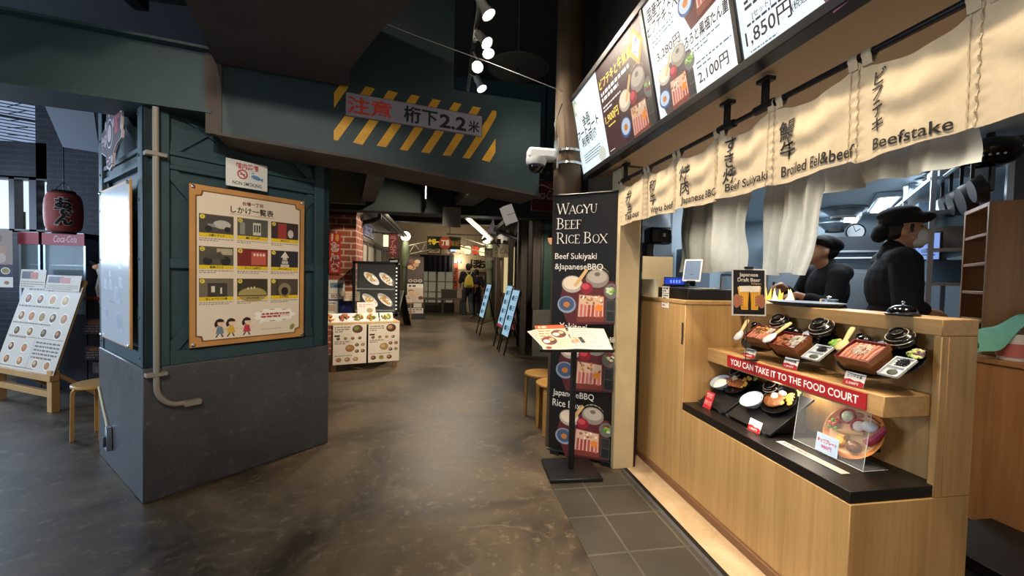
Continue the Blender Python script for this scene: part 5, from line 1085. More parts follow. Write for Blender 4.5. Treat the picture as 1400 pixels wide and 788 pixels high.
# pots and ladles hanging on a rail above the masked cook
hr = thing('pot_rail', 'steel rail of hanging cookware above the masked cook', 'rail', (3.45, 2.3, 2.2), R(45)); k = MB(); k.tube([(-.45, 0, 0), (.5, 0, 0)], .012, m_stain, 8); k.tube([(-.4, 0, 0), (-.4, 0, .18)], .008, m_stain, 6); k.tube([(.45, 0, 0), (.45, 0, .18)], .008, m_stain, 6); k.build('rail', hr)
MR = T(3.45, 2.3, 2.2) @ RZ(R(45))
for i, (x, r_, lab) in enumerate(((-.32, .09, 'small black pan hanging at the near end of the rail'), (-.1, .12, 'large black pan hanging second on the rail'), (.14, .10, 'black pan hanging third on the rail'), (.36, .09, 'black pan hanging at the far end of the rail'))):
    t = thing('hanging_pan', lab, 'pan', group='pans on the rail', M=MR @ T(x, -.02, 0)); k = MB(); k.lathe([(0, 0), (r_ * .8, 0), (r_, .05), (r_ * .97, .05), (r_ * .78, .006), (0, .006)], m_black, 26, M=T(0, 0, -.12 - r_) @ RX(R(75))); k.build('pan', t); k = MB(); k.bar((0, 0, .012), (0, .0, -.13), .018, .008, m_black); k.build('handle', t)
# ================================================================== BY THE POST: hanging banner, menu stand, stools, log pole, camera
bn = thing('hanging_banner', 'tall black banner with white WAGYU lettering and meal photos', 'banner', M=fr((.853, 3.128, 0), (.804, -.594, 0), (0, 0, 1)))
BW = .515
k = MB(); k.sheet(lambda a, b: (BW * a, .035 + 1.995 * b, .006 * math.sin(a * 3.2 + b * 4) + .003 * math.sin(b * 11)), 12, 30, mat('black banner vinyl', '#15120f', .35, noise=.2, scale=4), .002); k.build('cloth', bn)
k = MB(); k.tube([(-.01, 2.035, 0), (BW + .01, 2.035, 0)], .008, m_blackp, 8); k.tube([(-.01, .03, 0), (BW + .01, .03, 0)], .01, m_blackp, 8); k.build('rail', bn)
k = MB(); k.box(.02, .09, .0, .03, -.1, .02, m_blackp); k.box(BW - .09, BW - .02, .0, .03, -.1, .02, m_blackp); k.tube([(BW / 2, .02, -.03), (BW / 2, 2.03, -.03)], .008, m_blackp, 8); k.build('foot', bn)
bw = P('#ece6dc', .5); zz = .013
# serif capitals drawn as strokes: vertical stems, thin bars and small feet
SER = {'W': (1.25, [((0, 1), (.3, 0), 1), ((.3, 0), (.6, .95), 0), ((.6, .95), (.9, 0), 1), ((.9, 0), (1.2, 1), 0)], [(0, 1), (.6, .95), (1.2, 1)]), 'A': (.9, [((0, 0), (.42, 1), 0), ((.42, 1), (.85, 0), 1), ((.15, .35), (.68, .35), 0)], [(0, 0), (.85, 0)]),
       'G': (.95, [('arc', .45, .5, .45, .5, 40, 330, 1), ((.85, .05), (.85, .42), 1)], [(.85, .42)]), 'Y': (.85, [((0, 1), (.42, .48), 1), ((.42, .48), (.82, 1), 0), ((.42, .48), (.42, 0), 1)], [(0, 1), (.82, 1), (.42, 0)]),
       'U': (.9, [((.12, 1), (.12, .35), 1), ('arc', .43, .35, .31, .35, 180, 360, 0), ((.74, .35), (.74, 1), 0)], [(.12, 1), (.74, 1)]), 'B': (.8, [((.12, 0), (.12, 1), 1), ('arc', .35, .75, .3, .25, -90, 90, 1), ('arc', .38, .25, .34, .25, -90, 90, 1), ((.12, 1), (.35, 1), 0), ((.12, .5), (.38, .5), 0), ((.12, 0), (.38, 0), 0)], [(.06, 1), (.06, 0)]),
       'E': (.75, [((.12, 0), (.12, 1), 1), ((.12, 1), (.62, 1), 0), ((.12, .52), (.5, .52), 0), ((.12, 0), (.66, 0), 0), ((.62, 1), (.62, .82), 0), ((.66, 0), (.66, .2), 0)], [(.06, 1), (.06, 0)]), 'F': (.7, [((.12, 0), (.12, 1), 1), ((.12, 1), (.62, 1), 0), ((.12, .52), (.5, .52), 0), ((.62, 1), (.62, .82), 0)], [(.06, 1), (.12, 0)]),
       'R': (.85, [((.12, 0), (.12, 1), 1), ('arc', .38, .74, .3, .26, -90, 90, 1), ((.12, 1), (.38, 1), 0), ((.12, .48), (.38, .48), 0), ((.38, .48), (.78, 0), 1)], [(.06, 1), (.12, 0), (.78, 0)]), 'I': (.4, [((.2, 0), (.2, 1), 1)], [(.2, 0), (.2, 1)]),
       'C': (.85, [('arc', .45, .5, .45, .5, 45, 315, 1)], [(.76, .85)]), 'O': (1.0, [('arc', .48, .5, .46, .5, 0, 360, 1)], []), 'X': (.9, [((0, 1), (.8, 0), 1), ((0, 0), (.8, 1), 0)], [(0, 1), (.8, 0), (0, 0), (.8, 1)]), ' ': (.4, [], [])}
def serif(mb, s, x0, y, h, m, z, small=.78, first=True, cx_=.8):
    x = 0.0; base = len(mb.v)
    t1, t0 = .115, .045
    prev = ' '
    for ch in s:
        c = 1. if prev == ' ' and first else small
        adv, st, feet = SER[ch]; H_ = h * c
        for q in st:
            if q[0] == 'arc':
                _, cx, cy, rx, ry, a0, a1, thick = q; n = 16
                for i in range(n):
                    b0, b1 = R(a0 + (a1 - a0) * i / n), R(a0 + (a1 - a0) * (i + 1) / n)
                    w0 = t0 + (t1 - t0) * abs(math.cos(b0)) * thick; w1 = t0 + (t1 - t0) * abs(math.cos(b1)) * thick
                    pt = lambda b, w: (x + (cx + (rx - w) * math.cos(b)) * H_, y + (cy + (ry - w * .7) * math.sin(b)) * H_, z)
                    mb.poly([pt(b0, 0), pt(b1, 0), pt(b1, w1), pt(b0, w0)], m)
            else:
                a, b, th = q; w = (t1 if th else t0) * H_ / 2; A, B = Vector((x + a[0] * H_, y + a[1] * H_)), Vector((x + b[0] * H_, y + b[1] * H_)); d = (B - A).normalized(); n_ = Vector((-d.y, d.x)) * w
                mb.poly([(*(A - n_), z), (*(B - n_), z), (*(B + n_), z), (*(A + n_), z)], m)
        for fx, fy in feet: mb.rect(x + (fx - .13) * H_, y + fy * H_ - .02 * H_, x + (fx + .13) * H_, y + fy * H_ + .025 * H_, z, m)
        x += (adv + .06) * H_; prev = ch
    for i in range(base, len(mb.v)): v = mb.v[i]; mb.v[i] = (x0 + v[0] * cx_, v[1], v[2])
k = MB(); serif(k, 'WAGYU', .03, 1.885, .082, bw, zz, cx_=.9); serif(k, 'BEEF', .03, 1.772, .082, bw, zz, cx_=.9); serif(k, 'RICE BOX', .03, 1.66, .082, bw, zz, cx_=.9); k.build('lettering', bn, smooth=False)
for s_, x, z, w, h in (('Beef Sukiyaki', .02, 1.555, .33, .06), ('&JapaneseBBQ', .02, 1.475, .38, .06), ('Yakitori', .07, 1.02, .22, .052), ('JapaneseBBQ', .36 - .0, .94, .16, .05), ('JapaneseBBQ', .03, .49, .33, .062), ('Rice Box', .03, .415, .23, .055)):
    txt(bn, s_, x, z, h, bw, z=zz, w=w, align='LEFT', bold=.004)
k = MB(); foodphoto(k, .27, 1.25, .44, .0125, 0, random.Random(3)); foodphoto(k, .27, .74, .44, .0125, 0, random.Random(4)); foodphoto(k, .27, .22, .42, .0125, 0, random.Random(6)); k.build('meal_photo', bn, smooth=False)

ms = thing('menu_stand', 'black pedestal menu stand with a sloped top before the banner', 'menu stand', (.93, 2.79, 0), R(-3))
k = MB(); k.box(-.185, .185, -.165, .165, .003, .03, m_black); k.build('base', ms, bevel=.004)
k = MB(); k.box(-.018, .018, -.018, .018, .03, .93, m_black); k.build('pole', ms, bevel=.003)
MT = T(-.03, -.08, .975) @ RX(R(27)); k = MB(); k.box(-.255, .255, -.135, .135, -.012, 0, m_blackp); k.box(-.255, .255, -.14, -.133, -.012, .01, m_blackp); k.build('sloped_top', ms, bevel=.002, M=MT)
MW = T(.93, 2.79, 0) @ RZ(R(-3)) @ MT
def sheet(name, label, cat, M, w, h, paint, group=None, th=.0015, base='#e9e4d8', rg=.6):
    t = thing(name, label, cat, group=group, M=M); k = MB(); k.box(-w / 2, w / 2, -h / 2, h / 2, 0, th, P(base, rg)); k.build('paper', t, smooth=False)
    k = MB(); paint(k, w, h, th + .0004); k.build('print', t, smooth=False); return t
def pt_orange(k, w, h, z):
    k.rect(-w / 2, h * .34, w / 2, h / 2, z, P('#c8512c', .5)); lines(k, -w * .4, h * .37, w * .3, h * .47, 1, z + .0003, P('#e0d0b8', .5), rnd, .7); lines(k, -w * .45, -h * .12, -w * .05, h * .3, 4, z, P('#b0603a', .5), rnd, .35); lines(k, w * .0, -h * .4, w * .45, -h * .1, 4, z, P('#d8946a', .5), rnd, .4)
    for cx, cy, r_ in ((.2, .12, .25), (-.2, -.15, .25)):
        k.ell(cx * w, cy * h, r_ * w, r_ * w * .9, z + .0003, P('#6a3a34', .5)); k.ell(cx * w - .02, cy * h - .006, r_ * w * .45, r_ * w * .35, z + .0006, P('#e8dcc4', .5)); k.ell(cx * w + .02, cy * h + .014, r_ * w * .35, r_ * w * .3, z + .0009, P('#c0a070', .5)); k.ell(cx * w + .03, cy * h - .016, r_ * w * .35, r_ * w * .22, z + .0009, P('#3f3138', .5))
    k.ell(-w * .3, -h * .42, w * .1, h * .05, z + .0003, P('#7a2f30', .5))
def pt_table(k, w, h, z):
    for i in range(9): k.rect(-w * .46, -h * .4 + i * h * .095, w * .46, -h * .4 + i * h * .095 + .0008, z, P('#b9b6ae', .5)); lines(k, -w * .45, -h * .39 + i * h * .095, w * .45, -h * .39 + i * h * .095 + h * .07, 1, z, P('#8d8c88', .5), rnd, .4)
def pt_dark(k, w, h, z): k.rect(-w / 2, -h / 2, w / 2, h / 2, z, P('#2b2422', .5)); foodphoto(k, 0, 0, w * .9, z + .0002, 0, rnd)
sheet('menu_sheet', 'dark food photo sheet half hidden between two menus on the stand', 'menu', MW @ T(-.03, .0, .0005) @ RZ(R(12)), .2, .24, pt_dark, base='#2b2422')
sheet('menu_sheet', 'white menu corner sticking out left of the orange menu', 'menu', MW @ T(-.19, .01, .003) @ RZ(R(24)), .17, .22, pt_table, base='#bdb8ae')
sheet('orange_menu', 'orange and white menu of set meals on the sloped stand', 'menu', MW @ T(-.135, .01, .006) @ RZ(R(4)), .215, .285, pt_orange, base='#c4b8a2')
sheet('order_list', 'grey ruled list lying on the right of the sloped stand', 'menu', MW @ T(.115, .0, .003) @ RZ(R(-3)), .265, .25, pt_table, base='#bdb8ae')
# bentwood stools
m_ply = mat('honey bentwood', '#b98a48', .4, noise=.12, scale=8)
def stool(label, x, y, rz):
    t = thing('bentwood_stool', label, 'stool', (x, y, 0), rz, 'bentwood stools')
    k = MB(); k.lathe([(0, .425), (.165, .425), (.175, .43), (.175, .444), (.168, .45), (0, .45)], m_ply, 36); k.build('seat', t)
    for i in range(4):
        a = i * math.pi / 2 + .6; d = Vector((math.cos(a), math.sin(a), 0)); pts = [d * .07 + Vector((0, 0, .412))]
        for j in range(6): b = j / 5 * math.pi / 2; pts.append(d * (.125 + .035 * math.sin(b)) + Vector((0, 0, .377 + .035 * math.cos(b))))
        pts.append(d * .165 + Vector((0, 0, .002))); u = Vector((-d.y, d.x, 0)) * .025; k = MB()
        for p0, p1 in zip(pts[:-1], pts[1:]): k.bar(p0, p1, .05, .022, m_ply, up=d if abs((p1 - p0).normalized().z) > .6 else (0, 0, 1))
        k.build('leg', t, smooth=False)
    return t
stool('bentwood stool half behind the grey pillar on the left', -2.77, 3.87, .1)
stool('orange-lit bentwood stool just left of the black banner', .99, 3.93, .55)
stool('bentwood stool mostly hidden behind the black banner', 1.02, 3.56, .2)
# log pole with strapped security camera
lg = thing('log_pole', 'round weathered log pole rising behind the black banner', 'pole', (.985, 3.25, 0))
k = MB(); k.tube([(0, 0, 0), (.01, 0, 1.2), (.005, .01, 2.4), (.0, 0, 3.89)], [.125, .12, .115, .11], wood('log wood', '#33261a', '#5f4a33', .5, .7, 2, 1.3), 22); k.build('log', lg)
for z in (2.40, 2.30):
    k = MB(); k.lathe([(.1195, z), (.1215, z), (.1215, z + .018), (.1195, z + .018)], m_chrome, 26); k.build('strap', lg)
scm = thing('security_camera', 'silver dome security camera bracketed to the log pole', 'camera', (.71, 3.10, 2.262))
k = MB(); k.box(-.09, .13, -.06, .06, .03, .115, P('#c9ced0', .35)); k.build('housing', scm, bevel=.022, seg=3)
k = MB(); k.lathe([(0, -.02), (.07, -.01), (.078, .01), (.078, .045), (0, .045)], P('#c9ced0', .35), 30, M=T(-.02, 0, 0)); k.build('collar', scm); k = MB(); k.ball((-.02, 0, -.015), (.06, .06, .055), mat('black dome', '#07080a', .08, coat=.5), 22); k.build('dome', scm)
k = MB(); k.box(.13, .145, -.04, .04, -.03, .2, m_chrome); k.tube([(.14, .0, .2), (.12, 0, .32), (.19, .06, .5)], .006, m_black, 6); k.bar((.14, 0, .04), (.19, .12, .04), .02, .06, m_chrome); k.build('bracket', scm)
co = thing('cola_sign', 'dark red sign with flowing white script hanging over the passage', 'sign', M=fr((1.22, 4.95, 2.39), (.99, .0, 0), (0, 0, 1)))
k = MB(); k.box(-.16, .17, -.18, .18, -.05, 0, P('#5a1518', .4)); k.build('panel', co, bevel=.004); txt(co, 'Coca-Cola', .01, .02, .115, P('#b8a49a', .5), w=.29, shear=.35, bold=.01)
k = MB(); k.sheet(lambda a, b: (-.1 + .24 * a, .11 + .02 * math.sin(a * 6) + .012 * b, .0014), 14, 1, P('#a8948a', .5)); k.build('ribbon_mark', co, smooth=False)
k = MB(); k.bar((.0, .18, -.02), (.0, 1.5, -.02), .015, .015, m_black, up=(0, 0, 1)); k.build('hanger', co)
# ================================================================== ON THE STEEL PILLAR
m_frame = mat('orange brown printed frame', '#c08a4e', .45, noise=.15, scale=4); m_bolt = m_chrome
po = thing('trick_list_poster', 'large orange-framed poster with nine captioned photos on the pillar', 'poster', M=MP @ fr((.575, -.012, 1.415), (1, 0, 0), (0, 0, 1)))
PW, PH = .715, 1.025
k = MB(); k.box(-PW / 2, PW / 2, -PH / 2, PH / 2, 0, .012, m_frame); k.build('board', po, bevel=.002)
k = MB(); c_ = .03; ip = lambda w, h, c: [(-w / 2 + c, -h / 2), (w / 2 - c, -h / 2), (w / 2 - c * .8, -h / 2 + c * .8), (w / 2, -h / 2 + c), (w / 2, h / 2 - c), (w / 2 - c * .8, h / 2 - c * .8), (w / 2 - c, h / 2), (-w / 2 + c, h / 2), (-w / 2 + c * .8, h / 2 - c * .8), (-w / 2, h / 2 - c), (-w / 2, -h / 2 + c), (-w / 2 + c * .8, -h / 2 + c * .8)]
k.poly([(x, y, .0122) for x, y in ip(PW - .06, PH - .065, .035)], P('#6a4526', .5)); k.poly([(x, y, .0125) for x, y in ip(PW - .075, PH - .08, .035)], P('#e4d5bf', .5)); k.build('paper', po, smooth=False)
txt(po, 'しかけ一覧表', .0, .385, .048, P('#3a2c26', .5), z=.0132, bold=.02, w=.27)
txt(po, '台場一丁目', -.0, .432, .028, P('#7a3a34', .5), z=.0132, bold=.03, w=.13)
k = MB(); k.rect(-.14, .353, .14, .3555, .013, P('#a06058', .5))
caps = ['三輪トラック', '電話ちくわ屋', 'あポスト', '配達バイク', 'びっくり自販機', '占いしましょ', 'おしゃべりバス停', 'けんけんぱ', 'トンネル']
marks = 'イロハニホヘトチリ'
pal = [('#4a443e', '#b8b4ac'), ('#54524c', '#c8c4b4'), ('#3a2a2a', '#a03a34'), ('#54503f', '#23201e'), ('#7a2522', '#c05a48'), ('#2a2830', '#c8bfae'), ('#6f6552', '#3c362c'), ('#3a3320', '#a8945a'), ('#4f4436', '#8a7a60')]
for i in range(9):
    cx, cy = -.213 + (i % 3) * .214, .255 - (i // 3) * .205; a, b = pal[i]; w, h = .096, .062
    k.rect(cx - w, cy - .02 - .045, cx + w, cy + h + .018, .0127, P('#8a7048', .5)); k.rect(cx - w, cy - .04, cx + w, cy + h + .016, .013, P(a, .5)); k.rect(cx - w, cy - .065, cx + w, cy - .04, .0132, P('#e2c21e', .5))
    if i == 0: k.ell(cx + .03, cy + .02, .05, .028, .0134, P(b)); k.ell(cx - .045, cy - .012, .02, .02, .0136, P('#22201e')); k.ell(cx + .06, cy - .01, .018, .018, .0136, P('#22201e')); k.rect(cx - .05, cy, cx - .01, cy + .02, .0135, P('#8c8a86'))
    elif i == 1: k.rect(cx, cy - .03, cx + .05, cy + .055, .0134, P(b)); [k.rect(cx + .006 + j * .015, cy - .01, cx + .016 + j * .015, cy + .04, .0136, P('#3c3a38')) for j in range(3)]; k.rect(cx - .08, cy - .03, cx - .05, cy + .05, .0134, P('#8c8a80'))
    elif i == 2: k.rect(cx - .05, cy - .04, cx + .01, cy + .07, .0134, P(b)); k.ell(cx + .04, cy, .02, .03, .0136, P('#d0c4b8'))
    elif i == 3: k.ell(cx + .05, cy - .01, .03, .03, .0134, P(b)); k.ell(cx - .05, cy - .015, .026, .026, .0134, P(b)); k.poly([(cx - .06, cy, .0136), (cx + .05, cy, .0136), (cx + .02, cy + .05, .0136), (cx - .03, cy + .03, .0136)], P('#4c463c')); k.rect(cx + .0, cy + .03, cx + .09, cy + .07, .0133, P('#b0a488'))
    elif i == 4: k.rect(cx - .01, cy - .03, cx + .085, cy + .06, .0134, P(b)); [k.ell(cx + .01 + j * .02, cy + .04, .007, .01, .0136, P('#e8d8c0')) for j in range(4)]
    elif i == 5:
        for j, ww in enumerate((.03, .022, .016, .01)): k.rect(cx - ww, cy - .04 + j * .025, cx + ww, cy - .02 + j * .025, .0134, P(b))
        k.poly([(cx - .03, cy + .03, .0136), (cx + .03, cy + .03, .0136), (cx, cy + .075, .0136)], P('#d8d2c0'))
    elif i == 6: k.rect(cx - .05, cy - .04, cx + .06, cy + .05, .0134, P(b)); k.rect(cx - .03, cy - .01, cx - .01, cy + .03, .0136, P('#d8d0c0')); k.rect(cx + .02, cy - .02, cx + .03, cy + .02, .0136, P('#d8d0c0'))
    elif i == 7: k.ell(cx, cy - .03, .09, .05, .0134, P(b), 24); k.rect(cx - w, cy - .04, cx + w, cy - .034, .0136, P(a)); [k.ell(cx - .03 + j * .02, cy + .012 + j * .003, .004, .01, .0138, P('#d8d0b8')) for j in range(3)]
    else: k.ell(cx, cy, .045, .05, .0134, P(b)); k.ell(cx, cy - .01, .025, .03, .0136, P('#1e1a16')); k.rect(cx - .06, cy - .04, cx - .045, cy + .06, .0136, P('#3a3226'))
    k.ell(cx - w + .018, cy + h - .0, .014, .014, .014, P('#e8d24a'), 14)
    lines(k, cx - w, cy - .093, cx + w, cy - .07, 2, .013, P('#8f8272', .5), rnd, .5)
# three walking children and a speech cloud
def kid(x, col, hair, f=1):
    k.ell(x, -.365, .026, .026, .0132, P('#2a1e1a'), 16); k.ell(x + .006 * f, -.37, .02, .02, .0134, P('#e8c4a4'), 16); k.rect(x - .022, -.362, x + .022, -.347, .0136, P('#2a1e1a')); k.ell(x - .022 * f, -.375, .009, .02, .0136, P('#2a1e1a'), 10)
    k.poly([(x - .014, -.392, .0135), (x + .014, -.392, .0135), (x + .024, -.438, .0135), (x - .024, -.438, .0135)], P(col)); k.poly([(x - .014, -.4, .0134), (x - .045, -.415, .0134), (x - .042, -.423, .0134), (x - .012, -.41, .0134)], P('#e8c4a4')); k.poly([(x + .014, -.4, .0134), (x + .045, -.405, .0134), (x + .043, -.413, .0134), (x + .012, -.41, .0134)], P('#e8c4a4'))
    k.poly([(x - .012, -.438, .0134), (x - .004, -.438, .0134), (x - .018, -.462, .0134), (x - .027, -.46, .0134)], P('#4a3a3a')); k.poly([(x + .004, -.438, .0134), (x + .012, -.438, .0134), (x + .022, -.46, .0134), (x + .013, -.463, .0134)], P('#4a3a3a'))
for x, c in ((-.195, '#6f8494'), (-.13, '#d8b038'), (-.035, '#c43a4a')): kid(x, c, 0)
k.ell(.15, -.335, .135, .042, .0131, P('#6a5a50'), 28); k.ell(.15, -.335, .131, .039, .0133, P('#f4efe6'), 28)
for j in range(9): a = j * .7; k.ell(.15 + .12 * math.cos(a), -.335 + .036 * math.sin(a), .026, .016, .01325, P('#f4efe6'), 12)
k.poly([(.05, -.36, .0133), (.09, -.37, .0133), (.04, -.395, .0133)], P('#f4efe6')); lines(k, .06, -.355, .25, -.315, 2, .0136, P('#b0402e', .5), rnd, .6); lines(k, .06, -.44, .22, -.425, 1, .0134, P('#b8a890', .5), rnd, .4); k.ell(.27, -.43, .016, .024, .0134, P('#8a8a4a'), 10, -.5)
k.build('print', po, smooth=False)
for i in range(9):
    cx, cy = -.213 + (i % 3) * .214, .255 - (i // 3) * .205
    txt(po, caps[i], cx, cy - .0525, .015, P('#2a2018', .5), z=.0137, maxw=.15, bold=.03); txt(po, marks[i], cx - .078, cy + .062, .014, P('#2a2018', .5), z=.0143, bold=.04)
txt(po, '君はお台場一丁目で何回\n楽しい“しかけ”を発見できたかな？', .152, -.334, .03, P('#b0402e', .5), z=.0139, maxw=.2, bold=.01)
for x in (-1, 1):
    for y in (-1, 1): k = MB(); k.lathe([(0, .012), (.011, .012), (.011, .018), (.006, .021), (0, .021)], m_bolt, 14, M=T(x * (PW / 2 - .018), y * (PH / 2 - .018), 0)); k.build('bolt', po)
ns = thing('non_smoking_sign', 'white sign with a no smoking ring and blue fish', 'sign', M=MP @ fr((.546, -.006, 2.045), (1, 0, 0), (0, 0, 1)))
k = MB(); k.box(-.128, .128, -.09, .09, 0, .004, P('#dcdcd8', .45)); k.build('plate', ns, bevel=.001)
txt(ns, '館内禁煙', 0, .055, .042, P('#b8283c', .5), z=.0046, w=.14, bold=.025); txt(ns, 'NON SMOKING', 0, -.062, .024, P('#26262a', .5), z=.0046, w=.18, bold=.012)
k = MB()
for j in range(24):
    a, b = j * math.pi / 12, (j + 1) * math.pi / 12; pt = lambda r_, q: (-.03 + r_ * math.cos(q), -.0 + r_ * math.sin(q), .0046); k.poly([pt(.024, a), pt(.032, a), pt(.032, b), pt(.024, b)], P('#b8283c', .5))
k.poly([(-.05, .015, .005), (-.045, .02, .005), (-.01, -.015, .005), (-.015, -.02, .005)], P('#b8283c', .5)); k.rect(-.047, -.004, -.015, .002, .0048, P('#4a4a4e', .5))
k.ell(.055, -.008, .032, .014, .0046, P('#5a8ab8', .5), 20, -.25); k.poly([(.082, -.014, .0046), (.1, -.002, .0046), (.098, -.034, .0046)], P('#5a8ab8', .5)); k.ell(.035, .02, .009, .006, .0046, P('#8ab0d0', .5), 12); k.build('pictogram', ns, smooth=False)
lp = thing('map_poster', 'tall pale poster on the narrow face of the steel pillar', 'poster', M=MP @ fr((-.012, .512, 1.415), (0, -1, 0), (0, 0, 1)))
k = MB(); k.box(-.372, .372, -.508, .508, 0, .012, m_frame); k.build('board', lp, bevel=.002)
k = MB(); k.box(-.36, .352, -.5, .492, .012, .0135, mat('glossy pale print', '#d4dbe2', .18)); k.build('paper', lp, smooth=False)
txt(lp, '台場一丁目', .0, .40, .05, P('#8a94a4', .4), z=.0142, bold=.03, w=.22)
k = MB(); g_ = P('#98a2b2', .4); lines(k, -.16, .26, .2, .285, 1, .0142, g_, rnd, .6); lines(k, -.05, .2, .25, .24, 1, .0142, g_, rnd, .7); lines(k, -.05, .12, .25, .13, 1, .0142, g_, rnd, .3)
for x, y, s in ((-.2, .02, .03), (.15, .0, .04), (-.1, -.06, .03), (-.22, -.13, .05), (-.08, -.13, .05), (.17, -.11, .05), (.08, -.19, .08), (-.22, -.33, .06), (.12, -.36, .1)):
    k.ell(x, y, s * .7, s * .5, .0142, P('#aab4c4', .4), 9); k.poly([(x - s, y - s * .6, .014), (x + s, y - s * .8, .014), (x + s * .6, y + s * .5, .014), (x - s * .7, y + s * .7, .014)], P('#b9c2d0', .4))
lines(k, -.12, -.25, .1, -.24, 1, .0142, P('#c0a0a8', .4), rnd, .5); k.build('print', lp, smooth=False)
for x in (-1, 1):
    for y in (-1, 1): k = MB(); k.lathe([(0, .012), (.011, .012), (.011, .02), (.006, .024), (0, .024)], m_bolt, 14, M=T(x * .355, y * .49, 0)); k.build('bolt', lp)
lo = thing('cutout_logo', 'cut-out emblem with outlined characters high on the pillar', 'emblem', M=MP @ fr((-.03, .47, 2.215), (0, -1, 0), (0, 0, 1)))
sil = [(-.26, -.06), (-.14, -.1), (-.12, -.17), (-.05, -.2), (.02, -.18), (.05, -.1), (.12, -.06), (.24, -.04), (.26, .0), (.23, .02), (.25, .12), (.1, .14), (.08, .2), (.02, .17), (-.02, .24), (-.06, .19), (-.11, .2), (-.13, .1), (-.26, .06)]
k = MB(); k.prism(sil, .0, .012, P('#cfc4cc', .5)); k.build('outline', lo, smooth=False)
k = MB(); k.prism([(x * .95 - .002, y * .93) for x, y in sil], .012, .014, P('#4a3a44', .5)); k.build('dark_face', lo, smooth=False)
txt(lo, '台場', -.175, -.0, .085, P('#c0a8b4', .5), z=.0148, bold=.05, w=.13); txt(lo, '町', .165, .05, .12, P('#b04a5c', .5), z=.0148, bold=.06); txt(lo, '一丁目', -.03, -.14, .05, P('#d0c0c4', .5), z=.0148, bold=.04)
k = MB()
for r_, z, c in ((.085, .0144, '#cfc4cc'), (.075, .0148, '#3a2c34'), (.05, .0152, '#c8b4b8')): k.ell(-.03, .03, r_, r_ * 1.1, z, P(c, .5), 24)
for a in (0.2, 1.6, 2.8): k.ell(-.03 + .1 * math.cos(a), .06 + .1 * math.sin(a), .022, .03, .0152, P('#b8a8b0', .5), 12)
k.build('face_mark', lo, smooth=False); k = MB(); k.tube([(-.05, .18, -.0), (-.07, .3, .028)], .006, m_teal, 6); k.tube([(.0, .18, 0), (.02, .3, .028)], .006, m_teal, 6); k.build('wire', lo)
cp = thing('conduit', 'grey conduit running down the pillar to a small box', 'conduit', M=MP.copy())
m_con = mat('grey beige conduit', '#8a8478', .5)
k = MB(); pth = [(.055, -.035, 2.33), (.055, -.035, .72)] + [(.055 + .11 * (1 - math.cos(a)), -.035, .70 - .13 * math.sin(a)) for a in [j * math.pi / 2 / 8 for j in range(1, 9)]] + [(.19, -.035, .568)]
k.tube(pth, .0155, m_con, 12); k.build('pipe', cp); k = MB(); k.box(.185, .275, -.055, -.004, .545, .578, m_con); k.build('end_box', cp, bevel=.004)
for z in (.77, 2.06): k = MB(); k.box(.005, .105, -.054, -.0, z - .012, z + .012, m_con); k.build('clamp', cp, bevel=.003)
sw = thing('switch_box', 'small grey switch bracket low on the narrow pillar face', 'switch', M=MP @ fr((-.002, .74, .215), (0, -1, 0), (0, 0, 1)))
k = MB(); k.prism([(-.03, -.08), (.035, -.08), (.035, .0), (.02, .08), (-.02, .08)], 0, .03, m_stain); k.build('plate', sw, bevel=.003); k = MB(); k.box(-.012, .018, -.05, .02, .03, .045, m_steel); k.build('lever', sw, bevel=.003)
k = MB(); k.tube([(-.02, .02, .012), (-.1, .1, .008), (-.2, .17, .006), (-.33, .3, .006)], .007, P('#d8d2b8', .5), 8); k.build('cord', sw)
# ---- caution sign on the girder
cs = thing('caution_sign', 'grey height warning sign over black and yellow stripes', 'sign', M=MG @ T(1.1925, 2.526, .004))
k = MB(); k.box(-.48, .48, -.078, .078, 0, .012, mat('grey painted board', '#8f8f9a', .55, noise=.08, scale=6)); k.build('board', cs, bevel=.001)
k = MB(); ed = P('#6b4a3c', .7)
for a in ((-.48, .074, .48, .078), (-.48, -.078, .48, -.074), (-.48, -.078, -.476, .078), (.476, -.078, .48, .078)): k.rect(*a, .0126, ed)
k.build('rusty_edge', cs, smooth=False)
txt(cs, '注意', -.325, .0, .115, P('#d0402e', .5), z=.013, w=.29, bold=.022); txt(cs, '桁下', .02, .0, .115, P('#17171a', .5), z=.013, w=.24, bold=.022); txt(cs, '2.2', .255, -.008, .1, P('#17171a', .5), z=.013, w=.2, bold=.03); txt(cs, '米', .415, -.012, .085, P('#17171a', .5), z=.013, w=.09, bold=.025)
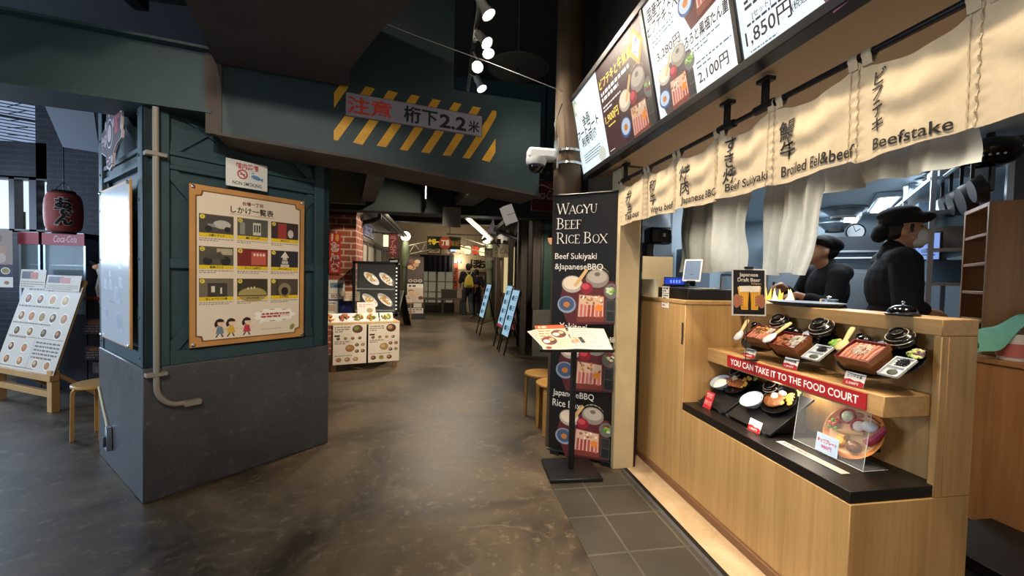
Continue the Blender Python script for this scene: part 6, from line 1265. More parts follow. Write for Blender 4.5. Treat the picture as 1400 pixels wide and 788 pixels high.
# ---- spotlights on their ceiling track
tk = thing('lighting_track', 'black ceiling track the spotlights hang from', 'track', (.22, 2.9, 3.3))
k = MB(); k.box(-.018, .018, -1.5, 1.6, 0, .035, m_black); k.tube([(0, .6, .03), (0, .6, .6)], .008, m_black, 8); k.tube([(0, -.9, .03), (0, -.9, .6)], .008, m_black, 8); k.build('rail', tk)
m_lens = P('#fff2dc', .4, 22.); m_lensb = P('#fff0d0', .4, 60.)
def spotlamp(label, p, aim, bright=False, w=WARM, pw=45, big=1.):
    p = Vector(p); d = (Vector(aim) - p).normalized(); Mq = Matrix.Translation(p) @ d.to_track_quat('-Z', 'Y').to_matrix().to_4x4()
    t = thing('track_spotlight', label, 'spotlight', group='spotlights on the ceiling track', M=Mq)
    k = MB(); k.lathe([(0, .13), (.028, .13), (.032, .10), (.03, .05), (.05, -.01), (.052, -.012), (.046, -.012), (.03, .03), (0, .03)], P('#c8c4bc', .4), 24); k.build('shade', t)
    k = MB(); k.lathe([(0, -.004), (.044, -.006), (.044, .0), (0, .0)], m_lensb if bright else m_lens, 22); k.build('lens', t)
    k = MB(); top = Mq.inverted() @ Vector((.22, p.y, 3.3)); k.tube([(0, 0, .12), top], .007, P('#b8b4ac', .4), 8); k.build('arm', t)
    l = bpy.data.lights.new('spot_beam', 'SPOT'); l.energy = pw; l.color = w; l.spot_size = R(95); l.spot_blend = .8; l.shadow_soft_size = .04
    o = bpy.data.objects.new('spot_beam', l); COL.objects.link(o); o.parent = t; o.location = (0, 0, -.03)
spotlamp('long white spotlight nearest overhead at the track end', (.27, 2.82, 3.17), (1.5, 2.4, 1.0), pw=120)
spotlamp('lit spotlight above the pair, second along the track', (.30, 3.22, 3.20), (1.4, 2.3, 1.6), pw=70)
spotlamp('lit spotlight of the pair, third along the track', (.33, 3.36, 3.20), (.8, 2.0, 0), pw=70)
spotlamp('brightest starry spotlight pointing straight at the viewer', (.26, 3.56, 3.18), (-.2, .9, .6), True, pw=75)
spotlamp('small spotlight lowest in the track row above the girder', (.33, 3.95, 3.18), (1.2, 3.3, 1.2), pw=50)
wr = MB(); wr.tube([(-.706, 2.6, 2.99), (-.2, 2.75, 2.93), (.3, 2.9, 2.885), (.90, 3.14, 2.85)], .0025, P('#b8b8ba', .4), 6); tag(wr.build('steel_wire'), 'thin pale wire stretched under the ceiling past the spotlights', 'wire')
ds = thing('ceiling_disc', 'flat grey disc hanging from the dark ceiling near the spotlights', 'disc', (.64, 3.72, 3.28)); k = MB(); k.lathe([(0, 0), (.27, 0), (.28, .01), (.27, .02), (0, .02)], mat('dark grey disc', '#1f2225', .7), 44); k.build('disc', ds); k = MB(); k.tube([(0, 0, .02), (0, 0, .62)], .006, m_steel, 8); k.lathe([(0, -.05), (.016, -.045), (.016, 0), (0, 0)], m_chrome, 12); k.build('rod', ds)
# ================================================================== LEFT HALL
ln = thing('paper_lantern', 'big red paper lantern lettered in black hanging in the left hall', 'lantern', (-3.9, 5.0, 1.73)); ln.scale = (.88, .88, .97)
k = MB(); k.lathe([(.10, .015), (.135, .035), (.155, .08), (.163, .16), (.165, .23), (.163, .3), (.155, .37), (.135, .42), (.10, .44)], mat('red lantern paper', '#9a4038', .6, bump=.4, scale=3, stretch=(1, 1, 40)), 36); k.build('paper', ln)
k = MB(); k.lathe([(0, 0), (.1, 0), (.11, .02), (0, .02)], m_blackp, 26); k.build('hoop', ln); k = MB(); k.lathe([(0, .435), (.11, .435), (.1, .46), (0, .46)], m_blackp, 26); k.build('hoop', ln); k = MB(); k.tube([(0, 0, .46), (0, 0, 2.235)], .006, m_black, 6); k.tube([(-.1, 0, .45), (0, 0, .56), (.1, 0, .45)], .004, m_black, 6); k.build('hanger', ln)
va = math.atan2(-5.0, 3.9)
def onlan(o): return lambda a, b: ((.168 + o - .5 * max(0, abs(b - .225) - .13) ** 2) * math.cos(va + a / .168), (.168 + o - .5 * max(0, abs(b - .225) - .13) ** 2) * math.sin(va + a / .168), b)
txt(ln, 'お\nで\nん', 0.0, .228, .30, P('#d8c8bc', .6), bold=.09, w=.175, line=.8, lift=onlan(.002)); txt(ln, 'お\nで\nん', 0.0, .228, .285, P('#141214', .6), bold=.045, w=.16, line=.8, lift=onlan(.004))
# hot cabinets with red headers
def hotcase(name, label, x0, x1, y, word):
    t = thing(name, label, 'cabinet', (x0, y, .85), group='heated cabinets'); w = x1 - x0
    k = MB(); k.box(0, w, .02, .4, 0, .03, m_stain); k.box(0, w, .38, .4, 0, .92, m_stain); k.box(0, .02, 0, .4, 0, .92, m_stain); k.box(w - .02, w, 0, .4, 0, .92, m_stain); k.box(0, w, 0, .4, .86, .92, m_stain); k.build('case', t, smooth=False)
    k = MB(); k.box(.0, w, -.015, .0, .78, .915, P('#a82a38', .4)); h_ = k.build('header', t, smooth=False)
    if word: txt(h_, word, w * .55, .85, .075, P('#e8c8c8', .5), w=w * .55, shear=.3, lift=lambda a, b: (a, -.0165, b), bold=.01)
    k = MB(); k.box(.02, w - .02, 0, .008, .03, .78, glassy('cabinet glass', '#b8ccd4', .25)); k.build('glass_door', t, smooth=False)
    for z in (.32, .55): k = MB(); k.box(.03, w - .03, .05, .37, z, z + .01, m_stain); k.build('shelf', t, smooth=False)
    k = MB(); k.box(.03, w * .6, .06, .3, .33, .39, P('#d8d2c0', .6)); k.build('tray', t, bevel=.004)
    k = MB(); k.box(-.02, w + .02, -.02, .42, -.85, 0, mat('dark stall base', '#20222b', .6)); k.build('base', t, smooth=False)
hotcase('drinks_cabinet', 'narrow glass cabinet with red header left of the lantern', -4.66, -4.46, 5.42, ''); hotcase('drinks_cabinet', 'wide glass cabinet with white script on a red header', -4.43, -4.02, 5.42, 'Coca-Cola')
def foodrow(k, x0, x1, y, r_, n, z):
    for i in range(n):
        x = x0 + (x1 - x0) * (i + .5) / n; k.ell(x, y, r_ * 1.15, r_, z, P('#e8e0d0', .5), 14); k.ell(x, y, r_ * .95, r_ * .8, z + .0003, P(rnd.choice(['#8a5a3a', '#a8744a', '#6a4030', '#b08a50', '#5a3a30']), .5), 12); k.ell(x - r_ * .2, y + r_ * .15, r_ * .5, r_ * .4, z + .0006, P(rnd.choice(['#c09060', '#d0b080', '#7a8a4a', '#c07850']), .5), 9)
def pt_menu(k, w, h, z):
    foodrow(k, -w * .46, w * .4, h * .33, w * .055, 4, z); foodrow(k, -w * .46, w * .46, h * .12, w * .055, 5, z); foodrow(k, -w * .47, w * .47, -.06 * h, w * .05, 4, z); foodrow(k, -w * .47, 0, -.25 * h, w * .05, 2, z); foodrow(k, -w * .47, 0, -.4 * h, w * .05, 2, z); foodrow(k, w * .05, w * .45, -.41 * h, w * .045, 2, z)
    for y0, y1, x0, x1 in ((.42, .47, -.4, .4), (.22, .26, -.48, .45), (.02, .05, -.48, .45), (-.15, -.12, -.45, .1), (-.36, -.15, .05, .46), (-.48, -.46, -.46, .4)): lines(k, w * x0, h * y0, w * x1, h * y1, max(1, int((y1 - y0) * 26)), z, P('#6b625a', .5), rnd, .45)
    k.rect(-w * .48, -.125 * h, w * .48, -.12 * h, z, P('#7a3a34', .5)); k.rect(.02 * w, -.47 * h, .024 * w, -.14 * h, z, P('#8a8078', .5))
easl = thing('menu_easel', 'wooden stand holding the big slanted menu in the left hall', 'stand', (-3.95, 4.72, 0), R(-29))
m_pine = mat('pale pine', '#b98f5c', .5, noise=.1, scale=10)
for x in (-.62, .34): k = MB(); k.box(x - .04, x + .04, -.03, .03, 0, .40, m_pine); k.build('leg', easl, bevel=.003); k = MB(); k.bar((x, .02, .36), (x, .42, 0), .05, .03, m_pine); k.build('leg', easl, smooth=False)
k = MB(); k.box(-.7, .40, -.05, .02, .30, .36, m_pine); k.box(-.7, .3, -.03, .01, .14, .20, m_pine); k.build('rail', easl, bevel=.003); ME = T(-3.95, 4.72, 0) @ RZ(R(-29)) @ fr((-.12, .10, .80), (1, 0, 0), (0, .24, .9))
k = MB(); k.box(-.5, .5, -.47, .47, -.02, .0, m_pine); bk_ = k.build('backboard', easl, smooth=False); bk_.matrix_local = fr((-.12, .10, .80), (1, 0, 0), (0, .24, .9))
sheet('menu_poster', 'big curling sheet of dish photos on the wooden stand', 'menu', ME @ T(0, -.03, .006), 1.04, .86, pt_menu, base='#c9bdae')
def pt_small(k, w, h, z): k.rect(-w * .45, 0, 0, h * .4, z, P('#33344a', .5)); k.rect(-w * .1, 0, w * .2, h * .35, z + .0003, P('#a85a4a', .5)); lines(k, -w * .45, -h * .45, w * .45, -h * .1, 3, z, P('#6b625a', .5), rnd, .4); lines(k, -w * .2, h * .42, w * .4, h * .48, 1, z, P('#6b625a', .5), rnd, .5)
sheet('menu_sheet', 'white notice lying along the upper edge of the wooden stand', 'menu', ME @ T(-.36, .46, .03) @ RX(R(10)), .48, .2, pt_small, base='#c9bdae'); sheet('menu_sheet', 'white notice overlapping the right top of the big dish sheet', 'menu', ME @ T(.2, .43, .026) @ RX(R(6)), .6, .16, pt_small, base='#c4b8a8')
def pt_food2(k, w, h, z):
    k.rect(-w / 2, -.1 * h, w / 2, h / 2, z, P('#9a8478', .5)); 
    for i in range(9): k.ell(rnd.uniform(-.4, .4) * w, rnd.uniform(.0, .42) * h, w * .13, h * .09, z + .0003 + i * .0001, P(rnd.choice(['#c0a898', '#7a5a4a', '#b08a74', '#8a6a5a']), .5), 12)
    k.rect(-w / 2, -.32 * h, w / 2, -.1 * h, z, P('#2f3048', .5)); foodrow(k, -w * .45, w * .5, -.21 * h, w * .09, 3, z + .0006); foodrow(k, -w * .48, w * .48, -.42 * h, w * .06, 4, z)
sheet('food_poster', 'upright food photo poster behind the slanted menu', 'poster', fr((-4.84, 5.32, 1.46), (1, 0, 0), (0, 0, 1)), .42, .62, pt_food2)
pb2 = thing('notice_stall', 'dark stall front with pasted notices behind the stool', 'stall', (-3.85, 5.35, 0)); k = MB(); k.box(-.1, .75, 0, .35, 0, 1.02, mat('dark stall base', '#20222b', .6)); k.build('body', pb2, smooth=False); k = MB(); k.box(-.12, .77, -.02, .37, 1.02, 1.05, P('#9a2c36', .5)); k.build('counter_top', pb2, smooth=False)
sheet('notice', 'small framed list on the stall front beside the pillar', 'notice', fr((-3.72, 5.335, 1.1), (1, 0, 0), (0, 0, 1)), .22, .24, lambda k, w, h, z: lines(k, -w * .42, -h * .4, w * .42, h * .4, 6, z, P('#5c5650', .5), rnd, .4))
for i, (x, z, w, h, c) in enumerate(((-3.63, .72, .22, .17, '#5d5a68'), (-3.42, .62, .16, .26, '#8a7a70'), (-3.62, .42, .2, .16, '#4d4c5c'), (-3.5, .25, .3, .12, '#6c6a74'))):
    sheet('stall_notice', ('bluish notice highest on the dark stall front', 'brownish tall notice on the dark stall front', 'dim notice low on the dark stall front', 'wide dim notice at the foot of the stall front')[i], 'notice', fr((x * 1.07, 5.335, z), (1, 0, 0), (0, 0, 1)), w, h, lambda k, w, h, z_: (lines(k, -w * .4, -h * .4, w * .4, h * .1, 3, z_, P('#b0a8a8', .5), rnd, .35), k.ell(0, h * .25, w * .3, h * .15, z_, P('#9a6a50', .5))), base=c)
mn = thing('stall_ornament', 'pale lucky ornament bundle on the red stall counter', 'ornament', (-3.86, 5.47, 1.052)); k = MB(); k.lathe([(0, 0), (.07, 0), (.085, .1), (.06, .24), (.075, .3), (.06, .38), (0, .4)], mat('pale ornament', '#b8aca0', .5, noise=.3, scale=12), 22); k.build('figure', mn); k = MB(); k.ball((-.05, -.02, .34), (.06, .05, .035), P('#d8a070', .5), 12); k.tube([(-.08, 0, .36), (-.15, 0, .4)], .03, m_blackp, 8); k.build('crest', mn)
# ================================================================== PASSAGE BEHIND THE GIRDER, LEFT SIDE
m_rbrick = bricks('red brick', '#a8563a', '#8c4630', '#cdb098', .24, .105, .012, .7)
f = MB(); f.box(-2.4, -1.46, 7.3, 7.9, 0, 2.5, m_rbrick); f.box(-2.4, -1.455, 7.295, 7.9, 2.36, 2.5, mat('dark brick capping', '#3a2019', .7)); struct(f.build('wall_brick', smooth=False))
vs = thing('red_shop_sign', 'tall red signboard with white outlined characters on the brick', 'sign', M=fr((-1.79, 7.29, 1.71), (1, 0, 0), (0, 0, 1)))
k = MB(); k.box(-.09, .09, -.34, .34, -.0, .02, P('#b03228', .5)); k.build('board', vs, bevel=.002); txt(vs, 'た\nこ\n焼\nき', .0, -.06, .5, P('#e8dcd0', .5), z=.021, bold=.06, line=.85); txt(vs, 'た\nこ\n焼\nき', .0, -.06, .485, P('#5a1a18', .5), z=.022, bold=.0, line=.85)
k = MB(); lines(k, -.06, .2, -.03, .33, 5, .021, P('#f0e0c8', .5), rnd, .6); k.ell(.035, .26, .03, .06, .021, P('#c89a4a', .5), 14); k.rect(-.1, -.35, .1, -.34, .021, P('#4a1a14', .5)); k.build('print', vs, smooth=False)
sheet('wall_notice', 'white notice with a blue photo pinned on the brick', 'notice', fr((-1.76, 7.288, 1.15), (1, 0, 0), (0, 0, 1)), .26, .22, lambda k, w, h, z: (k.rect(-w * .4, -h * .1, w * .4, h * .3, z, P('#7f98ac', .5)), k.ell(0, h * .05, w * .2, h * .12, z + .0003, P('#4f6a88', .5))))
sn = sheet('wall_notice', 'white notice lettered SO.Y below the blue photo notice', 'notice', fr((-1.74, 7.286, .98), (1, 0, 0), (0, 0, 1)), .3, .11, lambda k, w, h, z: k.rect(-w * .5, -h * .5, w * .5, -h * .35, z, P('#6a6a9a', .5))); txt(sn, 'SO.Y', -.02, .01, .06, P('#8a2a28', .5), z=.0025, bold=.02)
sheet('wall_notice', 'cream notice with red lines beside the display case', 'notice', fr((-1.50, 7.2, 1.0), (1, 0, 0), (0, 0, 1)), .26, .16, lambda k, w, h, z: lines(k, -w * .4, -h * .3, w * .4, h * .3, 3, z, P('#b07a60', .5), rnd, .4), base='#e8d6b8')
sheet('wall_notice', 'small blue edged notice just above the stall table', 'notice', fr((-1.83, 7.284, .80), (1, 0, 0), (0, 0, 1)), .2, .22, lambda k, w, h, z: (k.rect(-w * .3, -h * .3, w * .2, h * .2, z, P('#c8b090', .5)), lines(k, -w * .4, h * .25, w * .4, h * .4, 1, z, P('#4a5a8a', .5), rnd, .5)))
sheet('blue_poster', 'dark blue cloth poster behind the white notices on brick', 'poster', fr((-1.66, 7.292, .86), (1, 0, 0), (0, 0, 1)), .42, .3, lambda k, w, h, z: k.poly([(-w / 2, h * .3, z), (w / 2, h * .1, z), (w * .3, -h * .5, z), (-w / 2, -h / 2, z)], P('#2f3a78', .6)), base='#3a4484')
# stall table with menus hanging on its front
tbM = T(-1.5, 5.97, 0) @ RZ(math.atan2(.28, .85)); tbl = thing('stall_table', 'long wooden stall table with two big menus on its front', 'table', M=tbM)
k = MB(); k.box(-.36, .93, 0, .6, .655, .69, mat('pale table top', '#c9a878', .5, noise=.1, scale=8)); k.build('tabletop', tbl, bevel=.003)
for x, y in ((-.33, .04), (.84, .04), (-.33, .54), (.84, .54), (.0, .04)): k = MB(); k.box(x, x + .06, y, y + .05, 0, .655, m_pine); k.build('leg', tbl, smooth=False)
for x, lab in ((.235, 'white menu sheet of dish photos on the left half of the table front'), (.70, 'white menu sheet of dish photos on the right half of the table front')):
    sheet('menu_poster', lab, 'menu', tbM @ fr((x, -.012, .385), (1, 0, 0), (0, 0, 1)), .44, .56, lambda k, w, h, z: (foodrow(k, 0, w * .45, h * .38, w * .17, 1, z), foodrow(k, -w * .3, w * .3, -h * .1, w * .15, 1, z), foodrow(k, w * .12, w * .48, -h * .02, w * .07, 2, z), foodrow(k, w * .12, w * .48, -h * .18, w * .07, 2, z), foodrow(k, -w * .46, w * .3, -h * .38, w * .09, 3, z), foodrow(k, -w * .46, w * .4, h * .15, w * .06, 4, z), lines(k, -w * .45, h * .3, 0, h * .46, 3, z, P('#6b5a50', .5), rnd, .4), lines(k, -w * .45, h * .0, w * .0, h * .1, 2, z, P('#8a6a5a', .5), rnd, .4), lines(k, -w * .45, -h * .3, w * .4, -h * .26, 1, z, P('#6b5a50', .5), rnd, .4), k.rect(-w * .48, h * .045, w * .48, h * .05, z, P('#b89a90', .5)), k.rect(-w * .46, h * .2, -w * .3, h * .24, z, P('#2f2a28', .5))), base='#e8dac6', group=None)
for i, x in enumerate((-.02, .17, .36, .55, .76)):
    t = thing('sample_plate', ('white plate of fried pieces at the left of the stall table', 'square white plate of brown meat on the stall table', 'square white plate with green topping on the stall table', 'white plate of noodles standing in front of the menu book', 'green-topped dish at the right end of the stall table')[i], 'plate', group='food samples on the stall table', M=tbM @ fr((x, .15, .745), (1, 0, 0), (0, .62, .78)))
    rx = .085; k = MB(); k.prism([(-rx, -.06), (rx, -.06), (rx * 1.05, .06), (-rx * 1.05, .06)], -.012, 0, m_porc, top=[(-rx * 1.15, -.075), (rx * 1.15, -.075), (rx * 1.2, .08), (-rx * 1.2, .08)]); k.build('plate', t, bevel=.004)
    rq = random.Random(80 + i); k = MB(); chunks(k, 0, 0, rx * .8, .05, .008, 26, [m_gold, m_meat2, m_gold] if i in (0,) else ([m_meat2, m_meat] if i == 1 else ([m_green, m_meat2, m_lime] if i in (2, 4) else [m_gold, m_meat2, m_green])), rq, .012, .02, .02); k.build('food', t)
    k = MB(); k.box(-.04, .04, -.06, .04, -.06, -.012, m_blackp); k.build('prop', t, smooth=False)
sheet('menu_book', 'pink menu card standing at the back of the stall table', 'menu', tbM @ fr((.50, .32, .83), (1, 0, 0), (0, .4, .9)), .26, .26, lambda k, w, h, z: (foodrow(k, -w * .1, w * .45, 0, w * .2, 1, z), lines(k, -w * .4, h * .2, w * .4, h * .4, 2, z, P('#9a6a60', .5), rnd, .4)), base='#e6cfc4')
# glass display case with plates
dcM = T(-1.42, 6.85, 0); dc = thing('display_case', 'black-framed glass case with tilted yellow plates behind the stall', 'display case', M=dcM)
k = MB(); k.box(0, .7, 0, .4, 0, .70, m_dwood); k.build('base_cabinet', dc, smooth=False)
k = MB()
for x in (0, .66):
    for y in (0, .36): k.box(x, x + .04, y, y + .04, .7, 1.57, m_black)
k.box(0, .7, 0, .4, 1.54, 1.58, m_black); k.box(0, .7, 0, .4, .70, .74, m_black); k.build('frame', dc, smooth=False)
k = MB(); k.box(.04, .66, .36, .37, .74, 1.54, mat('case back panel', '#3a352f', .6)); k.build('back_panel', dc, smooth=False)
k = MB(); k.box(.04, .66, .005, .01, .74, 1.54, glassy('case glass', '#d0d8d8', .03)); k.build('glass', dc, smooth=False)
for z in (.78, 1.13): k = MB(); k.box(.04, .66, .04, .36, z, z + .012, glassy('case shelf glass', '#d8e0e0', .4)); k.build('shelf', dc, smooth=False)
k = MB()
for i in range(12): k.ball((.68, -.005, .82 + i * .06), .014, P('#f4f0e0', .4, 1.0), 8)
k.build('lamp_string', dc)
for i, (x, z, c) in enumerate(((.26, 1.30, '#d8b84a'), (.50, 1.29, '#e0d8c8'), (.24, .94, '#d0b45a'), (.48, .95, '#c89a50'))):
    t = thing('case_plate', ('long plate of yellow food upper left in the glass case', 'long pale plate upper right in the glass case', 'long plate of yellow food lower left in the glass case', 'long plate of brown food lower right in the glass case')[i], 'plate', group='plates in the glass case', M=dcM @ fr((x, .17, z), (.75, 0, -.65), (.45, .55, .6)))
    k = MB(); k.lathe([(0, 0), (.12, .004), (.15, .018), (.145, .02), (.11, .01), (0, .01)], m_porc, 26, sy=.5); k.build('plate', t); rq = random.Random(90 + i); k = MB(); chunks(k, 0, 0, .1, .045, .012, 22, [mat(f'case food {c}', c, .5, noise=.3, scale=30), m_gold], rq, .012, .022, .012); k.build('food', t)
# facade: eave, gutter, doors, signs
ev = MB(); ev.add([(-1.62, 7.95, 2.72), (-1.18, 7.95, 2.56), (-1.18, 13.2, 2.56), (-1.62, 13.2, 2.72), (-1.62, 7.95, 2.64), (-1.18, 7.95, 2.50), (-1.18, 13.2, 2.50), (-1.62, 13.2, 2.64)], [(0, 1, 2, 3), (7, 6, 5, 4), (0, 4, 5, 1), (1, 5, 6, 2), (2, 6, 7, 3), (3, 7, 4, 0)], mat('grey eave boards', '#8f8f94', .7)); struct(ev.build('trim_2', smooth=False))
gu = thing('gutter', 'dark gutter and downpipe along the facade eave', 'gutter', (0, 0, 0)); k = MB(); k.tube([(-1.15, 7.85, 2.56), (-1.15, 13.2, 2.56)], .045, mat('weathered gutter', '#6f6a60', .6), 10); k.build('channel', gu); k = MB(); k.tube([(-1.17, 7.95, 2.55), (-1.18, 7.95, 2.42), (-1.3, 7.95, 2.36), (-1.46, 7.93, 2.32), (-1.5, 7.93, 2.24), (-1.5, 7.93, .0)], .04, mat('brown downpipe', '#2c2622', .5), 10); k.build('downpipe', gu)
fw = MB(); fw.box(-1.62, -1.56, 8.0, 13.0, 0, 2.05, m_dwood); fw.box(-1.57, -1.54, 8.0, 13.0, 2.02, 2.09, m_oldwood); fw.box(-1.57, -1.54, 8.0, 8.1, 0, 2.05, m_oldwood)
for y in (8.9, 9.8, 10.9, 12.0): fw.box(-1.57, -1.54, y - .05, y + .05, 0, 2.05, m_oldwood)
struct(fw.build('door_1', smooth=False))
for i, (y0, y1) in enumerate(((8.2, 8.8), (9.0, 9.7), (10.0, 10.8))):
    g = MB(); g.box(-1.56, -1.548, y0, y1, 1.0, 1.95, mat('frosted door pane', '#8f887a', .5)); g.build('pane', bpy.data.objects['door_1'], smooth=False)
bsn = thing('blue_name_board', 'dark blue name board on the plaster wall above the doors', 'sign', M=fr((-1.595, 9.2, 2.30), (0, 1, 0), (0, 0, 1))); k = MB(); k.box(-.6, .6, -.15, .15, 0, .02, P('#2c3560', .5)); k.build('board', bsn, bevel=.002); txt(bsn, 'たこ家', 0, 0, .18, P('#9aa4c4', .5), z=.021, w=.8, bold=.03)
k = MB(); k.rect(-.58, -.13, .58, -.12, .0208, P('#8a94b4', .5)); k.rect(-.58, .12, .58, .13, .0208, P('#8a94b4', .5)); k.build('print', bsn, smooth=False)
rv = thing('maroon_banner', 'narrow maroon vertical banner jutting from the facade', 'banner', (-1.11, 9.5, 1.76)); k = MB(); k.box(-.1, .1, -.02, .02, 0, .52, P('#5a2428', .6)); k.build('cloth', rv, bevel=.003); txt(rv, 'ラ\nム\nネ', 0, .26, .42, P('#a86a64', .6), lift=lambda a, b: (a, -.022, b), bold=.03, line=.85); k = MB(); k.tube([(-.5, 0, .53), (.1, 0, .53)], .01, m_black, 6); k.build('arm', rv)
wl = thing('box_lantern', 'small glowing box lantern beside the maroon banner', 'lantern', (-1.26, 9.45, 1.98)); k = MB(); k.box(-.05, .05, -.05, .05, 0, .26, P('#f2dcb0', .5, 1.6)); k.build('shade', wl, bevel=.004); k = MB(); k.box(-.06, .06, -.06, .06, .26, .285, m_dwood); k.box(-.06, .06, -.06, .06, -.02, 0, m_dwood); k.tube([(0, 0, .28), (-.3, 0, .34)], .008, m_black, 6); k.build('cap', wl, smooth=False)
bo = thing('round_board', 'small dark board with pale marks under the maroon banner', 'sign', (-1.08, 9.55, 1.56)); k = MB(); k.box(-.13, .1, -.015, .015, 0, .17, m_black); k.tube([(0, 0, .17), (0, 0, .22)], .008, m_black, 6); k.build('board', bo, bevel=.003); k = MB(); k.add([(-.09, -.017, .03), (.06, -.017, .02), (.07, -.017, .14), (-.1, -.017, .12)], [(0, 1, 2, 3)], P('#aab0a8', .5)); k.build('print', bo, smooth=False)
cbx = thing('wooden_cabinet', 'low dark wooden cabinet at the foot of the facade doors', 'cabinet', (-1.33, 9.4, 0)); k = MB(); k.box(-.2, .25, -.4, .9, 0, .68, m_dwood); k.box(-.22, .28, -.42, .92, .68, .72, m_oldwood); k.build('body', cbx, bevel=.004)
for y in (-.38, .28): k = MB(); k.box(.25, .262, y, y + .55, .06, .62, m_oldwood); k.build('door', cbx, bevel=.003)
for i in range(3):
    t = thing('bottle', ('green bottle at the near end of the low cabinet', 'pale bottle in the middle of the low cabinet', 'dark bottle at the far end of the low cabinet')[i], 'bottle', (-1.2 + i * .02, 9.2 + i * .3, .72), group='bottles on the low cabinet'); k = MB(); k.lathe([(0, 0), (.035, 0), (.037, .14), (.014, .2), (.014, .26), (0, .26)], P(('#3a5a44', '#9aa8a0', '#2c2a2a')[i], .2), 16); k.build('glass', t); k = MB(); k.lathe([(.016, .245), (.016, .27), (0, .27)], m_black, 10); k.build('cap', t)
# big leaning food poster and small stands
bp_ = thing('leaning_poster', 'tall food poster leaning at the passage bend', 'poster', M=fr((-.84, 13.15, .10), (.86, .1, 0), (-.0, .12, 1) if False else (-.16, .2, .97)))
k = MB(); k.box(-.27, .27, 0, 1.9, -.04, 0, m_black); k.build('board', bp_, smooth=False)
k = MB(); k.rect(-.25, 1.05, .25, 1.88, .001, P('#4a3a34', .5))
for i in range(8): k.ell(rnd.uniform(-.16, .16), rnd.uniform(1.2, 1.8), .09, .07, .0014 + i * .0001, P(rnd.choice(['#c89a6a', '#e0c8a8', '#8a5a40', '#d8a878']), .5), 14)
for i in range(3): k.ell(-.15 + i * .15, 1.1, .065, .05, .003, P('#d8c0b8', .5), 14); k.ell(-.15 + i * .15, 1.1, .04, .03, .0034, P('#5a3a3a', .5), 12)
k.rect(-.25, .86, .25, 1.0, .001, P('#e8e0d4', .5)); lines(k, -.2, .88, .2, .98, 1, .0016, P('#3a3230', .5), rnd, .6); k.rect(-.25, .4, .25, .86, .001, P('#d8c4b0', .5))
for i in range(6): k.ell(rnd.uniform(-.15, .18), rnd.uniform(.5, .78), .08, .06, .0014 + i * .0001, P(rnd.choice(['#b8865a', '#e0c098', '#6a4434']), .5), 14)
k.rect(-.25, .22, .25, .4, .001, P('#3a2e2a', .5)); k.rect(-.05, .24, .2, .38, .0014, P('#d8d0c0', .5)); k.rect(-.25, .05, .25, .22, .001, P('#e0d4c8', .5)); lines(k, -.2, .07, .2, .2, 2, .0014, P('#8a5a50', .5), rnd, .5); k.build('print', bp_, smooth=False)
k = MB(); k.box(-.3, .3, -.1, .0, -.3, .05, m_black); k.bar((0, 1.5, -.04), (0, -.05, -.45), .04, .03, m_black); k.build('foot', bp_, smooth=False)
af = thing('folding_sign', 'white folding sign leaning in front of the tall food poster', 'sign', (-1.12, 11.35, 0), R(-60)); k = MB(); k.bar((0, -.22, 0), (0, .0, .95), .42, .02, P('#d8dcd8', .5), up=(0, -1, .2)); k.build('front_leaf', af, smooth=False); k = MB(); k.bar((0, .22, 0), (0, .01, .95), .42, .02, m_black, up=(0, -1, -.2)); k.build('back_leaf', af, smooth=False)
wt = thing('wooden_stand', 'little wooden stand with a box of leaflets', 'stand', (-1.0, 11.9, 0)); 
for x in (-.12, .1):
    for y in (-.1, .1): k = MB(); k.box(x, x + .025, y, y + .025, 0, .55, m_pine); k.build('leg', wt, smooth=False)
k = MB(); k.box(-.15, .15, -.13, .14, .55, .58, m_pine); k.build('top', wt, smooth=False)
sheet('leaflet', 'pale leaflet card propped on the little wooden stand', 'leaflet', fr((-1.0, 11.86, .69), (1, 0, 0), (0, .3, 1)), .26, .2, lambda k, w, h, z: lines(k, -w * .4, -h * .3, w * .4, h * .3, 3, z, P('#8a6a5a', .5), rnd, .4), base='#e6d8c0')
# ---- gate across the passage
m_pole = mat('grey green gate post', '#6f7a5e', .6, noise=.15, scale=5)
gt = thing('arch_gate', 'steel truss gate with yellow lettered sign across the far passage', 'gate', (0, 13.6, 0))
for x in (-1.2, 1.53): k = MB(); k.tube([(x, 0, 0), (x, 0, 2.42)], .1, m_pole, 18); k.lathe([(.13, 1.62), (.13, 2.3), (.1, 2.3), (.1, 1.62)], m_pole, 20, M=T(x, 0, 0)); k.build('post', gt)
k = MB(); m_tr = mat('pale truss steel', '#a8a494', .6); A0 = lambda t: (-1.1 + 1.5 * t, 0, 2.30 + .38 * t - .0 * t); A1 = lambda t: (-1.1 + 1.5 * t, 0, 2.02 + .36 * t)
k.tube([A0(i / 6) for i in range(7)], .02, m_tr, 6); k.tube([A1(i / 6) for i in range(7)], .02, m_tr, 6)
for i in range(8): k.tube([A0(i / 8) if i % 2 else A1(i / 8), A1((i + 1) / 8) if i % 2 else A0((i + 1) / 8)], .014, m_tr, 6)
k.tube([(.4, 0, 2.66), (1.53, 0, 2.35)], .02, m_tr, 6); k.tube([(.4, 0, 2.36), (1.53, 0, 2.1)], .02, m_tr, 6); k.build('truss', gt)
gs = MB(); gs.box(-.52, .55, -.08, -.04, 2.22, 2.62, mat('gate sign green', '#33382a', .6)); gso = gs.build('sign_board', gt, smooth=False)
k = MB(); k.lathe([(0, -.03), (.2, -.03), (.2, .02), (0, .02)], mat('gate emblem', '#b8503a', .6, emit=.25), 28, M=T(.05, -.1, 2.42) @ RX(R(90))); k.build('emblem', gso)
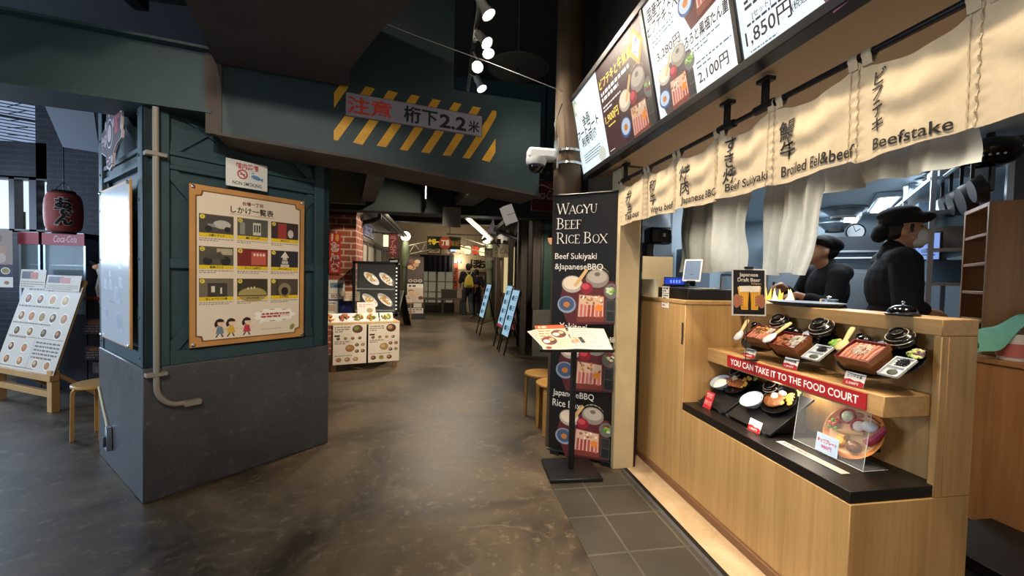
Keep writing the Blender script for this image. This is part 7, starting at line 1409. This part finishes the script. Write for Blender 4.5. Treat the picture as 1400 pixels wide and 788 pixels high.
gl = lambda y: (lambda a, b: (a, y, b)); txt(gso, '台場一', -.30, 2.44, .2, P('#e8b83a', .5, .8), lift=gl(-.086), w=.38, bold=.05); txt(gso, '商店街', .40, 2.42, .2, P('#b8863a', .5, .35), lift=gl(-.086), w=.3, bold=.05); txt(gso, '丁目', .05, 2.42, .18, P('#f0d8a8', .5, .6), lift=gl(-.135), w=.24, bold=.05)
for i, x in enumerate((-1.2, 1.4)):
    t = thing('globe_lamp', ('glowing white globe on the left gate post', 'glowing white globe beside the tilted tube light')[i], 'lamp', (x, 13.55, 2.42), group='globes on the gate'); k = MB(); k.ball((0, 0, .17), .15, P('#fff4d8', .4, 6.), 22); k.build('globe', t); k = MB(); k.lathe([(.06, 0), (.07, .04), (0, .04)], m_pole, 16); k.build('collar', t)
    point('globe_glow', (x, 13.2, 2.55), 30, WARM, .15)
# ---- end of the passage: shop front, lanterns, people
for i, (x, z, c, e) in enumerate(((.34, 2.30, '#c8d8e8', 1.2), (.55, 2.26, '#e8cf98', 1.3), (.80, 2.24, '#f0dca8', 1.6), (1.07, 2.24, '#d85030', .9), (1.32, 2.20, '#f0dca8', 1.5))):
    t = thing('paper_lantern', ('small blue-white box lantern, first of the far lantern row', 'cream lantern next to the blue-white box lantern', 'bright round cream lantern left of the red one', 'red lantern in the far lantern row', 'cream lantern right of the red one')[i], 'lantern', (x, 13.95, z), group='lanterns at the passage end')
    k = MB(); (k.box(-.1, .1, -.1, .1, -.13, .13, P(c, .5, e)) if i == 0 else k.lathe([(.06, -.14), (.11, -.1), (.13, 0), (.11, .1), (.06, .14)], P(c, .5, e), 20)); k.build('paper', t); k = MB(); k.lathe([(0, .13), (.065, .13), (.065, .16), (0, .16)], m_black, 14); k.build('hoop', t); k = MB(); k.lathe([(0, -.16), (.06, -.16), (.06, -.13), (0, -.13)], m_black, 14); k.build('hoop', t); k = MB(); k.tube([(0, 0, .16), (0, 0, 2.745 - z)], .004, m_black, 5); k.build('cord', t)
lr = thing('lantern_rail', 'dark rail the far lanterns hang from', 'rail', (.8, 13.95, 2.75)); k = MB(); k.tube([(-.7, 0, 0), (.8, 0, 0)], .02, m_dwood, 8); k.tube([(-.6, 0, 0), (-.6, 0, 1.15)], .012, m_black, 6); k.tube([(.7, 0, 0), (.7, 0, 1.15)], .012, m_black, 6); k.build('rail', lr)
sd = thing('paper_sliding_door', 'lit paper sliding door below the black half curtain', 'door', (-.82, 15.2, .35)); k = MB(); k.box(0, 1.2, .04, .06, 0, 1.75, P('#b8ae90', .7, .28)); k.build('paper', sd, smooth=False); k = MB()  # door paper glows by itself; the backlight is put into its material
for x in (0, .29, .58, .62, .91, 1.2): k.box(x - .018, x + .018, 0, .05, 0, 1.75, m_oldwood)
for z in (.0, .4, .78, 1.15, 1.72): k.box(0, 1.2, .005, .045, z - .015, z + .015, m_oldwood)
k.build('lattice', sd, smooth=False); k = MB(); k.box(-.05, 1.25, -.02, .08, -.35, -.0, m_dwood); k.build('sill', sd, smooth=False)
hn_ = MB(); hn_.sheet(lambda a, b: (-.80 + 1.13 * a, 15.12 + .015 * math.sin(a * 40), 1.5 + .58 * b), 60, 6, mat('black half curtain', '#101118', .9), .003); hno = hn_.build('half_curtain'); k = MB(); k.tube([(-.85, 15.12, 2.09), (.38, 15.12, 2.09)], .014, m_dwood, 8); k.box(-.85, -.82, 15.1, 15.3, 2.07, 2.11, m_dwood); k.box(.35, .38, 15.1, 15.3, 2.07, 2.11, m_dwood); k.build('rod', hno, smooth=False); tag(hno, 'black half curtain above the paper door at the passage end', 'curtain')
pq = thing('name_plaque', 'red-framed name plaque above the black half curtain', 'plaque', M=fr((-.33, 15.29, 2.25), (1, 0, 0), (0, 0, 1))); k = MB(); k.box(-.24, .24, -.12, .12, 0, .03, P('#7a3a24', .5)); k.build('frame', pq, smooth=False); k = MB(); k.box(-.2, .2, -.08, .08, .03, .032, P('#d8c8a8', .5)); k.build('panel', pq, smooth=False); txt(pq, '一丁目屋', 0, 0, .1, m_ink, z=.033, w=.34, bold=.03)
rb = thing('red_strip_banner', 'red lettered strip on the wall beside the black half curtain', 'banner', M=fr((.45, 15.28, 1.34), (1, 0, 0), (0, 0, 1))); k = MB(); k.box(-.1, .1, -.46, .46, 0, .01, P('#b8482a', .6)); k.build('cloth', rb, smooth=False); txt(rb, 'ほ\nう\nと\nう', 0, -.03, .7, P('#3a1a14', .6), z=.0115, bold=.04, line=.85)
sc2 = thing('wall_sconce', 'pair of bright bulbs above the red lettered strip', 'lamp', (.5, 15.2, 1.86)); k = MB(); k.ball((-.05, 0, 0), .035, P('#fff0cc', .4, 8.), 12); k.ball((.09, 0, .02), .04, P('#fff0cc', .4, 8.), 12); k.build('bulb', sc2); k = MB(); k.box(-.1, .14, .02, .1, -.03, .03, m_black); k.build('plate', sc2, smooth=False); point('sconce_glow', (.52, 15.0, 1.9), 14, WARM, .05)
wb = thing('brush_lettered_board', 'cream board with big brush letters behind the walkers', 'sign', M=fr((1.05, 15.28, 1.95), (1, 0, 0), (0, 0, 1))); k = MB(); k.box(-.5, .5, -.36, .3, 0, .01, P('#cdb893', .7)); k.build('board', wb, smooth=False); txt(wb, 'ほ', .12, -.14, .34, m_ink, z=.0115, bold=.05); txt(wb, 'お', .38, -.14, .32, m_ink, z=.0115, bold=.05)
sf = thing('souvenir_shelf', 'lit shelf of small goods at the far right of the passage', 'shelf', (1.33, 15.1, 0)); k = MB(); k.box(-.22, .22, .1, .16, 0, 1.5, P('#d8c8a0', .6)); k.build('back_panel', sf, smooth=False); k = MB()
for z in (.5, .85, 1.2, 1.5): k.box(-.22, .22, -.08, .12, z, z + .03, m_oldwood)
k.build('shelf', sf, smooth=False); k = MB()
for x in (-.22, .2): k.box(x, x + .03, -.08, .12, 0, 1.52, m_dwood)
k.build('side', sf, smooth=False)
for i in range(8):
    x, z = 1.33 - .15 + (i % 4) * .1, (.53, .88)[i // 4]; t = thing('souvenir_box', f"{('cream', 'red', 'tan', 'white')[i % 4]} packet on the {('lower', 'upper')[i // 4]} row of the lit shelf", 'packet', (x, 15.08, z), group='packets on the lit shelf'); k = MB(); k.box(-.04, .04, -.04, .05, 0, .15 + .02 * (i % 3), P(('#e8d8b0', '#b8503a', '#c8a070', '#ece4d4')[i % 4], .5)); k.build('carton', t, bevel=.003); k = MB(); k.box(-.03, .03, -.042, -.04, .05, .1, P('#8a5a3a', .5)); k.build('label_patch', t, smooth=False)
bn2 = thing('wooden_bench', 'long dark wooden bench before the paper door', 'bench', (0, 14.6, 0)); k = MB(); k.box(-.78, .78, -.2, .2, .50, .57, m_oldwood); k.build('seat', bn2, bevel=.004)
for x in (-.7, -.05, .6): k = MB(); k.box(x, x + .1, -.17, .17, 0, .5, m_dwood); k.build('leg', bn2, smooth=False)
bx2 = thing('wooden_box', 'dark wooden box sitting on the bench by the paper door', 'box', (.25, 14.62, .572)); k = MB(); k.box(-.3, .25, -.12, .12, 0, .28, m_dwood); k.build('body', bx2, bevel=.004); k = MB(); k.box(-.31, .26, -.13, .13, .28, .31, m_oldwood); k.build('lid', bx2, bevel=.003)
m_jean = mat('dark blue jeans', '#2c333f', .8, noise=.2, scale=12); m_tee = mat('black shirt', '#0d0d10', .85); m_bag = mat('yellow drawstring bag', '#b09a3a', .8, noise=.1, scale=12, bump=.2)
def walker(label, x, y, rz, s, bag):
    t = thing('person', label, 'person', (x, y, 0), rz); t.scale = (s, s, s)
    hc = (0, .02, 1.60); Mh = rot(0, -4); aR = ((.18, .0, 1.40), (.24, -.05, 1.13), (.25, .03, .90)); aL = ((-.18, 0, 1.40), (-.24, .03, 1.14), (-.23, .13, .93))
    lg_ = [((-.09, 0, .88), (-.10, .10, .48), (-.10, .02, .09), (-.11, .17, .035)), ((.09, 0, .88), (.10, .0, .47), (.10, -.2, .12), (.11, -.07, .035))]
    pr = head_prims(hc, Mh); pr.append(('c', (0, 0, 1.53), (0, 0, 1.44), .052, .06)); pr += [('e', (0, 0, 1.25), (.15, .1, .19)), ('e', (0, 0, .95), (.15, .11, .14)), ('c', (0, 0, 1.25), (0, 0, .95), .12, .125), ('c', (-.15, 0, 1.39), (.15, 0, 1.39), .06, .06)]
    for (s_, e_, w_), sd_ in ((aR, -1), (aL, 1)): pr += [('c', s_, e_, .05, .04), ('c', e_, w_, .04, .027)] + hand_prims(w_, (0, .2, -1), (-sd_ * 1., 0, 0), sd_, .5)
    for h_, k_, a_, f_ in lg_: pr += [('c', h_, k_, .082, .056), ('c', k_, a_, .054, .038), ('c', Vector(a_) - Vector((0, 0, .03)), f_, .036, .03)]
    blob('person_body', pr, m_skin, t, .009)
    blob('shirt', [('e', (0, 0, 1.24), (.18, .125, .21)), ('e', (0, 0, 1.0), (.175, .13, .17)), ('c', (-.155, 0, 1.395), (.155, 0, 1.395), .078, .078), ('c', aR[0], aR[1], .075, .068), ('c', aL[0], aL[1], .075, .068)], m_tee, t, .011)
    pr = [('e', (0, 0, .92), (.168, .128, .13))]
    for h_, k_, a_, f_ in lg_: pr += [('c', h_, k_, .1, .078), ('c', k_, a_, .076, .066)]
    blob('trousers', pr, m_jean if bag else m_tee, t, .011)
    for h_, k_, a_, f_ in lg_: q = MB(); q.ball((0, 0, 0), (.045, .13, .05), P('#c8c4bc', .6), 16, M=T(a_[0], a_[1] + .06, a_[2] - .04)); q.build('shoe', t)
    Rh = Mh.to_4x4(); q = lambda p: tuple(Vector(hc) + Mh @ Vector(p)); blob('hair', [('e', q((0, -.025, .045)), (.087, .1, .09), Rh), ('e', q((0, -.06, -.02)), (.082, .06, .08), Rh)], m_hair, t, .009); eyes(hc, Mh, t)
    if bag:
        b = MB(); b.prism([(-.15, .0), (.15, .0), (.17, .12), (.12, .34), (.04, .44), (-.04, .44), (-.12, .34), (-.17, .12)], -.05, .05, m_bag, M=fr((0, -.19, .93), (1, 0, 0), (0, .06, 1)), top=[(-.12, .03), (.12, .03), (.13, .12), (.1, .3), (.03, .42), (-.03, .42), (-.1, .3), (-.13, .12)])
        tb_ = thing('drawstring_bag', 'yellow drawstring bag on the back of the walker', 'bag', M=T(x, y, 0) @ RZ(rz) @ Matrix.Scale(s, 4)); b.build('bag', tb_, bevel=.02, seg=2); q3 = MB(); [q3.add([(xx, -.248, .995), (xx + .025, -.248, .995), (xx + .025, -.248, 1.04), (xx, -.248, 1.04)], [(0, 1, 2, 3)], m_ink) for xx in (-.09, -.055, -.02, .015, .05)]; q3.build('print', tb_, smooth=False)
        for sx in (-1, 1): q2 = MB(); q2.tube([(sx * .03, -.2, 1.36), (sx * .1, -.1, 1.47), (sx * .12, .05, 1.46), (sx * .13, .14, 1.3), (sx * .15, .1, 1.1), (sx * .14, -.14, .97)], .007, P('#c8c0a0', .7), 6); q2.build('strap', tb_)
walker('walker in black shirt and jeans seen from behind with yellow bag', .82, 13.6, R(8), 1.03, True)
walker('smaller walker in dark clothes beyond the one with the bag', 1.13, 14.05, R(-10), .93, False)
# ================================================================== PASSAGE, RIGHT SIDE
m_el = P('#a9d4ee', .4, .75); m_elp = P('#4a86a8', .4, .25)
def easel(label, o, right, up, red):
    right = Vector(right); up = Vector(up); w = right.length; h = up.length; M = fr(o, right, up); t = thing('light_board_easel', label, 'light board', group='light boards on easels', M=M)
    k = MB(); k.box(0, w, 0, h, -.02, 0, m_blackp); k.build('frame', t, smooth=False); k = MB(); k.box(.02, w - .02, .02, h - .02, 0, .001, m_el); sc_ = k.build('lit_panel', t, smooth=False)
    k = MB(); q = random.Random(int(o[1] * 10))
    for i in range(4): y = h * (.1 + .21 * i); k.ell(w * .35, y + .07, w * .17, .05, .0016, m_elp, 14); lines(k, w * .55, y + .02, w * .9, y + .12, 3, .0016, m_elp, q, .5)
    if red: k.rect(.02, .02, w - .02, .07, .002, P('#c84a5a', .4, .5))
    k.build('print', sc_, smooth=False)
    Mi = M.inverted(); g = lambda x, y, z: tuple(Mi @ Vector((x, y, z))); c = Vector(o)
    nb = M @ Vector((w * .1, 0, -.02)); fb = M @ Vector((w * .9, 0, -.02)); tp = M @ Vector((w * .5, h, -.03))
    for p in (nb, fb): k = MB(); k.tube([Mi @ (p + up * .05), Mi @ Vector((p.x - up.x / up.z * p.z * .9, p.y, 0.005))], .014, m_black, 8); k.build('leg', t)
    for dy in (-.2, .2): k = MB(); k.tube([Mi @ (tp - up * .25), Mi @ Vector((tp.x + .18, tp.y + dy, .005))], .012, m_black, 8); k.build('leg', t)
    k = MB(); k.tube([Mi @ Vector((nb.x, nb.y, .22)), Mi @ Vector((tp.x + .1, tp.y, .35))], .008, m_black, 6); k.build('stay', t)
easel('nearest light-blue lit menu board on a black easel', (1.075, 7.45, .31), (.052, -.45, 0), (.213, 0, .85), False)
easel('middle light-blue lit menu board with a red foot line', (1.07, 8.05, .40), (.03, -.5, 0), (.20, 0, .82), True)
easel('farthest light-blue lit menu board standing alone', (.87, 9.85, .40), (.05, -.52, 0), (.19, 0, .80), False)
pink = thing('pink_poster', 'pink poster board leaning behind the lit menu boards', 'poster', M=fr((1.42, 8.6, .28), (.1, -.6, 0), (.12, 0, .75))); k = MB(); k.box(0, .5, 0, .8, -.015, 0, P('#a8505c', .6)); k.build('board', pink, smooth=False); k = MB(); lines(k, .05, .1, .45, .7, 5, .0006, P('#d8a0a0', .5), rnd, .3); k.build('print', pink, smooth=False)
# right-hand shop fronts
f = MB(); f.box(1.70, 1.75, 9.5, 11.6, .9, 2.15, P('#e6cf9a', .6, .75)); wr2 = struct(f.build('window_3', smooth=False)); g = MB(); g.box(1.66, 1.75, 9.4, 9.55, 0, 2.4, m_oldwood); g.box(1.66, 1.75, 11.5, 11.65, 0, 2.4, m_oldwood); g.box(1.66, 1.75, 9.4, 11.65, .8, .92, m_dwood); g.box(1.66, 1.75, 9.4, 11.65, 2.1, 2.2, m_dwood); g.build('window_frame', wr2, smooth=False)
f = MB(); f.box(1.70, 1.75, 11.7, 13.3, 0, 2.2, mat('dark red door', '#3f1418', .5)); f.box(1.68, 1.75, 12.4, 12.5, 0, 2.2, m_dwood); struct(f.build('door_2', smooth=False))
f = MB(); f.box(1.46, 1.6, 8.0, 8.14, 0, 2.64, m_oldwood); f.box(1.48, 1.6, 9.3, 9.42, 0, 2.5, m_oldwood); f.box(1.50, 1.62, 11.65, 11.8, 0, 2.45, m_oldwood); struct(f.build('trim_3', bevel=.01))
f = MB(); f.add([(1.75, 7.4, 2.75), (1.15, 7.9, 2.5), (1.15, 12.6, 2.5), (1.75, 12.6, 2.75), (1.75, 7.4, 2.68), (1.15, 7.9, 2.42), (1.15, 12.6, 2.42), (1.75, 12.6, 2.68)], [(0, 1, 2, 3), (7, 6, 5, 4), (0, 4, 5, 1), (1, 5, 6, 2), (2, 6, 7, 3), (3, 7, 4, 0)], mat('dark roof boards', '#2c2724', .8)); struct(f.build('trim_4', smooth=False))
dp = thing('downpipe', 'black downpipe with an elbow on the right-hand shop front', 'pipe', (0, 0, 0)); k = MB(); k.tube([(1.25, 9.2, 2.40), (1.35, 9.0, 2.32), (1.58, 8.55, 2.18), (1.62, 8.5, 2.08), (1.62, 8.5, 0)], .045, m_black, 10); k.build('pipe', dp); k = MB(); k.box(1.55, 1.74, 8.42, 8.58, 2.2, 2.32, m_black); k.build('hopper', dp, bevel=.01)
for i, (y, lab) in enumerate(((10.3, 'pale lettered cloth hanging before the lit window'), (12.4, 'pale lettered cloth hanging by the dark red door'))):
    t = thing('hanging_cloth', lab, 'cloth', (1.45, y, 1.86), group='pale cloth signs on the right'); k = MB(); k.sheet(lambda a, b: (-.22 + .44 * a, .02 * math.sin(a * 8), .34 * b), 16, 4, mat('pale printed cloth', '#a8a08e', .9), .003); k.build('cloth', t); txt(t, 'うどん', 0, .17, .16, P('#6a6050', .8), lift=lambda a, b: (a, -.026, b), w=.36, bold=.02); k = MB(); k.tube([(-.26, 0, .345), (.3, 0, .345)], .012, m_dwood, 8); k.build('rod', t)
bl_ = thing('box_lantern', 'tilted white box lantern high on the right-hand eave', 'lantern', M=T(.98, 6.25, 2.335) @ Matrix.Scale(.74, 4) @ RY(R(-22)) @ RZ(R(20))); k = MB(); k.box(-.1, .1, -.1, .1, -.19, .19, P('#d8cfc4', .6, .35)); k.build('shade', bl_, bevel=.004); k = MB(); k.box(-.11, .11, -.11, .11, .19, .21, m_dwood); k.box(-.11, .11, -.11, .11, -.21, -.19, m_dwood); k.box(-.1, .1, -.102, -.1, -.01, .0, m_oldwood); k.build('frame', bl_, smooth=False); k = MB(); k.tube([(0, 0, .2), (.25, .1, .62), (.5, .3, .8)], .008, m_black, 6); k.build('hanger', bl_)
tl2 = thing('tube_lamp', 'bright tilted tube light reaching out over the right side', 'lamp', M=fr((.74, 8.8, 2.38), (.54, .2, -.42), (.2, 0, 1))); k = MB(); k.tube([(-.34, 0, 0), (.34, 0, 0)], .028, P('#fff6e4', .4, 7.), 14); k.build('tube', tl2); k = MB(); k.box(-.38, .38, .025, .06, -.035, .035, P('#b8b0a4', .5)); k.box(-.38, -.34, -.03, .03, -.03, .03, P('#b8b0a4', .5)); k.box(.34, .38, -.03, .03, -.03, .03, P('#b8b0a4', .5)); k.tube([(.36, .03, 0), (.62, .02, 0)], .012, m_black, 6); k.build('fitting', tl2, smooth=False); point('tube_glow', (.7, 8.5, 2.25), 22, (1, .93, .8), .2)
pn2 = thing('pennant', 'pale triangular pennant behind the tilted tube light', 'pennant', (1.02, 9.6, 2.42)); k = MB(); k.prism([(-.02, 0), (.2, -.06), (.12, .32)], 0, .01, P('#8f8a94', .7), M=RX(R(90))); k.build('cloth', pn2, smooth=False); k = MB(); k.tube([(.12, 0, .32), (.22, 0, -.1)], .008, m_black, 6); k.build('stick', pn2)
br_ = thing('ornate_bracket', 'green ornate bracket on the right gate post', 'bracket', (1.53, 13.45, 2.0)); k = MB(); k.tube([(0, 0, .25), (-.12, 0, .3), (-.16, 0, .2), (-.05, 0, .1), (.05, 0, .25), (.14, 0, .3), (.16, 0, .18)], .03, mat('verdigris', '#5a6f64', .6), 8); k.tube([(-.1, 0, .05), (.1, 0, .0), (.2, 0, -.02)], .03, m_tr, 8); k.build('scroll', br_)
gpn = thing('grey_panel', 'plain grey panel hanging from the rear girder', 'panel', (.118, 6.5, 2.14)); k = MB(); k.box(-.14, .14, -.012, .012, 0, .31, mat('plain grey board', '#7d7870', .7)); k.build('panel', gpn, bevel=.003); k = MB(); k.tube([(-.1, 0, .31), (-.1, 0, 1.76)], .005, m_black, 5); k.tube([(.1, 0, .31), (.1, 0, 1.76)], .005, m_black, 5); k.build('hanger', gpn)
eg = thing('edge_on_sign', 'slim shiny sign hanging edge-on under the rear beams', 'sign', (-.27, 6.2, 2.55)); k = MB(); k.box(-.012, .012, -.02, .3, -.05, .26, m_chrome); k.build('plate', eg, bevel=.003); k = MB(); k.tube([(0, .1, .26), (0, .1, 1.35)], .006, m_black, 5); k.build('rod', eg)
wlp = thing('wall_lamp', 'half-round amber lamp on the green rear wall', 'lamp', (1.82, 6.72, 1.94)); k = MB(); k.lathe([(0, 0), (.05, .01), (.08, .05), (.09, .11), (0, .11)], P('#e0a070', .5, .9), 22); k.build('shade', wlp); k = MB(); k.lathe([(.0, .11), (.095, .11), (.06, .17), (0, .18)], m_black, 18); k.tube([(0, 0, .15), (0, .14, .2)], .015, m_black, 6); k.build('cap', wlp)
for i, (x, y, z, lab) in enumerate(((.02, 5.6, 2.98, 'small round downlight between the rear beams'), (.93, 5.4, 2.75, 'small round downlight right of the rear beams'), (-.02, 9.0, 2.62, 'small bright downlight beside the grey hanging panel'), (1.0, 12.0, 2.72, 'tiny downlight deep in the passage'))):
    t = thing('downlight', lab, 'downlight', (x, y, z), group='small downlights'); k = MB(); k.lathe([(0, 0), (.035, 0), (.035, .004), (0, .004)], P('#fff0d4', .4, 9.), 18); k.build('lens', t); k = MB(); k.lathe([(.036, -.004), (.05, -.004), (.05, .1), (0, .1), (0, .006), (.036, .006)], m_black, 18); k.tube([(0, 0, .1), (0, 0, 3.9 - z)], .01, m_black, 6); k.build('can', t)
